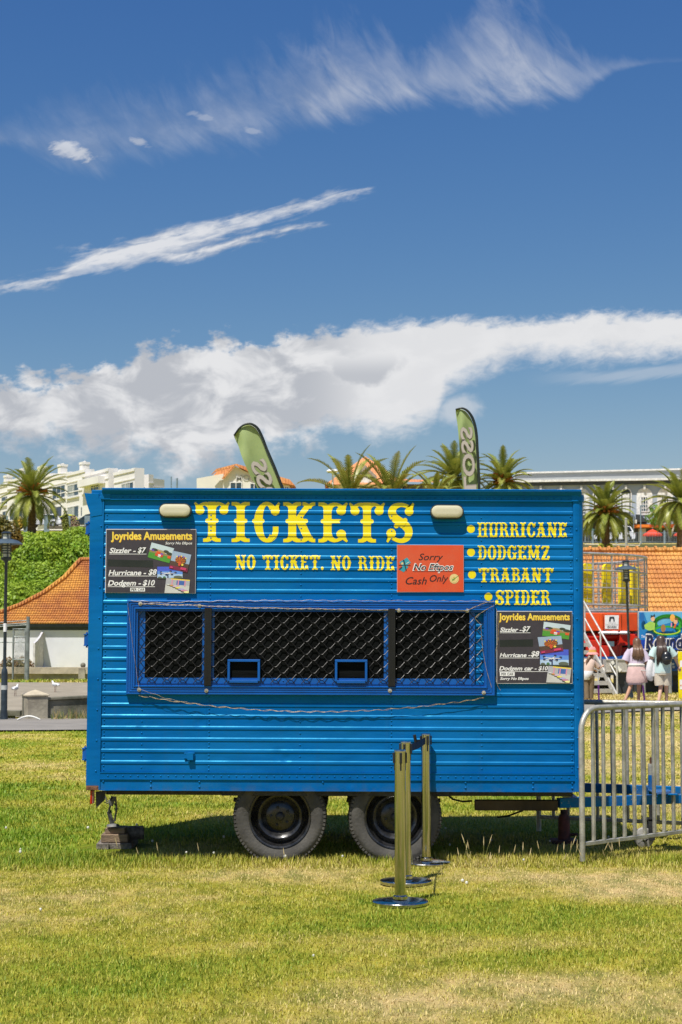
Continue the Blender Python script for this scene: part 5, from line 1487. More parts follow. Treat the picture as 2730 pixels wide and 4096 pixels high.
mb.prism([(96.6, -.2), (96.6, P(141, 2572, 96.6).z), (97.4, P(141, 2562, 97.4).z), (98.4, P(150, 2545, 98.4).z), (99.1, P(168, 2529, 99.1).z), (99.39, P(180, 2528, 99.39).z), (99.39, -.2)], P(133, 2600, 96.6).x, P(141, 2600, 96.6).x, 'X')
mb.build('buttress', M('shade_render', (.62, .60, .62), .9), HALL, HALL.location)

PAV = thing('tiled_pavilion', 'building with a steep orange tile roof behind the rides', 'building', (12, 72, 0))
ptop = P(2560, 2207, 75.5); pbot = P(2560, 2490, 70.5)
mb = MB(); roof_rows(mb, lambda t: (lerp(pbot.y, ptop.y, t), lerp(pbot.z, ptop.z, t)), 15, lambda t: 2.0, lambda t: 34.0, .05, .165)
mb.add([(2, ptop.y, ptop.z), (34, ptop.y, ptop.z), (34, 80.5, pbot.z), (2, 80.5, pbot.z)], [(0, 1, 2, 3)])
rf = mb.build('roof', T_R, PAV, PAV.location)
mb = MB()
for k in range(78):
    x = 2 + k * .415
    mb.tube([(x, ptop.y + .02, ptop.z + .06), (x + .34, ptop.y + .02, ptop.z + .07), (x + .35, ptop.y + .02, ptop.z + .1), (x + .42, ptop.y + .02, ptop.z + .1)], [.13, .13, .165, .165], 8)
mb.build('ridge_tiles', T_R, rf, PAV.location)
mb = MB(); mb.box((2.4, 71.4, -.1), (33.6, 79.6, pbot.z + .05)); mb.build('wall', M('cream_render', (.6, .57, .5), .9), PAV, PAV.location)
mb = MB()
for x in (6, 11, 16, 21, 26): mb.box((x, 71.3, .9), (x + 1.6, 71.39, 2.2))
mb.build('window', M('dark_glass', (.03, .04, .05), .08), PAV, PAV.location)

# ------------------------------------------------------------------ shared building bits
WALLW = M('white_stucco', (.79, .77, .745), .85, col2=(.74, .715, .69), var=.03, scale=.25)
GLASS = M('window_glass', (.05, .08, .10), .08, col2=(.02, .035, .05), scale=.8)
CURT = M('curtain', (.42, .46, .46), .8, var=.15, scale=6, stretchv=(8, 8, .4))
WFR = M('window_frame_white', (.78, .77, .75), .5)
GREYW = M('grey_stucco', (.38, .44, .52), .85, var=.05, scale=.3)
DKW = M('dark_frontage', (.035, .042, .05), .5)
def window(pl, u0, u1, v0, v1, par, org, cols=2, rows=1, curtain=False, sill=True, fr=.09, d=.0, glass=None):
    a0, z1 = pl.pt(u0, v0); a1, z0 = pl.pt(u1, v1)
    f = MB()
    pl.box(f, a0, a0 + fr, z0, z1, d, d + .08); pl.box(f, a1 - fr, a1, z0, z1, d, d + .08); pl.box(f, a0 + fr, a1 - fr, z1 - fr, z1, d, d + .075); pl.box(f, a0 + fr, a1 - fr, z0, z0 + fr, d, d + .075)
    for k in range(1, cols): c = lerp(a0, a1, k / cols); pl.box(f, c - fr * .4, c + fr * .4, z0 + fr, z1 - fr, d, d + .07)
    for k in range(1, rows): c = lerp(z0, z1, k / rows); pl.box(f, a0 + fr, a1 - fr, c - fr * .35, c + fr * .35, d, d + .065)
    if sill: pl.box(f, a0 - .15, a1 + .15, z0 - .16, z0 - .003, d, d + .22)
    w = f.build('window', WFR, par, org)
    g = MB(); pl.box(g, a0 + fr * .5, a1 - fr * .5, z0 + fr * .5, z1 - fr * .5, d - .02, d + .03); g.build('pane', glass or GLASS, w, org)
    if curtain:
        g = MB()
        n = 8; c0, c1 = a0 + fr, lerp(a0, a1, .62)
        for k in range(n): pl.box(g, lerp(c0, c1, k / n), lerp(c0, c1, (k + .8) / n), z0 + fr, z1 - fr, d + .032, d + .04)
        g.build('curtain', CURT, w, org)
    return w

# ------------------------------------------------------------------ white apartments on the hill, left
APT = thing('apartment_block', 'long white flat roofed apartment block with stepped parapets on the hill', 'building', (-36, 225, 14))
org = APT.location
pa = Plane((-55, 262), (-24.6, 206))
def step(u0, u1, vt, off, thick=1.25):
    mb = MB()
    a0, _ = pa.pt(u0, vt); a1, z1 = pa.pt(u1, vt)
    pa.box(mb, a0, a1, 10, z1, off - thick, off)
    for dz, h, o in ((-.05, .35, .12), (-1.25, .12, .1), (-2.6, .12, .1)): pa.box(mb, a0 - .02, a1 + .02, z1 + dz - h, z1 + dz, off + .002, off + o)
    mb.build('wall', WALLW, APT, org)
    return a0, a1, z1
for u0, u1, vt, off in ((-300, 44, 1928, 0), (44, 120, 1903, .5), (120, 197, 1892, -.4), (197, 282, 1886, 0), (282, 357, 1876, .5), (357, 462, 1873, .9), (462, 469, 1876, -.5), (469, 552, 1871.5, .4)):
    a0, a1, z1 = step(u0, u1, vt, off)
a1, zc = pa.pt(552, 1872)
mb = MB()
for (ua, ub, v0, Da, Db) in ((596, 615, 1884, 208.6, 209.2), (615, 659, 1884, 209.2, 211.0)):
    A_, B_ = P(ua, v0, Da), P(ub, v0, Db); ps = Plane((A_.x, Da), (B_.x, Db)); z1 = zc - .55 - (.0 if ua == 596 else .45)
    ps.box(mb, 0, ps.L, 10, z1, -1, 0)
    for z in (z1 - 1.0, z1 - 2.2): ps.box(mb, 0, ps.L, z - .12, z, 0.002, .1)
mb.build('wall', WALLW, APT, org)
for u, vt in ((15, 1903), (80, 1876), (152, 1867), (232, 1859), (319, 1850)):
    a, z1 = pa.pt(u, vt); mb = MB(); pa.box(mb, a - .55, a + .55, z1 - 2.2, z1, -1.2, -.2); pa.box(mb, a - .62, a + .62, z1 - .25, z1 + .06, -1.27, -.13)
    for k in (-.25, .25): p_ = pa.w(a + k, z1, -.7); mb.cyl(p_ + Vector((0, 0, .05)), p_ + Vector((0, 0, .22)), .14, n=8)
    mb.build('chimney', WALLW, APT, org)
for u0, u1, v0, v1, c, cur, d in ((8, 42, 1988, 2015, 2, 0, .01), (212, 263, 1948, 1990, 3, 0, .01), (286, 332, 1942, 1983, 2, 1, .51), (55, 105, 2034, 2074, 3, 0, .51), (146, 181, 2032, 2066, 2, 1, .01), (202, 250, 2031, 2075, 2, 0, .01), (286, 332, 2029, 2072, 2, 1, .51), (340, 356, 2028, 2066, 2, 0, .51), (500, 549, 1936, 1965, 3, 1, .41), (12, 40, 2045, 2076, 2, 0, .01)):
    window(pa, u0, u1, v0, v1, APT, org, c, 1, cur, True, .12, d, M('blue_blind', (.05, .07, .13), .4) if (u0, v0) == (202, 2031) else None)
window(pa, 392, 425, 1937, 1961, APT, org, 3, 2, 0, False, .1, .91)
mb = MB(); a0, z1 = pa.pt(366, 1925); a1, z0 = pa.pt(450, 1934); pa.box(mb, a0, a1, z0, z1, .902, 1.9); a0, z1 = pa.pt(436, 1943); a1, z0 = pa.pt(466, 1962); pa.box(mb, a0, a1, z0 - 2, z0 - .2, .902, 1.6); mb.build('porch', WALLW, APT, org)
mb = MB()
a, z = pa.pt(269, 1965); mb.cyl(pa.w(a, z, .08), pa.w(a, z - 9, .08), .07, n=6); mb.build('downpipe', WALLW, APT, org)

# ------------------------------------------------------------------ motel
MOT = thing('motel', 'cream motel with orange tiled gable and MOTEL lettering above the trailer roof', 'building', (-13, 185, 14))
org = MOT.location
pm = Plane((-20, 180), (0, 180))
ORT = tile_mat('orange_tile', (.74, .30, .12), (.62, .22, .09), (.80, .36, .14), .3)
def poly_wall(mb, pl, pts, d0, d1, mi=0): pl.prism(mb, [pl.pt(u, v) for u, v in pts], d0, d1, mi)
mb = MB()
poly_wall(mb, pm, [(786, 2060), (786, 1912), (893, 1893), (893, 2060)], -8, -.5)
poly_wall(mb, pm, [(893, 2060), (893, 1919), (941, 1865), (1022, 1905), (1022, 2060)], -10, 0)
poly_wall(mb, pm, [(1022, 2060), (1022, 1922), (1160, 1922), (1160, 2060)], -9, -.8)
mb.build('wall', M('cream_wall', (.74, .71, .64), .85, var=.03, scale=.3), MOT, org)
mb = MB()
poly_wall(mb, pm, [(848, 1899), (868, 1877), (948, 1857), (1160, 1920), (1182, 1944), (1120, 1930), (1022, 1900), (941, 1862), (893, 1917), (889, 1915), (925, 1872), (868, 1885)], .01, .5)
poly_wall(mb, pm, [(850, 1900), (868, 1878), (940, 1860), (893, 1913)], -9, -1)
poly_wall(mb, pm, [(950, 1862), (1160, 1918), (1183, 1945), (1150, 1938), (1022, 1908)], -9, -.05)
mb.build('roof', ORT, MOT, org)
a0, z1 = pm.pt(945, 1900); a1, z0 = pm.pt(1060, 1924)
V, F = fit(text2d('MOTEL', 0, .02), a0, a1, z0, z1)
for q, d in (((V, F), .06),):
    mb = MB(); mb.add([pm.w(a, z, d) for a, z in V], F)
    mb.build('lettering', M('motel_letters', (.50, .49, .46), .6), MOT, org)
for u0, u1, v0, v1 in ((920, 970, 1928, 1962), (1000, 1035, 1932, 1962), (1138, 1158, 1945, 1965)): window(pm, u0, u1, v0, v1, MOT, org, 2, 1, 0, False, .1, .02)

# ------------------------------------------------------------------ house with pyramid roof
HOU = thing('tiled_house', 'house with an orange pyramid roof and small white gable behind palms', 'building', (3, 172, 12))
org = HOU.location
ph = Plane((-5, 170), (20, 170))
ap = P(1462, 1825, 176); el, er = P(1300, 1938, 169), P(1625, 1936, 169)
mb = MB()
bl, br = Vector((el.x, 183, el.z)), Vector((er.x, 183, er.z))
mb.add([el, er, br, bl, ap], [(0, 1, 4), (1, 2, 4), (2, 3, 4), (3, 0, 4)])
mb.add([P(1590, 1926, 168.7), P(1760, 1930, 168.7), P(1760, 1922, 172), P(1600, 1915, 172)], [(0, 1, 2, 3)])
mb.build('roof', ORT, HOU, org)
mb = MB(); poly_wall(mb, ph, [(1315, 2080), (1315, 1940), (1610, 1940), (1610, 2080)], -10, -.02); 
poly_wall(mb, ph, [(1428, 1940), (1428, 1908), (1462, 1878), (1498, 1912), (1498, 1940)], -3, .6); mb.build('wall', M('cream_wall', (0, 0, 0)), HOU, org)
mb = MB(); poly_wall(mb, ph, [(1420, 1910), (1420, 1900), (1462, 1864), (1508, 1908), (1504, 1918), (1462, 1880)], -3, .9); mb.build('gable_trim', M('taupe_trim', (.36, .30, .25), .7), HOU, org)
mb = MB(); a, z = ph.pt(1465, 1922); mb.lathe([(0, 0), (.35, 0), (.35, .05), (0, .05)], ph.w(a, z, .64), 'Y', 16); mb.build('round_window', WFR, HOU, org)
mb = MB(); poly_wall(mb, ph, [(1618, 2080), (1618, 1933), (1820, 1933), (1820, 2080)], -6, -1); mb.build('side_wing', M('slate_wall', (.12, .14, .16), .8), HOU, org)
# lamp with white dome
t = thing('street_light', 'pale street light with a saucer head left of the pyramid roof', 'street lamp', P(1332, 2100, 140))
t.location.z = terr(t.location.x, 140)
b = MB(); zz_ = P(1332, 1893, 140).z - t.location.z
b.cyl((0, 0, 0), (0, 0, zz_), .08, n=8); b.build('pole', WFR, t); b = MB(); b.lathe([(0, zz_ + .35), (.4, zz_ + .3), (.55, zz_ + .15), (.2, zz_), (0, zz_)], n=14); b.build('lamp_head', WFR, t)

# ------------------------------------------------------------------ grey colonial hotel, right
HOT = thing('arched_hotel', 'long grey two storey hotel with white arched windows and cornice', 'building', (35, 230, 12))
org = HOT.location
pg = Plane((15, 232), (55, 224))
mb = MB(); poly_wall(mb, pg, [(2040, 2175), (2040, 1940), (2900, 1924), (2900, 2175)], -14, 0); mb.build('wall', GREYW, HOT, org)
PARA = M('parapet_grey', (.35, .37, .375), .85, var=.04, scale=.3)
mb = MB(); poly_wall(mb, pg, [(2045, 1928), (2062, 1890), (2900, 1871), (2900, 1914)], -13, -.6); mb.build('parapet', PARA, HOT, org)
mb = MB(); poly_wall(mb, pg, [(2056, 1894), (2056, 1888), (2900, 1868), (2900, 1874)], -13.2, -.3); poly_wall(mb, pg, [(2036, 1932), (2036, 1923), (2900, 1911), (2900, 1919)], -13.2, .9)
mb.build('cornice', WFR, HOT, org)
mb = MB(); poly_wall(mb, pg, [(2036, 1945), (2036, 1933), (2900, 1920), (2900, 1930)], .0, .45); mb.build('shadow_band', M('navy_shadow', (.06, .07, .09), .7), HOT, org)  # dark strip painting in the shadow under the cornice
mb2 = None
for i, (u, dark) in enumerate(((2085, 0), (2165, 0), (2246, 0), (2327, 0), (2395, 1), (2452, 1), (2505, 1), (2579, 0), (2662, 0), (2745, 0), (2828, 0))):
    w = 32 if not dark else 23
    vt = 1953 - (u - 2200) * .006; vb = 2060
    pts = [(u - w, vb), (u - w, vt + w)] + [(u - w * math.cos(R(a)), vt + w - w * math.sin(R(a))) for a in range(15, 180, 15)] + [(u + w, vt + w), (u + w, vb)]
    f = MB(); poly_wall(f, pg, pts, .002, .12); arch = f.build('arch_panel', WFR, HOT, org)
    inn = [(u + (x - u) * .8, vt + w + (y - vt - w) * (.8 if y < vt + w else 1)) for x, y in pts]
    if dark:
        f = MB(); poly_wall(f, pg, inn, .121, .13); f.build('arch_opening', DKW, arch, org)
        f = MB(); poly_wall(f, pg, [(u - 14, 2050), (u - 14, 1975), (u + 14, 1975), (u + 14, 2050)], .131, .16); f.build('inner_frame', WFR, arch, org)
    else:
        window(pg, u - 16, u + 16, 1986, 2048, arch, org, 3, 4, 0, False, .12, .13)
    f = MB(); poly_wall(f, pg, [(u - 4, vt + 8), (u - 5, vt - 9), (u + 5, vt - 9), (u + 4, vt + 8)], .122, .5); f.build('keystone', M('keystone_white', (.62, .62, .6), .7), arch, org)
# verandah and frontage under the arches
mb = MB(); poly_wall(mb, pg, [(2040, 2090), (2040, 2072), (2540, 2068), (2540, 2088)], .2, 3); poly_wall(mb, pg, [(2545, 2062), (2560, 2062), (2600, 2092), (2545, 2092)], .2, 2); mb.build('verandah_roof', DKW, HOT, org)
mb = MB(); poly_wall(mb, pg, [(2040, 2172), (2040, 2091), (2540, 2089), (2540, 2172)], .15, .3); poly_wall(mb, pg, [(2541, 2172), (2541, 2098), (2900, 2095), (2900, 2172)], .15, .28); mb.build('shopfront', DKW, HOT, org)
mb = MB()
for u in range(2345, 2540, 13): poly_wall(mb, pg, [(u, 2085), (u, 2060), (u + 2, 2060), (u + 2, 2085)], 3.0, 3.08)
for v in (2060, 2072, 2084): poly_wall(mb, pg, [(2330, v + 2), (2330, v), (2540, v), (2540, v + 2)], 3.0, 3.08)
for u in (2345, 2405, 2470, 2536): poly_wall(mb, pg, [(u, 2172), (u, 2060), (u + 4, 2060), (u + 4, 2172)], 2.9, 3.1)
mb.build('balustrade', M('bluegrey_rail', (.16, .2, .24), .6), HOT, org)
mb = MB(); poly_wall(mb, pg, [(2382, 2165), (2382, 2105), (2422, 2105), (2422, 2165)], .31, .34); poly_wall(mb, pg, [(2555, 2170), (2555, 2115), (2585, 2115), (2585, 2170)], .31, .34); mb.build('shop_window', GREYW, HOT, org)
mb = MB(); poly_wall(mb, pg, [(2538, 2113), (2538, 2103), (2900, 2101), (2900, 2111)], .2, 2.4); mb.build('awning', M('orange_awning', (.85, .22, .02), .6), HOT, org)
mb = MB(); poly_wall(mb, pg, [(2600, 2112), (2600, 2104), (2640, 2104), (2640, 2112)], 2.41, 2.44); poly_wall(mb, pg, [(2650, 2112), (2650, 2104), (2700, 2104), (2700, 2112)], 2.41, 2.44); mb.build('awning_letters', M('awning_red', (.5, .04, .01), .6), HOT, org)
mb = MB(); poly_wall(mb, pg, [(2636, 2104), (2636, 2078), (2668, 2078), (2668, 2104)], .3, 1.2); mb.build('air_conditioner', M('pale_box', (.6, .58, .53), .6), HOT, org)
mb = MB(); poly_wall(mb, pg, [(2538, 2098), (2538, 2084), (2550, 2084), (2550, 2098)], 2.4, 2.6); mb.build('hanging_sign', WFR, HOT, org)
# ------------------------------------------------------------------ palms
FROND = leaf_mat('palm_leaf', (.12, .16, .02), (.27, .285, .06), .8, .38, .22)
TRUNK = M('palm_trunk', (.20, .125, .075), .95, col2=(.09, .055, .035), scale=7, bump=.8, bscale=9)
FRUIT = M('palm_fruit', (.62, .22, .03), .7, var=.2, scale=6)
def frond_mesh(mb, base, az, el, ln, droop, rg, nl=24, lw=.12, ll=.21):
    p = Vector(base); e = el; ds = ln / nl
    pts, dirs = [], []
    for i in range(nl + 1):
        d = Vector((math.cos(e) * math.cos(az), math.cos(e) * math.sin(az), math.sin(e)))
        pts.append(p.copy()); dirs.append(d)
        p = p + d * ds; e -= droop / nl * (.35 + 1.3 * i / nl)
    side = Vector((-math.sin(az), math.cos(az), 0))
    tw = rg.uniform(-.5, .5)
    rows = [[q - side * lw * .35 * (1 - .85 * i / nl), q + side * lw * .35 * (1 - .85 * i / nl)] for i, q in enumerate(pts)]
    mb.grid(rows)
    for i in range(2, nl + 1):
        s = i / nl
        L_ = ll * ln * (math.sin(math.pi * min(1, s * .92 + .1)) ** .6 + .1) * rg.uniform(.85, 1.1)
        d = dirs[i]; up = side.cross(d) * -1
        if up.z < 0: up = -up
        for sg in (-1, 1):
            o = (side * sg * math.cos(tw * .4) + up * (.42 + sg * tw * .3)).normalized()
            v = (o * .8 + d * .75).normalized()
            t_ = pts[i] + v * L_ + Vector((0, 0, -.16 * L_))
            m_ = pts[i] + v * L_ * .5
            w = d * lw * .62
            mb.add([pts[i] - w, pts[i] + w, m_ + w * .8, t_, m_ - w * .8], [(0, 1, 2, 4), (4, 2, 3)])
def palm(label, u, vb, vc, D, rc, seed, tr=.36, nf=52, emin=-.55, fruit=True, lowc=1.0, ll=.2):
    rg = random.Random(seed)
    b = P(u, vb, D); c = P(u, vc, D)
    t = thing('palm_tree', label, 'palm tree', (b.x, D, min(b.z, terr(b.x, D))), (0, 0, 0), 'palm trees in the park and along the street')
    h = c.z - t.location.z
    mb = MB(); n = max(8, int(h / .22)); pr = []
    for i in range(n + 1):
        s = i / n
        r = tr * (1.12 - .22 * min(1, s * 2) + .3 * max(0, s - .8)) * (1.06 if i % 2 else .95)
        pr.append((r, h * s))
    pr.append((0, h + .1)); mb.lathe(pr, n=12)
    for i in range(int(n * 9)):        # old leaf bases
        a = i * 2.399; s = (i + .5) / (n * 9); r = tr * (1.05 - .2 * min(1, s * 2) + .3 * max(0, s - .8))
        q = Vector((math.cos(a) * r, math.sin(a) * r, h * s)); o = Vector((math.cos(a), math.sin(a), .9))
        mb.add([q + Vector((-math.sin(a), math.cos(a), 0)) * .07, q - Vector((-math.sin(a), math.cos(a), 0)) * .07, q + o * .1], [(0, 1, 2)])
    mb.build('trunk', TRUNK, t)
    mb = MB()
    for i in range(nf):
        s = (i + .5) / nf
        el = lerp(1.45, emin, s ** .85) + rg.uniform(-.12, .12)
        az = i * 2.39996 + rg.uniform(-.2, .2)
        ln = rc * rg.uniform(.95, 1.18) * (1.0 if el > -.1 else lowc)
        frond_mesh(mb, (math.cos(az) * .12, math.sin(az) * .12, h + .1 + .25 * max(0, el)), az, el, ln, lerp(.75, 1.55, s) + rg.uniform(-.2, .25), rg, ll=ll)
    mb.build('crown', FROND, t)
    if fruit:
        mb = MB()
        for i in range(34):
            a = rg.uniform(0, 6.28); e = rg.uniform(.1, 1.0); L_ = rc * rg.uniform(.3, .5)
            q = Vector((0, 0, h + .1)); v = Vector((math.cos(a) * math.cos(e), math.sin(a) * math.cos(e), math.sin(e)))
            mb.tube([q, q + v * L_ * .6, q + v * L_ + Vector((0, 0, -.1))], [.04, .08, .1], 5)
            for k in range(6): mb.tube([q + v * L_ * .9, q + v * L_ + Vector((rg.uniform(-.2, .2), rg.uniform(-.2, .2), rg.uniform(-.35, -.05)))], .025, 3, caps=False)
        mb.build('fruit_stalks', FRUIT, t)
    return t
palm('feathery palm with orange fruit stalks before the white apartments', 128, 2107, 1985, 150, 3.25, 1, .36, 50, -.7)
palm('bushy palm with a thick trunk between the trailer and the white SUV', 2425, 2194, 2062, 150, 2.7, 2, .36, 64, -.6, True)
palm('palm cut by the right edge of the frame, behind the red umbrellas', 2726, 2194, 2015, 145, 3.1, 3, .36, 56, -.6, False)
palm('dense palm rising left of the upright feather flag', 1818, 2250, 1925, 150, 3.2, 4, .36, 60, -.6, False)
palm('palm with orange fruit stalks right of the upright feather flag', 2016, 2250, 1938, 150, 2.75, 5, .36, 52, -.6, True)
palm('young upright palm behind the trailer, in front of the pyramid roof', 1400, 2300, 2015, 105, 3.3, 6, .3, 22, .1, False, ll=.15)
palm('young upright palm right of the pyramid roof', 1568, 2300, 2015, 105, 3.2, 7, .3, 22, .35, False, ll=.15)
palm('low palm crown showing between two taller palms', 1742, 2300, 2012, 112, 2.2, 8, .3, 18, .1, False, ll=.17)

# ------------------------------------------------------------------ leafy shrubs
def leaf_cloud(n, shapes, size, seed, flat=.5):                # many small leaves through the volume of lumpy crowns
    rg = np.random.default_rng(seed)
    w = np.array([s[3] * s[4] for s in shapes]); k = rg.choice(len(shapes), n, p=w / w.sum())
    S_ = np.array(shapes)[k]
    d = rg.normal(size=(n, 3)); d /= np.linalg.norm(d, axis=1)[:, None]
    lump = .82 + .3 * vnoise(d[:, 0] * 3 + k * 7, d[:, 1] * 3 + d[:, 2] * 4, 1.3)
    r = (rg.random(n) ** .28) * lump
    c = S_[:, :3] + d * S_[:, 3:6] * r[:, None]
    nn = d * .8 + rg.normal(size=(n, 3)) * .55 + np.array([0, 0, .35]); nn /= np.linalg.norm(nn, axis=1)[:, None]
    a = np.cross(nn, rg.normal(size=(n, 3))); a /= np.linalg.norm(a, axis=1)[:, None]; b = np.cross(nn, a)
    s = size * (.6 + .8 * rg.random(n))[:, None]
    V = np.stack([c - a * s, c + b * s * flat, c + a * s, c - b * s * flat], 1).reshape(-1, 3)
    F = np.arange(n * 4).reshape(-1, 4)
    me = bpy.data.meshes.new('foliage'); me.from_pydata(V.tolist(), [], F.tolist())
    return me
def shrub(name, label, cat, loc, shapes, n, size, mat, seed, group=None, stem=True):
    t = thing(name, label, cat, loc, group=group)
    raw_mesh('foliage', leaf_cloud(n, shapes, size, seed), mat, t)
    if stem:
        mb = MB()
        for s in shapes[:4]: mb.tube([(0, 0, -.3), (s[0] * .4, s[1] * .4, s[2] * .5), (s[0], s[1], s[2])], [.09, .06, .03], 6)
        mb.build('stem', M('shrub_bark', (.12, .09, .065), .9), t)
    return t
LG = leaf_mat('shrub_leaf', (.105, .225, .01), (.30, .40, .035), .3, .5, .25)
rs = random.Random(21)
shp = [(0, 0, 1.6, 2.9, 2.6, 2.0), (-1.7, -.6, 1.0, 1.9, 1.8, 1.5), (1.8, -.5, 1.1, 1.8, 1.9, 1.6), (.5, -1.5, .8, 2.0, 1.5, 1.3), (-.6, .9, 2.4, 1.7, 1.6, 1.3)]
sh0 = None; cnt = 0
for iy, y in enumerate((112.5, 118, 124, 130, 136, 142, 147)):
    for ix in range(5):
        x = -32.5 + ix * 4.1 + (iy % 2) * 2 + rs.uniform(-.6, .6)
        u = 1365 + x / y * 6800
        if u > 560 or u < -190: continue
        s_ = rs.uniform(.85, 1.12); y += rs.uniform(-1, 1); loc = (x, y, min(terr(x, y) - .5, 1.62 + y * .0664 - 3.55 * s_ - rs.uniform(-.15, .7)))
        if sh0 is None: sh0 = shrub('shrub', 'rounded leafy green shrub covering the bank above the hall roof', 'shrub', loc, shp, 12000, .135, LG, 5, 'green shrubs covering the bank')
        else: dup(sh0, loc, rs.uniform(0, 6.28), scale=s_)
OL = leaf_mat('olive_leaf', (.075, .09, .012), (.19, .13, .025), .8, .5, .15)
q = P(22, 2160, 118)
shrub('bush', 'dark olive and rust coloured bush at the left edge above the lamp post', 'bush', (q.x, 118, q.z - .4), [(0, 0, .7, 1.1, 1.0, 1.2), (-.6, 0, 1.5, .8, .8, .8), (.4, -.2, .4, .9, .8, .8)], 3500, .12, OL, 8)
YF = leaf_mat('yellow_flower_leaf', (.30, .26, .03), (.62, .42, .05), 2.5, .6, .2)
q = P(80, 2100, 190); shrub('flower_bush', 'yellow flowering bush in front of the apartments', 'bush', (q.x, 190, q.z - .3), [(0, 0, .5, .8, .6, .7), (.5, 0, .4, .6, .5, .5)], 900, .13, YF, 9)
PK = leaf_mat('pink_flower_leaf', (.14, .17, .05), (.42, .26, .18), 2.5, .6, .2)
q = P(292, 2104, 186); shrub('flower_bush', 'grey green bush with pink flowers beside the street on the left', 'bush', (q.x, 186, q.z - .3), [(0, 0, .6, .6, .5, .8), (.3, 0, .4, .5, .5, .5)], 900, .12, PK, 10)
q = P(262, 2112, 160); shrub('hanging_creeper', 'tall creeper covered post right of the feathery palm', 'climbing plant', (q.x, 160, q.z - .3), [(0, 0, 1.0, .28, .28, 1.15), (.05, 0, .5, .35, .3, .7)], 900, .12, leaf_mat('creeper_leaf', (.17, .2, .04), (.26, .27, .08), 1, .6, .2), 11)
RS = leaf_mat('rose_leaf', (.16, .17, .06), (.36, .22, .12), 2.0, .6, .2)
for i, (u, s, lb) in enumerate(((35, 1.0, 'low rose bush with faded flowers behind the gate, nearer the lamp post'), (92, .95, 'low rose bush with faded flowers close to the gate post'))):
    q = P(u, 2700, 68.6); shrub('rose_bush', lb, 'bush', (q.x, 68.7, 0), [(0, 0, .62, .34, .25, .35), (.22, 0, .5, .25, .2, .3), (-.22, 0, .5, .25, .2, .3)], 800, .055, RS, 12 + i)
DGL = leaf_mat('hedge_dark', (.02, .06, .012), (.05, .1, .02), .5, .5, .1)
t0 = None
for k in range(8):
    x = 18 + k * 3.4; loc = (x, 168, terr(x, 168) - .9)
    if t0 is None: t0 = shrub('low_hedge', 'low dark green hedge plant below the street fence on the right', 'hedge', loc, [(0, 0, .3, 1.9, .8, .7)], 1400, .13, DGL, 20, 'dark hedge plants below the street fence')
    else: dup(t0, loc, rs.uniform(-.2, .2))
q = P(2375, 2194, 149); 
for k, (u, lb) in enumerate(((2405, 'small yellow green tuft at the left foot of the thick palm'), (2438, 'yellow green tuft at the right foot of the thick palm'))):
    q = P(u, 2196, 148.5); shrub('grass_tuft', lb, 'plant', (q.x, 148.5, terr(q.x, 148.5)), [(0, 0, .4, .35, .3, .45)], 260, .12, leaf_mat('tuft_leaf', (.25, .3, .03), (.4, .4, .06), 2, .6, .2), 30 + k, stem=False)
# small tree with pale limbs before the awning
q = P(2682, 2165, 185); t = thing('street_tree', 'small street tree with pale forked limbs and thin leaves by the red umbrellas', 'tree', (q.x, 185, terr(q.x, 185)))
def tw(u, v): p = P(u, v, 185); return Vector((p.x - q.x, 0, p.z - t.location.z))
mb = MB()
for pts, r in (([(2682, 2175), (2680, 2150), (2668, 2118), (2655, 2100), (2640, 2085)], .16), ([(2681, 2145), (2695, 2112), (2705, 2095), (2712, 2080)], .12), ([(2668, 2118), (2676, 2098), (2682, 2085)], .1), ([(2655, 2100), (2630, 2098), (2612, 2092)], .08)):
    pp = [tw(*a) + Vector((0, rs.uniform(-.4, .4), 0)) for a in pts]; mb.tube(pp, [r * (1 - .6 * i / len(pp)) for i in range(len(pp))], 6)
mb.build('trunk', M('pale_bark', (.40, .34, .25), .9), t)
sp_ = []
for u, v, r in ((2612, 2070, 1.0), (2632, 2052, .8), (2648, 2078, .7), (2680, 2062, .9), (2705, 2066, .8), (2615, 2092, .5), (2618, 2032, .6)):
    w_ = tw(u, v); sp_.append((w_.x, rs.uniform(-.5, .5), w_.z, r, r * .8, r * .75))
raw_mesh('crown', leaf_cloud(900, sp_, .16, 40), leaf_mat('tree_leaf', (.10, .2, .02), (.2, .34, .05), 1, .5, .3), t)

# ------------------------------------------------------------------ street on the terrace: fence, cars, umbrellas
BGR = M('bluegrey_paint', (.20, .27, .33), .5, var=.1)
def on(u, v, D): q = P(u, v, D); return q
fl = thing('street_fence', 'blue grey post fence along the street in front of the apartments', 'fence', (-26, 178, terr(-26, 178)))
mb = MB(); g0 = fl.location
for u in (-60, 22, 107, 188, 272, 350, 430):
    x = P(u, 2080, 178).x; b = MB(); b.box((x - .28 - g0.x, -.1, -.5), (x + .28 - g0.x, .1, P(u, 2063, 178).z - g0.z)); b.build('post', BGR, fl)
for v in (2078, 2092): mb.box((P(-60, v, 178).x - g0.x, -.02, P(0, v + 1, 178).z - g0.z), (P(430, v, 178).x - g0.x, .02, P(0, v, 178).z - g0.z))
mb.build('rail', M('dark_rail', (.07, .08, .09), .5), fl)
mb = MB(); mb.box((P(190, 2110, 176).x, 175.8, P(0, 2116, 176).z), (P(420, 2110, 176).x, 176.1, P(0, 2104, 176).z)); tag(mb.build('road_wall', M('dark_timber', (.13, .11, .09), .9), None), 'low dark retaining board under the street fence on the left', 'wall')
fr = thing('street_fence', 'blue grey picket fence along the cafe street on the right', 'fence', (30, 182, terr(30, 182)))
g0 = fr.location
for u in (2262, 2371, 2467, 2564, 2659, 2756, 2850):
    x = P(u, 2150, 182).x; b = MB(); b.box((x - .1 - g0.x, -.09, -.4), (x + .1 - g0.x, .09, P(u, 2122, 182).z - g0.z)); b.build('post', BGR, fr)
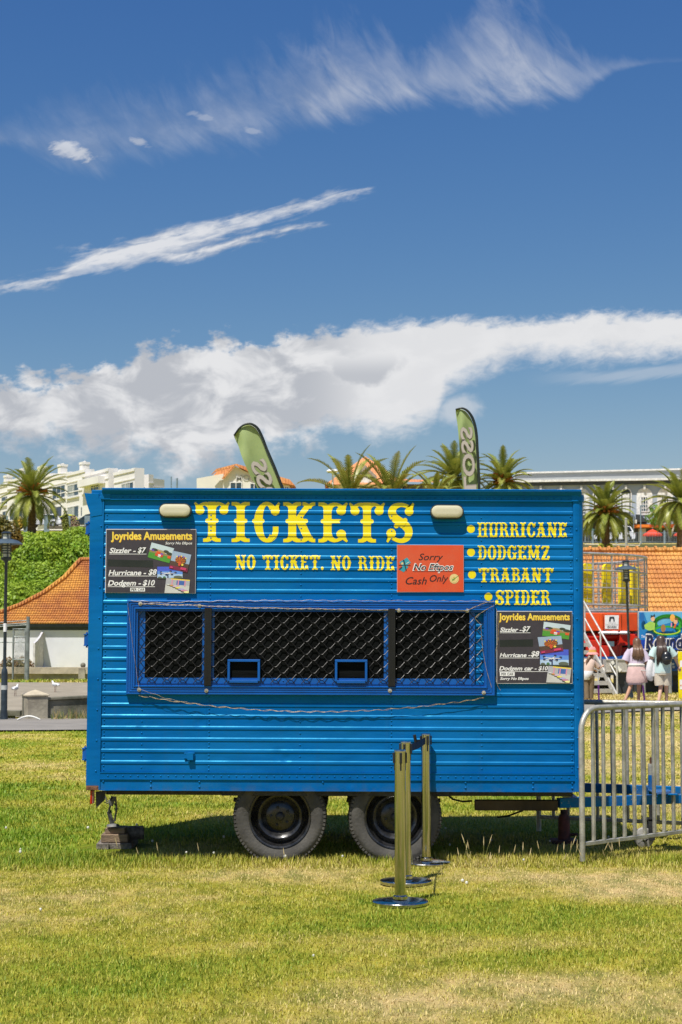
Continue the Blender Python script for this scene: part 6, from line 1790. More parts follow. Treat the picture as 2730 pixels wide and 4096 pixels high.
mb = MB(); x0, x1 = P(2262, 2150, 182).x - g0.x, P(2850, 2150, 182).x - g0.x
for v in (2130, 2168): mb.box((x0, -.03, P(2500, v + 1.6, 182).z - g0.z), (x1, .03, P(2500, v, 182).z - g0.z))
n = int((x1 - x0) / .17)
for k in range(n): x = x0 + k * .17; mb.box((x - .012, -.012, P(2500, 2168, 182).z - g0.z), (x + .012, .012, P(2500, 2131, 182).z - g0.z))
mb.build('picket_panel', BGR, fr)
mb = MB(); mb.box((P(2262, 2180, 172).x, 172, P(2500, 2200, 172).z), (P(2850, 2180, 172).x, 172.4, P(2500, 2176, 172).z)); tag(mb.build('bank_wall', M('bank_green', (.10, .115, .05), .95, col2=(.16, .15, .09), scale=.6), None), 'weathered low wall under the cafe street fence', 'wall')
mb = MB(); mb.tube([P(2340, 2177, 170), P(2560, 2182, 170), P(2563, 2165, 170)], .05, 6); tag(mb.build('pipe_rail', M('pale_pipe', (.6, .57, .5), .6), None), 'pale handrail pipe on the bank behind the thick palm', 'handrail')
for (u, v0, v1, D, w, m, lb, nm, ct_) in ((2505, 2077, 2196, 140, .11, M('pole_grey', (.34, .35, .33), .7), 'grey wooden post between the thick palm and the red umbrella', 'utility_pole', 'pole'),
                                   (2563, 2024, 2170, 178, .06, BGR, 'thin blue grey lamp column left of the orange awning', 'lamp_column', 'pole'),
                                   (686, 1908, 1990, 160, .05, BGR, 'thin dark mast showing above the trailer roof on the left', 'mast', 'pole'), (709, 1915, 1990, 170, .09, BGR, 'short dark mast beside the thin one above the trailer roof', 'mast', 'pole')):
    q = P(u, v0, D); z0 = terr(q.x, D) - .2; mb = MB(); mb.cyl((0, 0, 0), (0, 0, q.z - z0), w, n=8); mb.ball((0, 0, q.z - z0), w * 1.15, 8, 5)
    if nm == 'lamp_column': mb.bar((0, 0, q.z - z0), (.5, 0, q.z - z0 + .1), .1)
    o = mb.build(nm, m, None); o.location = (q.x, D, z0); tag(o, lb, ct_)
TYC, GLC, CHR = M('car_tyre', (.02, .02, .02), .8), M('car_glass', (.02, .03, .035), .05), M('alloy', (.55, .56, .57), .3, .8)
def car(label, body_mat, loc, rotz, Ln=4.6, H=1.75, W=1.85, hatch=False):
    t = thing('parked_car', label, 'car', loc, (0, 0, rotz), 'cars parked along the street')
    zc, zbt, zs = .28, .30, H * .56
    def sect(mb, outline, w0, w1, mi=0):       # outline x,z pushed across, upper points leaning in
        zmax = max(z for x, z in outline); zmin = min(z for x, z in outline)
        f = lambda z: lerp(w0, w1, (z - zmin) / (zmax - zmin)) / 2
        n = len(outline)
        mb.add([(x, -f(z), z) for x, z in outline] + [(x, f(z), z) for x, z in outline], [tuple(range(n)), tuple(range(2 * n - 1, n - 1, -1))] + [(i, i + n, (i + 1) % n + n, (i + 1) % n) for i in range(n)], mi)
    h = Ln / 2; wr = H * .205; wx = (-h + .88, h - .9)
    low = [(-h, .5), (-h + .05, .32)]
    for w in wx: low += [(w - wr * 1.2, .3)] + [(w - wr * 1.2 * math.cos(R(a)), wr + wr * 1.2 * math.sin(R(a))) for a in (20, 60, 90, 120, 160)] + [(w + wr * 1.2, .3)]
    low += [(h - .05, .34), (h, .6), (h - .02, zs - .1), (h - .1, zs), (-h + 1.35, zs), (-h + .35, zs - .16), (-h + .04, zs - .33)]
    mb = MB(); sect(mb, low, W, W * .93)
    top = [(-h + 1.28, zs - .01), (-h + 2.05, H - .09), (-h + 2.5, H), (h - 1.0, H - .02), (h - .5, H - .12), (h - .1, zs)]
    sect(mb, top, W * .92, W * .74); mb.build('body', body_mat, t, bevel=.03)
    gz0, gz1 = zs + .05, H - .14
    for s in (-1, 1):
        y0, y1 = W * .455, W * .385
        for q in ([(-h + 1.5, gz0), (-h + 2.1, gz1), (-h + 2.55, gz1), (-h + 2.55, gz0)], [(-h + 2.63, gz0), (-h + 2.63, gz1), (-h + 3.4, gz1), (-h + 3.5, gz0 + .02)], [(-h + 3.6, gz0 + .08), (-h + 3.5, gz1), (h - .62, gz1), (h - .4, gz0 + .1)]):
            mb = MB(); f = lambda z: lerp(y0, y1, (z - zs) / (H - zs)) + .012
            mb.add([(x, s * f(z), z) for x, z in q] + [(x, s * (f(z) - .03), z) for x, z in q], [(0, 1, 2, 3), (7, 6, 5, 4)] + [(i, (i + 1) % 4, (i + 1) % 4 + 4, i + 4) for i in range(4)]); mb.build('side_window', GLC, t)
        for w in wx:
            r = bpy.data.objects.new('wheel', None); COL.objects.link(r); r.parent = t; r.location = (w, s * (W / 2 - .13), wr)
            mb = MB(); mb.lathe([(wr * .62, -.11), (wr * .95, -.11), (wr, -.06), (wr, .06), (wr * .95, .11), (wr * .62, .11)], ax='Y', n=20, close=True); mb.build('tyre', TYC, r)
            mb = MB(); mb.lathe([(0, -.09), (wr * .62, -.1), (wr * .62, .1), (0, .09)], ax='Y', n=20); mb.build('rim', CHR, r)
        mb = MB(); mb.box((-h - .005, s * W * .3, .62), (-h + .12, s * W * .3 + s * .24, .74)); mb.build('headlight', CREAM, t)
        mb = MB(); mb.box((h - .12, s * W * .34, zs - .28), (h + .012, s * W * .34 + s * .2, zs - .02)); mb.build('tail_light', RED_L, t)
    mb = MB(); mb.add([(-h + 1.36, -W * .38, zs + .03), (-h + 1.36, W * .38, zs + .03), (-h + 2.02, W * .33, H - .12), (-h + 2.02, -W * .33, H - .12)], [(0, 1, 2, 3)]); mb.build('windscreen', GLC, t)
    mb = MB(); mb.add([(h - .08, -W * .38, zs + .05), (h - .08, W * .38, zs + .05), (h - .42, W * .33, H - .15), (h - .42, -W * .33, H - .15)], [(0, 1, 2, 3)]); mb.build('rear_window', GLC, t)
    return t
WC = M('white_car_paint', (.80, .80, .80), .25, var=.02, coat=.5); YC = M('yellow_car_paint', (.68, .70, .04), .3, coat=.5); DC = M('dark_car_paint', (.02, .035, .035), .25, coat=.5)
q = P(2455, 2172, 193); car('white SUV parked behind the thick palm', WC, (q.x, 193, terr(q.x, 193) + .1), 0, 4.75, 1.85)
q = P(178, 2110, 190); car('white hatchback parked behind the feathery palm', WC, (q.x, 190, q.z), 0, 4.1, 1.5)
q = P(252, 2110, 192); car('lime yellow car partly behind the creeper post', YC, (q.x, 192, q.z), 0, 3.9, 1.45)
q = P(352, 2110, 190); car('dark green car partly hidden by the rear corner of the trailer', DC, (q.x, 190, q.z), 0, 4.4, 1.5)
def umbrella(label, u, vt, ve, half, D, m):
    q = P(u, ve, D); t = thing('cafe_umbrella', label, 'umbrella', (q.x, D, terr(q.x, D)), group='umbrellas outside the cafes')
    z1, z0 = P(u, vt, D).z - t.location.z, q.z - t.location.z; w = half / 6800 * D
    mb = MB(); n = 8; R_ = [(w * math.cos(R(a * 45 + 22)), w * .95 * math.sin(R(a * 45 + 22))) for a in range(n)]
    top = (0, 0, z1)
    V = [top] + [(x * .45, y * .45, lerp(z1, z0, .38)) for x, y in R_] + [(x, y, z0) for x, y in R_] + [(x, y, z0 - .18) for x, y in R_]
    F = []
    for k in range(n): l = (k + 1) % n; F += [(0, 1 + k, 1 + l), (1 + k, 9 + k, 9 + l, 1 + l), (9 + k, 17 + k, 17 + l, 9 + l)]
    mb.add(V, F); mb.build('canopy', m, t)
    mb = MB(); mb.cyl((0, 0, 0), (0, 0, z1 + .15), .04, n=8); mb.ball((0, 0, z1 + .15), .07, 8, 5); mb.build('pole', M('umbrella_pole', (.3, .3, .3), .5), t)
RU, GU = M('red_canvas', (.78, .06, .015), .7), M('green_canvas', (.06, .13, .10), .8)
umbrella('red cafe umbrella nearest the thick palm', 2611, 2116, 2138, 40, 203, RU)
umbrella('red cafe umbrella cut by the right edge of the frame', 2735, 2118, 2138, 40, 203, RU)
umbrella('dark green umbrella hard against the trailer corner', 2355, 2108, 2121, 32, 206, GU)
umbrella('dark green umbrella behind the white SUV', 2432, 2108, 2119, 32, 206, GU)
# ------------------------------------------------------------------ caged ride, stairs, boards
RIDE_G = M('cage_steel', (.46, .46, .45), .5, .4, var=.15)
YPAD = M('yellow_pad', (.90, .70, .0), .5, var=.06)
ORG = M('orange_steel', (.72, .085, .008), .45, col2=(.55, .06, .01), var=.1, scale=1.4, coat=.2)
REDS = M('red_steel', (.66, .022, .006), .35, col2=(.48, .015, .005), scale=1.2, coat=.3)
RBLU = M('ride_blue', (.01, .10, .36), .45)
cx, cy = 5.55, 57.0
RIDE = thing('amusement_ride', 'round caged ride with yellow standing pads on an orange and red base', 'fairground ride', (cx, cy, 0))
RR_ = 4.63
zr = [P(2450, v, 53.5).z for v in (2217, 2284, 2352, 2420, 2446)]
mb = MB()
for z, r in zip(zr, (.045, .03, .03, .04, .05)):
    mb.tube([(RR_ * math.cos(R(a)), RR_ * math.sin(R(a)), z + .12 * math.sin(R(a))* 0) for a in range(0, 360, 6)], r, 6, closed=True)
mb.build('cage_ring', RIDE_G, RIDE)
mb = MB()
for k in range(36):
    a = R(k * 10); x, y = RR_ * math.cos(a), RR_ * math.sin(a); mb.cyl((x, y, zr[4] - .05), (x, y, zr[0]), .026, n=6)
mb.build('cage_post', RIDE_G, RIDE)
mb = MB()
for k in range(144):
    a = R(k * 2.5); x, y = (RR_ - .05) * math.cos(a), (RR_ - .05) * math.sin(a); mb.cyl((x, y, zr[3]), (x, y, zr[0]), .008, n=3)
for i in range(13):
    z = lerp(zr[3], zr[0], (i + .5) / 13); mb.tube([((RR_ - .05) * math.cos(R(a)), (RR_ - .05) * math.sin(R(a)), z) for a in range(0, 360, 5)], .007, 3, closed=True)
mb.build('mesh_guard', RIDE_G, RIDE)
for k in range(17):
    a = R(-90 + 75 - k * 11.35); mb = MB(); w, z0, z1 = .22, zr[3] - .02, P(2400, 2254, 53.5).z
    c, s = math.cos(a), math.sin(a); r = RR_ - .22
    out = [(-w, z0), (w, z0)] + [(w * math.cos(R(q)), z1 - w * .8 + w * .8 * math.sin(R(q))) for q in range(0, 181, 20)]
    n = len(out)
    for off, o2 in ((0, .1),):
        V = [((r + off) * c - x * s, (r + off) * s + x * c, z) for x, z in out] + [((r - o2) * c - x * s, (r - o2) * s + x * c, z) for x, z in out]
        mb.add(V, [tuple(range(n)), tuple(range(2 * n - 1, n - 1, -1))] + [(i, i + n, (i + 1) % n + n, (i + 1) % n) for i in range(n)])
    mb.build('standing_pad', YPAD, RIDE)
lx = lambda u, D=52.5: P(u, 2500, D).x - cx
lz = lambda v, D=52.5: P(2450, v, D).z
mb = MB(); mb.box((-3.5, -4.5, lz(2524)), (lx(2552), -4.2, lz(2451))); mb.box((lx(2400), -4.62, lz(2526)), (lx(2412), -4.501, lz(2452))); mb.box((lx(2480), -4.56, lz(2526)), (lx(2486), -4.501, lz(2452)))
mb.build('base_panel', ORG, RIDE, bevel=.02)
mb = MB(); mb.lathe([(0, zr[4] - .1), (RR_ + .05, zr[4] - .1), (RR_ + .05, zr[4] - .02), (0, zr[4] - .02)], n=48); mb.build('deck', M('deck_grey', (.3, .3, .3), .6), RIDE)
mb = MB()
mb.cyl((-3, -4.3, lz(2548)), (lx(2552), -4.3, lz(2548)), .13, n=12); mb.cyl((-3, -4.35, lz(2578)), (lx(2552), -4.35, lz(2572)), .09, n=10)
mb.box((lx(2475), -4.6, lz(2580)), (lx(2540), -4.25, lz(2537))); mb.box((lx(2395), -4.6, lz(2627)), (lx(2470), -4.3, lz(2582))); mb.box((lx(2345), -4.5, lz(2627)), (lx(2396), -4.25, lz(2560)))
mb.bar((lx(2470), -4.5, lz(2627)), (lx(2480), -4.5, lz(2560)), .15); mb.box((lx(2471), -4.4, lz(2627)), (lx(2552), -4.2, lz(2590)))
mb.build('lift_frame', REDS, RIDE, bevel=.015)
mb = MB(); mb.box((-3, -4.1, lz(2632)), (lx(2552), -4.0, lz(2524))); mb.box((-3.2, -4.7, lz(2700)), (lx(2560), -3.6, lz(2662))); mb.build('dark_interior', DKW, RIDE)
mb = MB(); mb.box((-3.4, -4.75, lz(2655)), (lx(2600), -4.55, lz(2627))); mb.bar((lx(2400), -4.8, lz(2650)), (lx(2510), -4.8, lz(2622)), .1); mb.build('chassis_beam', RBLU, RIDE)
for u in (2415, 2430, 2455, 2497):
    mb = MB(); mb.lathe([(0, -.04), (.15, -.04), (.18, .0), (.12, .06), (0, .06)], (lx(u), -4.55, lz(2532)), 'Z', 12); mb.build('lamp', M('ride_lamp', (.75, .78, .8), .3), RIDE)
mb = MB(); mb.box((lx(2428), -4.68, lz(2585)), (lx(2453), -4.66, lz(2565))); mb.build('notice', M('aqua_notice', (.45, .7, .7), .5), RIDE)
for u in (2380, 2470, 2540):
    mb = MB(); mb.lathe([(.2, -.12), (.42, -.12), (.45, 0), (.42, .12), (.2, .12), (.2, -.12)], (lx(u), -4.2, .45), 'Y', 20); mb.build('wheel', TYC, RIDE)
pl50 = Plane((0, 52.0), (20, 52.0))
def pl_flat(root, items, name, pl, d=.0, step=.002):
    mb = MB(); mats = []
    for i, (pts, m) in enumerate(items):
        if m not in mats: mats.append(m)
        q = [pl.w(*pl.pt(2200 + x / 2.958, 2350 + y / 2.958), d + i * step) for x, y in pts]
        mb.add(q, [tuple(range(len(q)))], mats.index(m))
    return mb.build(name, mats, root, root.location)
def pl_text(root, t, x0, x1, y0, y1, m, pl, d, bold=.0, shear=0.0, tilt=0.0):
    a0, z1 = pl.pt(2200 + x0 / 2.958, 2350 + y0 / 2.958); a1, z0 = pl.pt(2200 + x1 / 2.958, 2350 + y1 / 2.958)
    V, F = fit(text2d(t, shear, bold), a0, a1, z0, z1)
    mb = MB(); mb.add([pl.w(a, z + (a - a0) * tilt, d) for a, z in V], F)
    return mb.build('lettering', m, root, root.location)
HS = thing('safety_sign', 'white sign with a hair emblem and SECURED! on the orange ride base', 'sign', (P(2450, 2500, 52).x, 52, 0))
mb = MB(); a0, z1 = pl50.pt(2416, 2457); a1, z0 = pl50.pt(2480, 2519); pl50.box(mb, a0, a1, z0, z1, -.02, 0); mb.build('backing', ORG, HS, HS.location)
pl_flat(HS, [([(650, 328), (817, 328), (812, 492), (652, 490)], WH)], 'face', pl50, .01)
pl_flat(HS, [([(735, 345), (760, 345), (765, 365), (768, 398), (752, 400), (750, 372), (735, 362), (722, 372), (718, 402), (700, 400), (703, 365), (708, 346)], INK2)], 'emblem', pl50, .02)
pl_text(HS, 'SECURED!', 680, 788, 455, 478, INK2, pl50, .02, .02)
pl_text(HS, '"LONG HAIR AND', 688, 780, 412, 424, M('grey_ink', (.3, .3, .3), .6), pl50, .02); pl_text(HS, 'LOOSE CLOTHING MUST BE', 662, 806, 434, 446, MATS['grey_ink'], pl50, .02)
# painted board of the next ride
pl49 = Plane((0, 50.5), (20, 50.5))
RB = thing('ride_board', 'blue illustrated board with RoundUp lettering and a green ring', 'sign', (P(2640, 2500, 50.5).x, 50.5, 0))
mb = MB(); a0, z1 = pl49.pt(2553, 2445); a1, z0 = pl49.pt(2800, 2629); pl49.box(mb, a0, a1, z0, z1, -.12, 0); mb.build('frame', M('board_frame', (.45, .46, .46), .5, .3), RB, RB.location, bevel=.02)
for u in (2575, 2680, 2790): mb = MB(); mb.cyl(P(u, 2625, 50.55), Vector((P(u, 2625, 50.55).x, 50.55, 0)), .05, n=8); mb.build('leg', RIDE_G, RB, RB.location)
B1, B2, B3 = FL('board_blue', (.01, .20, .52)), FL('board_light', (.12, .42, .68)), FL('board_deep', (.0, .05, .42))
G1, G2, G3 = FL('ring_green', (.03, .36, .03)), FL('ring_dark', (.005, .16, .01)), FL('ring_lime', (.35, .6, .1))
SKN, HR, OR_, PNK = FL('toon_skin', (.75, .42, .25)), FL('toon_hair', (.02, .02, .02)), FL('toon_orange', (.8, .4, .08)), FL('toon_pod', (.33, .16, .06))
def ringp(cx, cy, rx, ry, ix, iy, a0, a1, m, n=16):
    return [([(cx + rx * math.cos(R(lerp(a0, a1, k / n))), cy + ry * math.sin(R(lerp(a0, a1, k / n)))), (cx + rx * math.cos(R(lerp(a0, a1, (k + 1) / n))), cy + ry * math.sin(R(lerp(a0, a1, (k + 1) / n)))), (cx + ix * math.cos(R(lerp(a0, a1, (k + 1) / n))), cy + iy * math.sin(R(lerp(a0, a1, (k + 1) / n)))), (cx + ix * math.cos(R(lerp(a0, a1, k / n))), cy + iy * math.sin(R(lerp(a0, a1, k / n))))], m) for k in range(n)]
art = [([(1056, 292), (1770, 292), (1770, 740), (1056, 740)], B1), ([(1110, 292), (1770, 292), (1770, 330), (1180, 480)], B2), ([(1056, 620), (1770, 600), (1770, 740), (1056, 740)], B3), ([(1056, 740), (1770, 735), (1770, 790), (1056, 795)], HR)]
art += ringp(1400, 420, 180, 105, 130, 62, 150, 400, G1, 22) + ringp(1400, 415, 172, 96, 150, 80, 170, 380, G2, 16) + ringp(1380, 510, 170, 60, 130, 34, -30, 330, G1, 24) + ringp(1380, 505, 160, 52, 148, 44, 0, 180, FL('ring_yellow', (.7, .65, .05)), 10)
art += [([(1110, 445), (1180, 400), (1240, 420), (1235, 500), (1170, 510), (1120, 490)], G3), (ell(1212, 372, 24, 30), SKN), ([(1185, 362), (1190, 325), (1215, 335), (1235, 310), (1240, 350), (1215, 345)], HR), (ell(1445, 360, 30, 45), OR_), (ell(1480, 402, 24, 34), SKN), (ell(1490, 372, 22, 14), TOONB := FL('toon_brown', (.2, .09, .03))), ([(1425, 420), (1440, 420), (1438, 470), (1425, 468)], FL('toon_pink', (.8, .3, .5))), ([(1470, 430), (1490, 430), (1475, 480), (1455, 478)], FL('toon_red', (.7, .12, .03))), (ell(1335, 482, 28, 46), PNK), (ell(1085, 352, 26, 55), FL('board_shade', (.01, .13, .42)))]
pl_flat(RB, art, 'artwork', pl49, .004, .0012)
NAV = FL('navy_ink', (.004, .01, .06))
pl_text(RB, 'The Mighty', 1072, 1208, 565, 608, FL('lilac', (.62, .66, .85)), pl49, .13, .02, .1, .14)
pl_text(RB, 'RoundUp', 1110, 1790, 545, 790, WH, pl49, .13, .075, .12); pl_text(RB, 'RoundUp', 1124, 1776, 562, 772, NAV, pl49, .145, .035, .12)
pl_text(RB, 'DUNLIN', 1380, 1590, 752, 785, WH, pl49, .16, .03)
# yellow board at the frame edge
pl46 = Plane((0, 46.5), (20, 46.5))
YB = thing('price_board', 'yellow board with white panels standing at the right edge', 'sign', (P(2735, 2780, 46.5).x, 46.5, 0))
mb = MB(); a0, z1 = pl46.pt(2714, 2606); a1, z0 = pl46.pt(2790, 2788); pl46.box(mb, a0, a1, 0, z1, -.08, 0); mb.build('panel', M('yellow_board', (.86, .70, .0), .5), YB, YB.location, bevel=.01)
pl_flat(YB, [([(1540, 865), (1700, 865), (1700, 940), (1540, 940)], WH), ([(1538, 1090), (1700, 1090), (1700, 1205), (1538, 1205)], WH), ([(1545, 1150), (1555, 1150), (1555, 1170), (1545, 1170)], FL('red_a', (0, 0, 0))), ([(1560, 1150), (1600, 1150), (1600, 1160), (1560, 1160)], FL('yellow', (0, 0, 0)))], 'paper_panel', pl46, .004)
# counter, platform and boxes under the boards
CT = thing('ride_counter', 'blue trailer side with papers below the illustrated board', 'fairground trailer', (P(2640, 2700, 51).x, 51, 0))
gx = lambda u: P(u, 2700, 51).x - CT.location.x
gz = lambda v: P(2600, v, 51).z
mb = MB(); mb.box((gx(2545), 0, gz(2681)), (gx(2800), .3, gz(2636))); mb.box((gx(2545), -.08, gz(2684)), (gx(2800), .0, gz(2677))); mb.box((gx(2625), -.02, gz(2745)), (gx(2690), .2, gz(2700))); mb.build('side', RBLU, CT)
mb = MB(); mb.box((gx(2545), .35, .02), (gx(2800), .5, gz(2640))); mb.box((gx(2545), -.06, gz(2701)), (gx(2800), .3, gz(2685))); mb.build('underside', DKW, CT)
mb = MB(); mb.box((gx(2586), -.1, gz(2700)), (gx(2600), -.065, gz(2685))); mb.build('marker_light', ORG, CT)
for u, v in ((2674, 2650), (2688, 2652), (2676, 2664), (2690, 2664)): mb = MB(); mb.box((gx(u), -.02, gz(v + 9)), (gx(u + 10), -.003, gz(v))); mb.build('paper', M('pale_blue_paper', (.5, .58, .66), .6), CT)
mb = MB(); mb.cyl((gx(2577), -.4, .0), (gx(2577), -.4, gz(2720)), .13, n=10); o = mb.build('blue_bin', M('pale_blue', (.12, .25, .42), .6), None, CT.location); tag(o, 'pale blue drum behind the woman in lavender', 'drum')
mb = MB(); mb.cyl((gx(2568), -.42, 0), (gx(2568), -.42, gz(2722)), .035, n=6)
PF = thing('ride_platform', 'grey tread plate platform right of the steel stairs', 'platform', (P(2468, 2700, 50).x, 50, 0))
px_ = lambda u: P(u, 2700, 50).x - PF.location.x
pz_ = lambda v: P(2468, v, 50).z
TRD = M('tread_plate', (.50, .48, .43), .5, .3, col2=(.42, .40, .36), scale=20)
mb = MB(); mb.box((px_(2425), 0, pz_(2690)), (px_(2516), 1.2, pz_(2638))); mb.box((px_(2425), -.03, pz_(2641)), (px_(2516), 0, pz_(2637))); 
for k in range(26): mb.ball((px_(2428 + k * 3.4), -.01, pz_(2686)), .02, 5, 4)
mb.build('plate', TRD, PF)
mb = MB(); mb.box((px_(2474), .1, .02), (px_(2514), .9, pz_(2692))); mb.box((px_(2465), .2, pz_(2722)), (px_(2484), .3, pz_(2690))); mb.build('leg', DKW, PF)
mb = MB(); mb.bar((px_(2447), -.05, pz_(2645)), (px_(2454), -.05, pz_(2657)), .09); mb.bar((px_(2459), -.05, pz_(2660)), (px_(2482), -.05, pz_(2684)), .1); mb.build('light_strip', M('bright_panel', (.85, .85, .78), .15, coat=.6), PF)

# steel stairs
ST = thing('steel_stairs', 'open steel stairs with tubular handrails leading up to the caged ride', 'stairs', G(2465, 2783))
AL = M('aluminium', (.62, .61, .57), .45, .35, var=.1, scale=6)
dU = Vector((-.30, .954, 0)); dW = Vector((-.954, -.30, 0)); rise, run, nst = 1.78, 2.1, 8
for s in (0, 1):
    o = dW * (1.15 * s); mb = MB(); mb.bar(o, o + dU * run + Vector((0, 0, rise)), .05, .16); mb.build('stringer', AL, ST)
for k in range(nst):
    f = (k + .7) / nst; c = dU * (run * f) + Vector((0, 0, rise * f)); mb = MB()
    a, b_ = c + dW * .03, c + dW * 1.12
    mb.hexa([a, b_, b_ + dU * .24, a + dU * .24, a + Vector((0, 0, .035)), b_ + Vector((0, 0, .035)), b_ + dU * .24 + Vector((0, 0, .035)), a + dU * .24 + Vector((0, 0, .035))])
    a2 = a - Vector((0, 0, .08)); b2 = b_ - Vector((0, 0, .08)); mb.hexa([a2, b2, b2 + dU * .02, a2 + dU * .02, a, b_, b_ + dU * .02, a + dU * .02])
    mb.build('tread', TRD, ST)
for s in (0, 1):
    o = dW * (1.15 * s - .04); mb = MB(); up = Vector((0, 0, 1))
    e = dU * run + up * rise
    mb.tube([o, o + up * 1.05, o + e + up * .95, o + e * 1.12 + up * .9], .028, 8); mb.cyl(o + up * .55, o + e + up * .48, .022, n=8)
    for f in (.5, 1.0): mb.cyl(o + e * f, o + e * f + up * .97, .024, n=8)
    mb.build('handrail', AL, ST)
# ------------------------------------------------------------------ people walking past (seen from behind)
SKIN1 = M('skin_tan', (.50, .27, .165), .55, var=.05, scale=6); SKIN2 = M('skin_light', (.62, .38, .27), .55, var=.05, scale=6)
HAIRB = M('hair_brown', (.075, .04, .024), .4, col2=(.20, .11, .06), scale=5, stretchv=(14, 14, 1)); HAIRD = M('hair_dark', (.035, .022, .018), .35, col2=(.09, .06, .045), scale=5, stretchv=(14, 14, 1))
def rings(mb, R_, n=16, cap=True, mi=0):       # cloth or hair as rings: (x, y, z, rx, ry)
    rows = [[(x + rx * math.cos(2 * math.pi * k / n), y + ry * math.sin(2 * math.pi * k / n), z) for k in range(n + 1)] for x, y, z, rx, ry in R_]
    mb.grid(rows, mi, True)
    if cap: mb.add(rows[0][:-1], [tuple(range(n))], mi); mb.add(rows[-1][:-1], [tuple(range(n))], mi)
def sleeve(mb, pts, rr, n=10): mb.tube(pts, rr, n)
def hand(mb, w, d, side, s=1.0):               # palm, four bent fingers, thumb at the side; d = pointing direction
    d = Vector(d).normalized(); w = Vector(w)
    x = d.cross(Vector((0, 1, 0)));
    if x.length < .1: x = d.cross(Vector((1, 0, 0)))
    x.normalize(); y = x.cross(d)
    mb.tube([w, w + d * .04 * s, w + d * .085 * s], [.022 * s, .034 * s, .03 * s], 8)
    for i, l in enumerate((.062, .07, .066, .052)):
        o = w + d * .08 * s + x * (i - 1.5) * .017 * s
        mb.tube([o, o + d * l * .5 * s + y * .008 * s, o + d * l * .85 * s + y * .03 * s], [.0085 * s, .008 * s, .006 * s], 6)
    o = w + d * .03 * s + x * side * .03 * s
    mb.tube([o, o + d * .035 * s + x * side * .022 * s, o + d * .065 * s + x * side * .02 * s + y * .012 * s], [.011 * s, .0095 * s, .007 * s], 6)
def person(label, loc, rotz, H, J, skinm, feet, shoe):
    t = thing('person', label, 'person', loc, (0, 0, rotz), 'people walking behind the barriers')
    k = H / 1.68
    n = ['pel', 'spn', 'chs', 'nck', 'hd0', 'hd1', 'shL', 'elL', 'wrL', 'shR', 'elR', 'wrR', 'hpL', 'knL', 'anL', 'toL', 'hpR', 'knR', 'anR', 'toR']
    E = [(0, 1), (1, 2), (2, 3), (3, 4), (4, 5), (2, 6), (6, 7), (7, 8), (2, 9), (9, 10), (10, 11), (0, 12), (12, 13), (13, 14), (14, 15), (0, 16), (16, 17), (17, 18), (18, 19)]
    rad = [.12, .105, .12, .05, .075, .07, .055, .04, .026, .055, .04, .026, .09, .056, .036, .026, .09, .056, .036, .026]
    me = skin([tuple(c * k for c in J[a]) for a in n], E, [(r * k * (1.15 if i < 3 else 1), r * k * (.8 if i < 3 else 1)) for i, r in enumerate(rad)], 2, 0)
    mb = MB(); mb.add([tuple(v.co) for v in me.vertices], [tuple(p.vertices) for p in me.polygons], 0, True)
    hd = Vector(J['hd1']) * k
    mb.ball(hd + Vector((0, .0, .01)) * k, (.074 * k, .092 * k, .108 * k), 14, 10)
    mb.ball(hd + Vector((0, .095, -.015)) * k, (.013 * k, .02 * k, .022 * k), 8, 5)
    for s in (-1, 1): mb.ball(hd + Vector((s * .076, .0, -.01)) * k, (.012 * k, .022 * k, .032 * k), 8, 5); mb.ball(hd + Vector((s * .03, .084, .015)) * k, .011 * k, 6, 4, 1)
    mb.ball(hd + Vector((0, .088, -.055)) * k, (.024 * k, .008 * k, .007 * k), 8, 4, 2)
    for w, e, s in (('wrL', 'elL', 1), ('wrR', 'elR', -1)):
        d = (Vector(J[w]) - Vector(J[e])); hand(mb, Vector(J[w]) * k, d, s, k)
    mb.build('body', [skinm, INK, FL('lip', (.45, .15, .12))], t, sharp=180)
    for a, b in (('anL', 'toL'), ('anR', 'toR')):
        A_, B_ = Vector(J[a]) * k, Vector(J[b]) * k; d = (B_ - A_); d.z = 0; d.normalize()
        s = MB(); s.tube([A_ - d * .05 * k + Vector((0, 0, -.02)), A_ + Vector((0, 0, -.035)), A_ + d * .1 * k + Vector((0, 0, -.055)), A_ + d * .17 * k + Vector((0, 0, -.065))], [.035 * k, .045 * k, .042 * k, .026 * k], 8); s.build('shoe', shoe, t)
    return t, k
def base(**kw):
    J = dict(pel=(0, 0, .92), spn=(0, 0, 1.05), chs=(0, 0, 1.25), nck=(0, .01, 1.43), hd0=(0, .02, 1.5), hd1=(0, .03, 1.57), shL=(-.16, 0, 1.37), elL=(-.22, -.02, 1.1), wrL=(-.22, .08, .88), shR=(.16, 0, 1.37), elR=(.22, -.02, 1.1), wrR=(.22, .08, .88),
             hpL=(-.09, 0, .86), knL=(-.1, .03, .48), anL=(-.1, 0, .085), toL=(-.12, .12, .03), hpR=(.09, 0, .86), knR=(.1, .03, .48), anR=(.1, 0, .085), toR=(.12, .12, .03))
    J.update(kw); return J
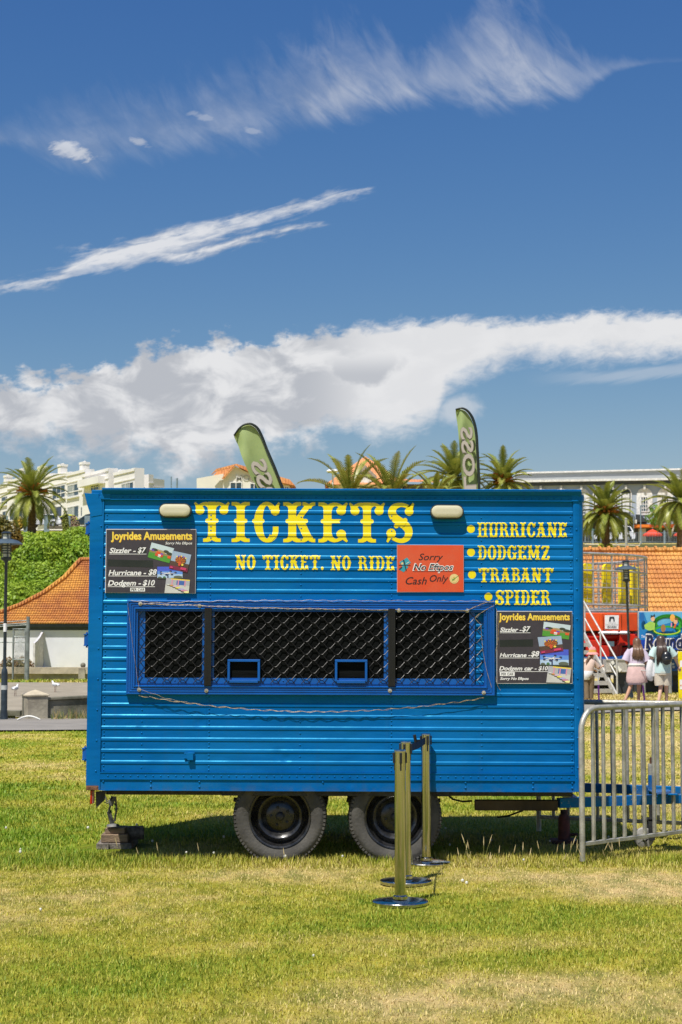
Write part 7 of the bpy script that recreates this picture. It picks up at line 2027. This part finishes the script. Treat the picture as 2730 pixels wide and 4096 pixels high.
# woman in lavender
g = G(2548, 2821)
t, k = person('woman with long brown hair in a lavender top, pink sweater tied round her waist', g, 0, 1.66, base(elL=(-.25, .02, 1.08), wrL=(-.13, .16, 1.0), elR=(.27, .0, 1.08), wrR=(.19, .17, .98), knL=(-.15, -.02, .48), anL=(-.33, -.16, .1), toL=(-.35, -.06, .03), knR=(.07, .05, .48), anR=(.05, .02, .085), hd1=(.03, .04, 1.57)), SKIN1, None, M('white_shoe', (.6, .6, .6), .6))
LAV = M('lavender_cloth', (.58, .49, .60), .85, var=.06, scale=5, bump=.3, bscale=12)
mb = MB(); rings(mb, [(0, 0, .93, .2, .15), (0, 0, 1.02, .19, .14), (0, 0, 1.15, .19, .135), (0, 0, 1.3, .205, .135), (0, 0, 1.39, .185, .115), (0, .01, 1.44, .1, .08), (0, .015, 1.46, .06, .06)])
sleeve(mb, [(-.14, 0, 1.38), (-.2, .01, 1.27), (-.26, .02, 1.12)], [.085, .1, .11]); sleeve(mb, [(.14, 0, 1.38), (.2, .0, 1.27), (.265, .0, 1.11)], [.085, .1, .11])
mb.build('top', LAV, t, sharp=60)
PKC = M('pink_sweater', (.66, .45, .42), .9, var=.06, scale=6, bump=.4, bscale=14)
mb = MB(); rings(mb, [(0, 0, 1.0, .2, .16), (0, 0, .96, .215, .17), (0, -.01, .85, .235, .18), (0, -.02, .7, .26, .19), (0, -.02, .6, .262, .19), (0, -.02, .56, .245, .18)]); mb.build('tied_sweater', PKC, t, sharp=60)
mb = MB(); rings(mb, [(0, 0, 1.045, .205, .158), (0, -.01, 1.01, .222, .175), (0, 0, .965, .215, .168)]); mb.build('waist_band', M('cream_cloth', (.72, .68, .6), .9), t)
mb = MB(); rings(mb, [(-.02, 0, .6, .2, .15), (-.02, 0, .52, .2, .15)]); mb.add([(.24, .0, .75), (.29, .02, .57), (.2, .02, .57)], [(0, 1, 2)]); mb.build('shorts', LAV, t)
def hairstyle(t, hx, hy, hz, ends, m, k, w=.105, seed=1):
    mb = MB(); rings(mb, [(hx, hy + .01, hz + .125, .02, .02), (hx, hy, hz + .105, .065, .075), (hx, hy - .005, hz + .05, w, .112), (hx, hy - .015, hz - .03, w * 1.02, .105), (hx, hy - .06, hz - .12, w * 1.12, .085), (hx, hy - .12, hz - .22, w * 1.25, .06), (hx, hy - .15, hz - .33, w * 1.2, .045), (hx, hy - .155, hz - .42, w * .9, .03)], 18)
    rg = random.Random(seed)
    for i in range(34):
        x = rg.uniform(-1, 1); e = ends(x)
        y = -.175 + .04 * x * x
        mb.tube([(hx + x * w * .9, hy - .09, hz - .05), (hx + x * w * 1.2, hy + y - .02, hz - .22), (hx + x * w * 1.25 + rg.uniform(-.02, .02), hy + y - .02, hz - .34), (hx + x * w * 1.15 + rg.uniform(-.04, .04), hy + y, hz - e - rg.uniform(0, .08))], [.016, .017, .014, .003], 5)
    o = mb.build('hair', m, t, sharp=180); o.scale = (k,) * 3; return o
hairstyle(t, .03, .03, 1.57, lambda x: .42, HAIRB, k)
for o in t.children:
    if o.name.split('.')[0] in ('top', 'tied_sweater', 'waist_band', 'shorts'): o.scale = (k,) * 3
# woman in pale teal
g = G(2652, 2822)
t, k = person('woman with long dark hair in a pale teal shirt and cream shorts', g, 0, 1.72, base(elL=(-.27, -.02, 1.12), wrL=(-.2, .12, 1.06), elR=(.33, .04, 1.13), wrR=(.42, .1, .93), knL=(-.03, .03, .47), anL=(-.12, -.12, .1), toL=(-.14, .0, .03), knR=(.1, .06, .48), anR=(.12, .12, .085), toR=(.14, .24, .03), hd1=(-.02, .03, 1.57)), SKIN2, None, M('brown_sandal', (.16, .08, .05), .7))
TL = M('teal_cloth', (.50, .66, .64), .85, var=.05, scale=5, bump=.3, bscale=12)
mb = MB(); rings(mb, [(0, 0, .78, .205, .16), (0, 0, .9, .2, .155), (0, 0, 1.05, .19, .14), (0, 0, 1.28, .205, .135), (0, 0, 1.39, .185, .115), (0, .01, 1.44, .1, .08), (0, .015, 1.46, .06, .06)])
sleeve(mb, [(-.14, 0, 1.38), (-.21, .0, 1.28), (-.25, -.01, 1.17)], [.085, .095, .095]); sleeve(mb, [(.14, 0, 1.38), (.23, .01, 1.28), (.29, .02, 1.19)], [.085, .095, .095])
mb.build('shirt', TL, t, sharp=60)
CS = M('cream_shorts', (.66, .58, .46), .85, var=.06, scale=6, bump=.3)
mb = MB(); rings(mb, [(0, 0, .9, .19, .15), (0, 0, .8, .2, .16), (0, 0, .74, .19, .15)]); sleeve(mb, [(-.09, 0, .8), (-.08, .01, .62), (-.06, .02, .5)], [.115, .12, .125], 12); sleeve(mb, [(.09, 0, .8), (.1, .02, .62), (.1, .04, .5)], [.115, .12, .122], 12); mb.build('shorts', CS, t, sharp=60)
hairstyle(t, -.02, .03, 1.57, lambda x: .42 + max(0, -x) * .2, HAIRD, k, .105, 4)
for o in t.children:
    if o.name.split('.')[0] in ('shirt', 'shorts'): o.scale = (k,) * 3
bp = thing('backpack', 'small black backpack on the back of the woman in teal', 'backpack', g + Vector((.07, -.15, 0)) * k)
mb = MB(); mb.ball((0, -.06, 1.14 * k), (.135, .085, .17), 14, 10); mb.ball((0, -.12, 1.1 * k), (.1, .05, .09), 12, 8); mb.build('bag', M('black_nylon', (.016, .017, .019), .35, var=.3, scale=8, coat=.2), bp)
for s in (-1, 1): b = MB(); b.tube([(s * .09, -.04, 1.05 * k), (s * .13, .08, 1.05 * k), (s * .14, .14, 1.25 * k), (s * .11, .1, 1.4 * k), (s * .07, -.02, 1.3 * k)], .016, 6); b.build('strap', BLKPL, bp)
jk = thing('jacket', 'white jacket hanging over the arm of the woman in teal', 'jacket', g + Vector((-.26, .06, 0)) * k)
mb = MB(); rings(mb, [(0, 0, 1.14, .05, .1), (-.01, 0, 1.06, .085, .13), (-.03, 0, .9, .1, .11), (-.04, 0, .75, .1, .09), (-.02, 0, .64, .08, .06), (.0, 0, .6, .03, .03)], 14); sleeve(mb, [(.05, -.05, 1.05), (.07, -.06, .85), (.06, -.05, .72)], [.05, .055, .045]); mb.build('cloth', M('white_jacket', (.72, .72, .74), .85, var=.05, bump=.5, bscale=9), jk, sharp=70)
# child with pink hat at a scooter
g = G(2360, 2809)
t, k = person('child in a pink hat with a yellow band leaning on a scooter', g, 0, 1.36, base(pel=(-.05, 0, .88), spn=(-.04, 0, 1.03), chs=(.02, .02, 1.22), nck=(.07, .05, 1.39), hd0=(.09, .07, 1.46), hd1=(.11, .09, 1.54), shL=(-.13, .0, 1.33), elL=(-.02, .2, 1.1), wrL=(.2, .24, 1.02), shR=(.17, .06, 1.33), elR=(.3, .1, 1.07), wrR=(.44, .22, 1.14), hpL=(-.13, 0, .84), hpR=(.06, 0, .84), knL=(-.1, .02, .46), anL=(-.1, -.05, .085), knR=(.06, .06, .46), anR=(.04, .06, .085)), SKIN2, None, M('white_shoe', (0, 0, 0)))
mb = MB(); rings(mb, [(-.04, 0, .95, .17, .13), (-.02, 0, 1.1, .17, .125), (.02, .02, 1.26, .18, .125), (.03, .03, 1.35, .16, .1), (.06, .05, 1.4, .07, .07)]); sleeve(mb, [(.16, .05, 1.33), (.23, .08, 1.22), (.28, .1, 1.12)], [.075, .085, .085]); sleeve(mb, [(-.12, 0, 1.33), (-.08, .1, 1.22), (-.04, .17, 1.13)], [.075, .085, .085]); mb.build('shirt', M('beige_pink_cloth', (.66, .50, .42), .85, var=.05), t, sharp=60).scale = (k,) * 3
mb = MB(); rings(mb, [(-.05, 0, 1.0, .18, .14), (-.07, -.01, .93, .2, .16), (-.1, -.01, .82, .19, .15), (-.12, -.02, .72, .12, .1)]); mb.build('tied_jacket', M('white_jacket', (0, 0, 0)), t, sharp=60).scale = (k,) * 3
mb = MB(); rings(mb, [(-.04, 0, .9, .17, .14), (-.04, 0, .78, .18, .14)]); sleeve(mb, [(-.13, 0, .84), (-.1, .02, .46), (-.1, -.05, .12)], [.11, .09, .08], 12); sleeve(mb, [(.06, 0, .84), (.06, .05, .46), (.04, .06, .12)], [.11, .09, .08], 12); mb.build('trousers', M('brown_trousers', (.20, .145, .09), .9, var=.1), t, sharp=60).scale = (k,) * 3
mb = MB(); mb.tube([(.06, .04, 1.5), (-.01, -.02, 1.42), (-.07, -.06, 1.3), (-.11, -.07, 1.18)], [.08, .06, .05, .015], 8); mb.build('hair', HAIRB, t).scale = (k,) * 3
PH, YH = M('pink_hat', (.78, .32, .30), .85), M('yellow_band', (.80, .45, .10), .85)
mb = MB(); q = Vector((.12, .09, 0)); mb.lathe([(0, 1.78), (.06, 1.775), (.105, 1.73), (.12, 1.68)], (.12, .09, 0), n=20); mb.lathe([(.12, 1.68), (.124, 1.64), (.13, 1.6)], (.12, .09, 0), n=20, mi=1); mb.lathe([(.13, 1.6), (.17, 1.57), (.2, 1.53), (.195, 1.525), (.13, 1.58)], (.12, .09, 0), n=20); mb.build('hat', [PH, YH], t).scale = (k,) * 3
PUR, ALS = M('purple_metal', (.14, .02, .22), .35, .3), AL
def scooter(label, u, vb, D, lean, rotz):
    q = P(u, vb, D); t = thing('kick_scooter', label, 'scooter', (q.x, D, 0), (0, 0, rotz), 'kick scooters')
    b = MB(); b.cyl((0, 0, .12), (lean * .45, 0, .5), .022, n=8); b.build('column', PUR, t)
    b = MB(); b.cyl((lean * .45, 0, .5), (lean, 0, .86), .017, n=8); b.cyl((lean, -.2, .86), (lean, .2, .86), .014, n=8); b.build('handlebar', ALS, t)
    b = MB(); b.box((-.5, -.06, .07), (-.02, .06, .09)); b.build('deck', PUR, t)
    for x in (0.02, -.5): b = MB(); b.lathe([(.02, -.014), (.055, -.014), (.06, 0), (.055, .014), (.02, .014)], (x, 0, .06), 'Y', 16); b.build('wheel', BLKPL, t)
    return t
scooter('purple scooter held by the child in the pink hat', 2397, 2790, 42.6, -.02, 0)
scooter('purple scooter pushed by the woman in lavender', 2579, 2800, 42.3, -.1, .5)
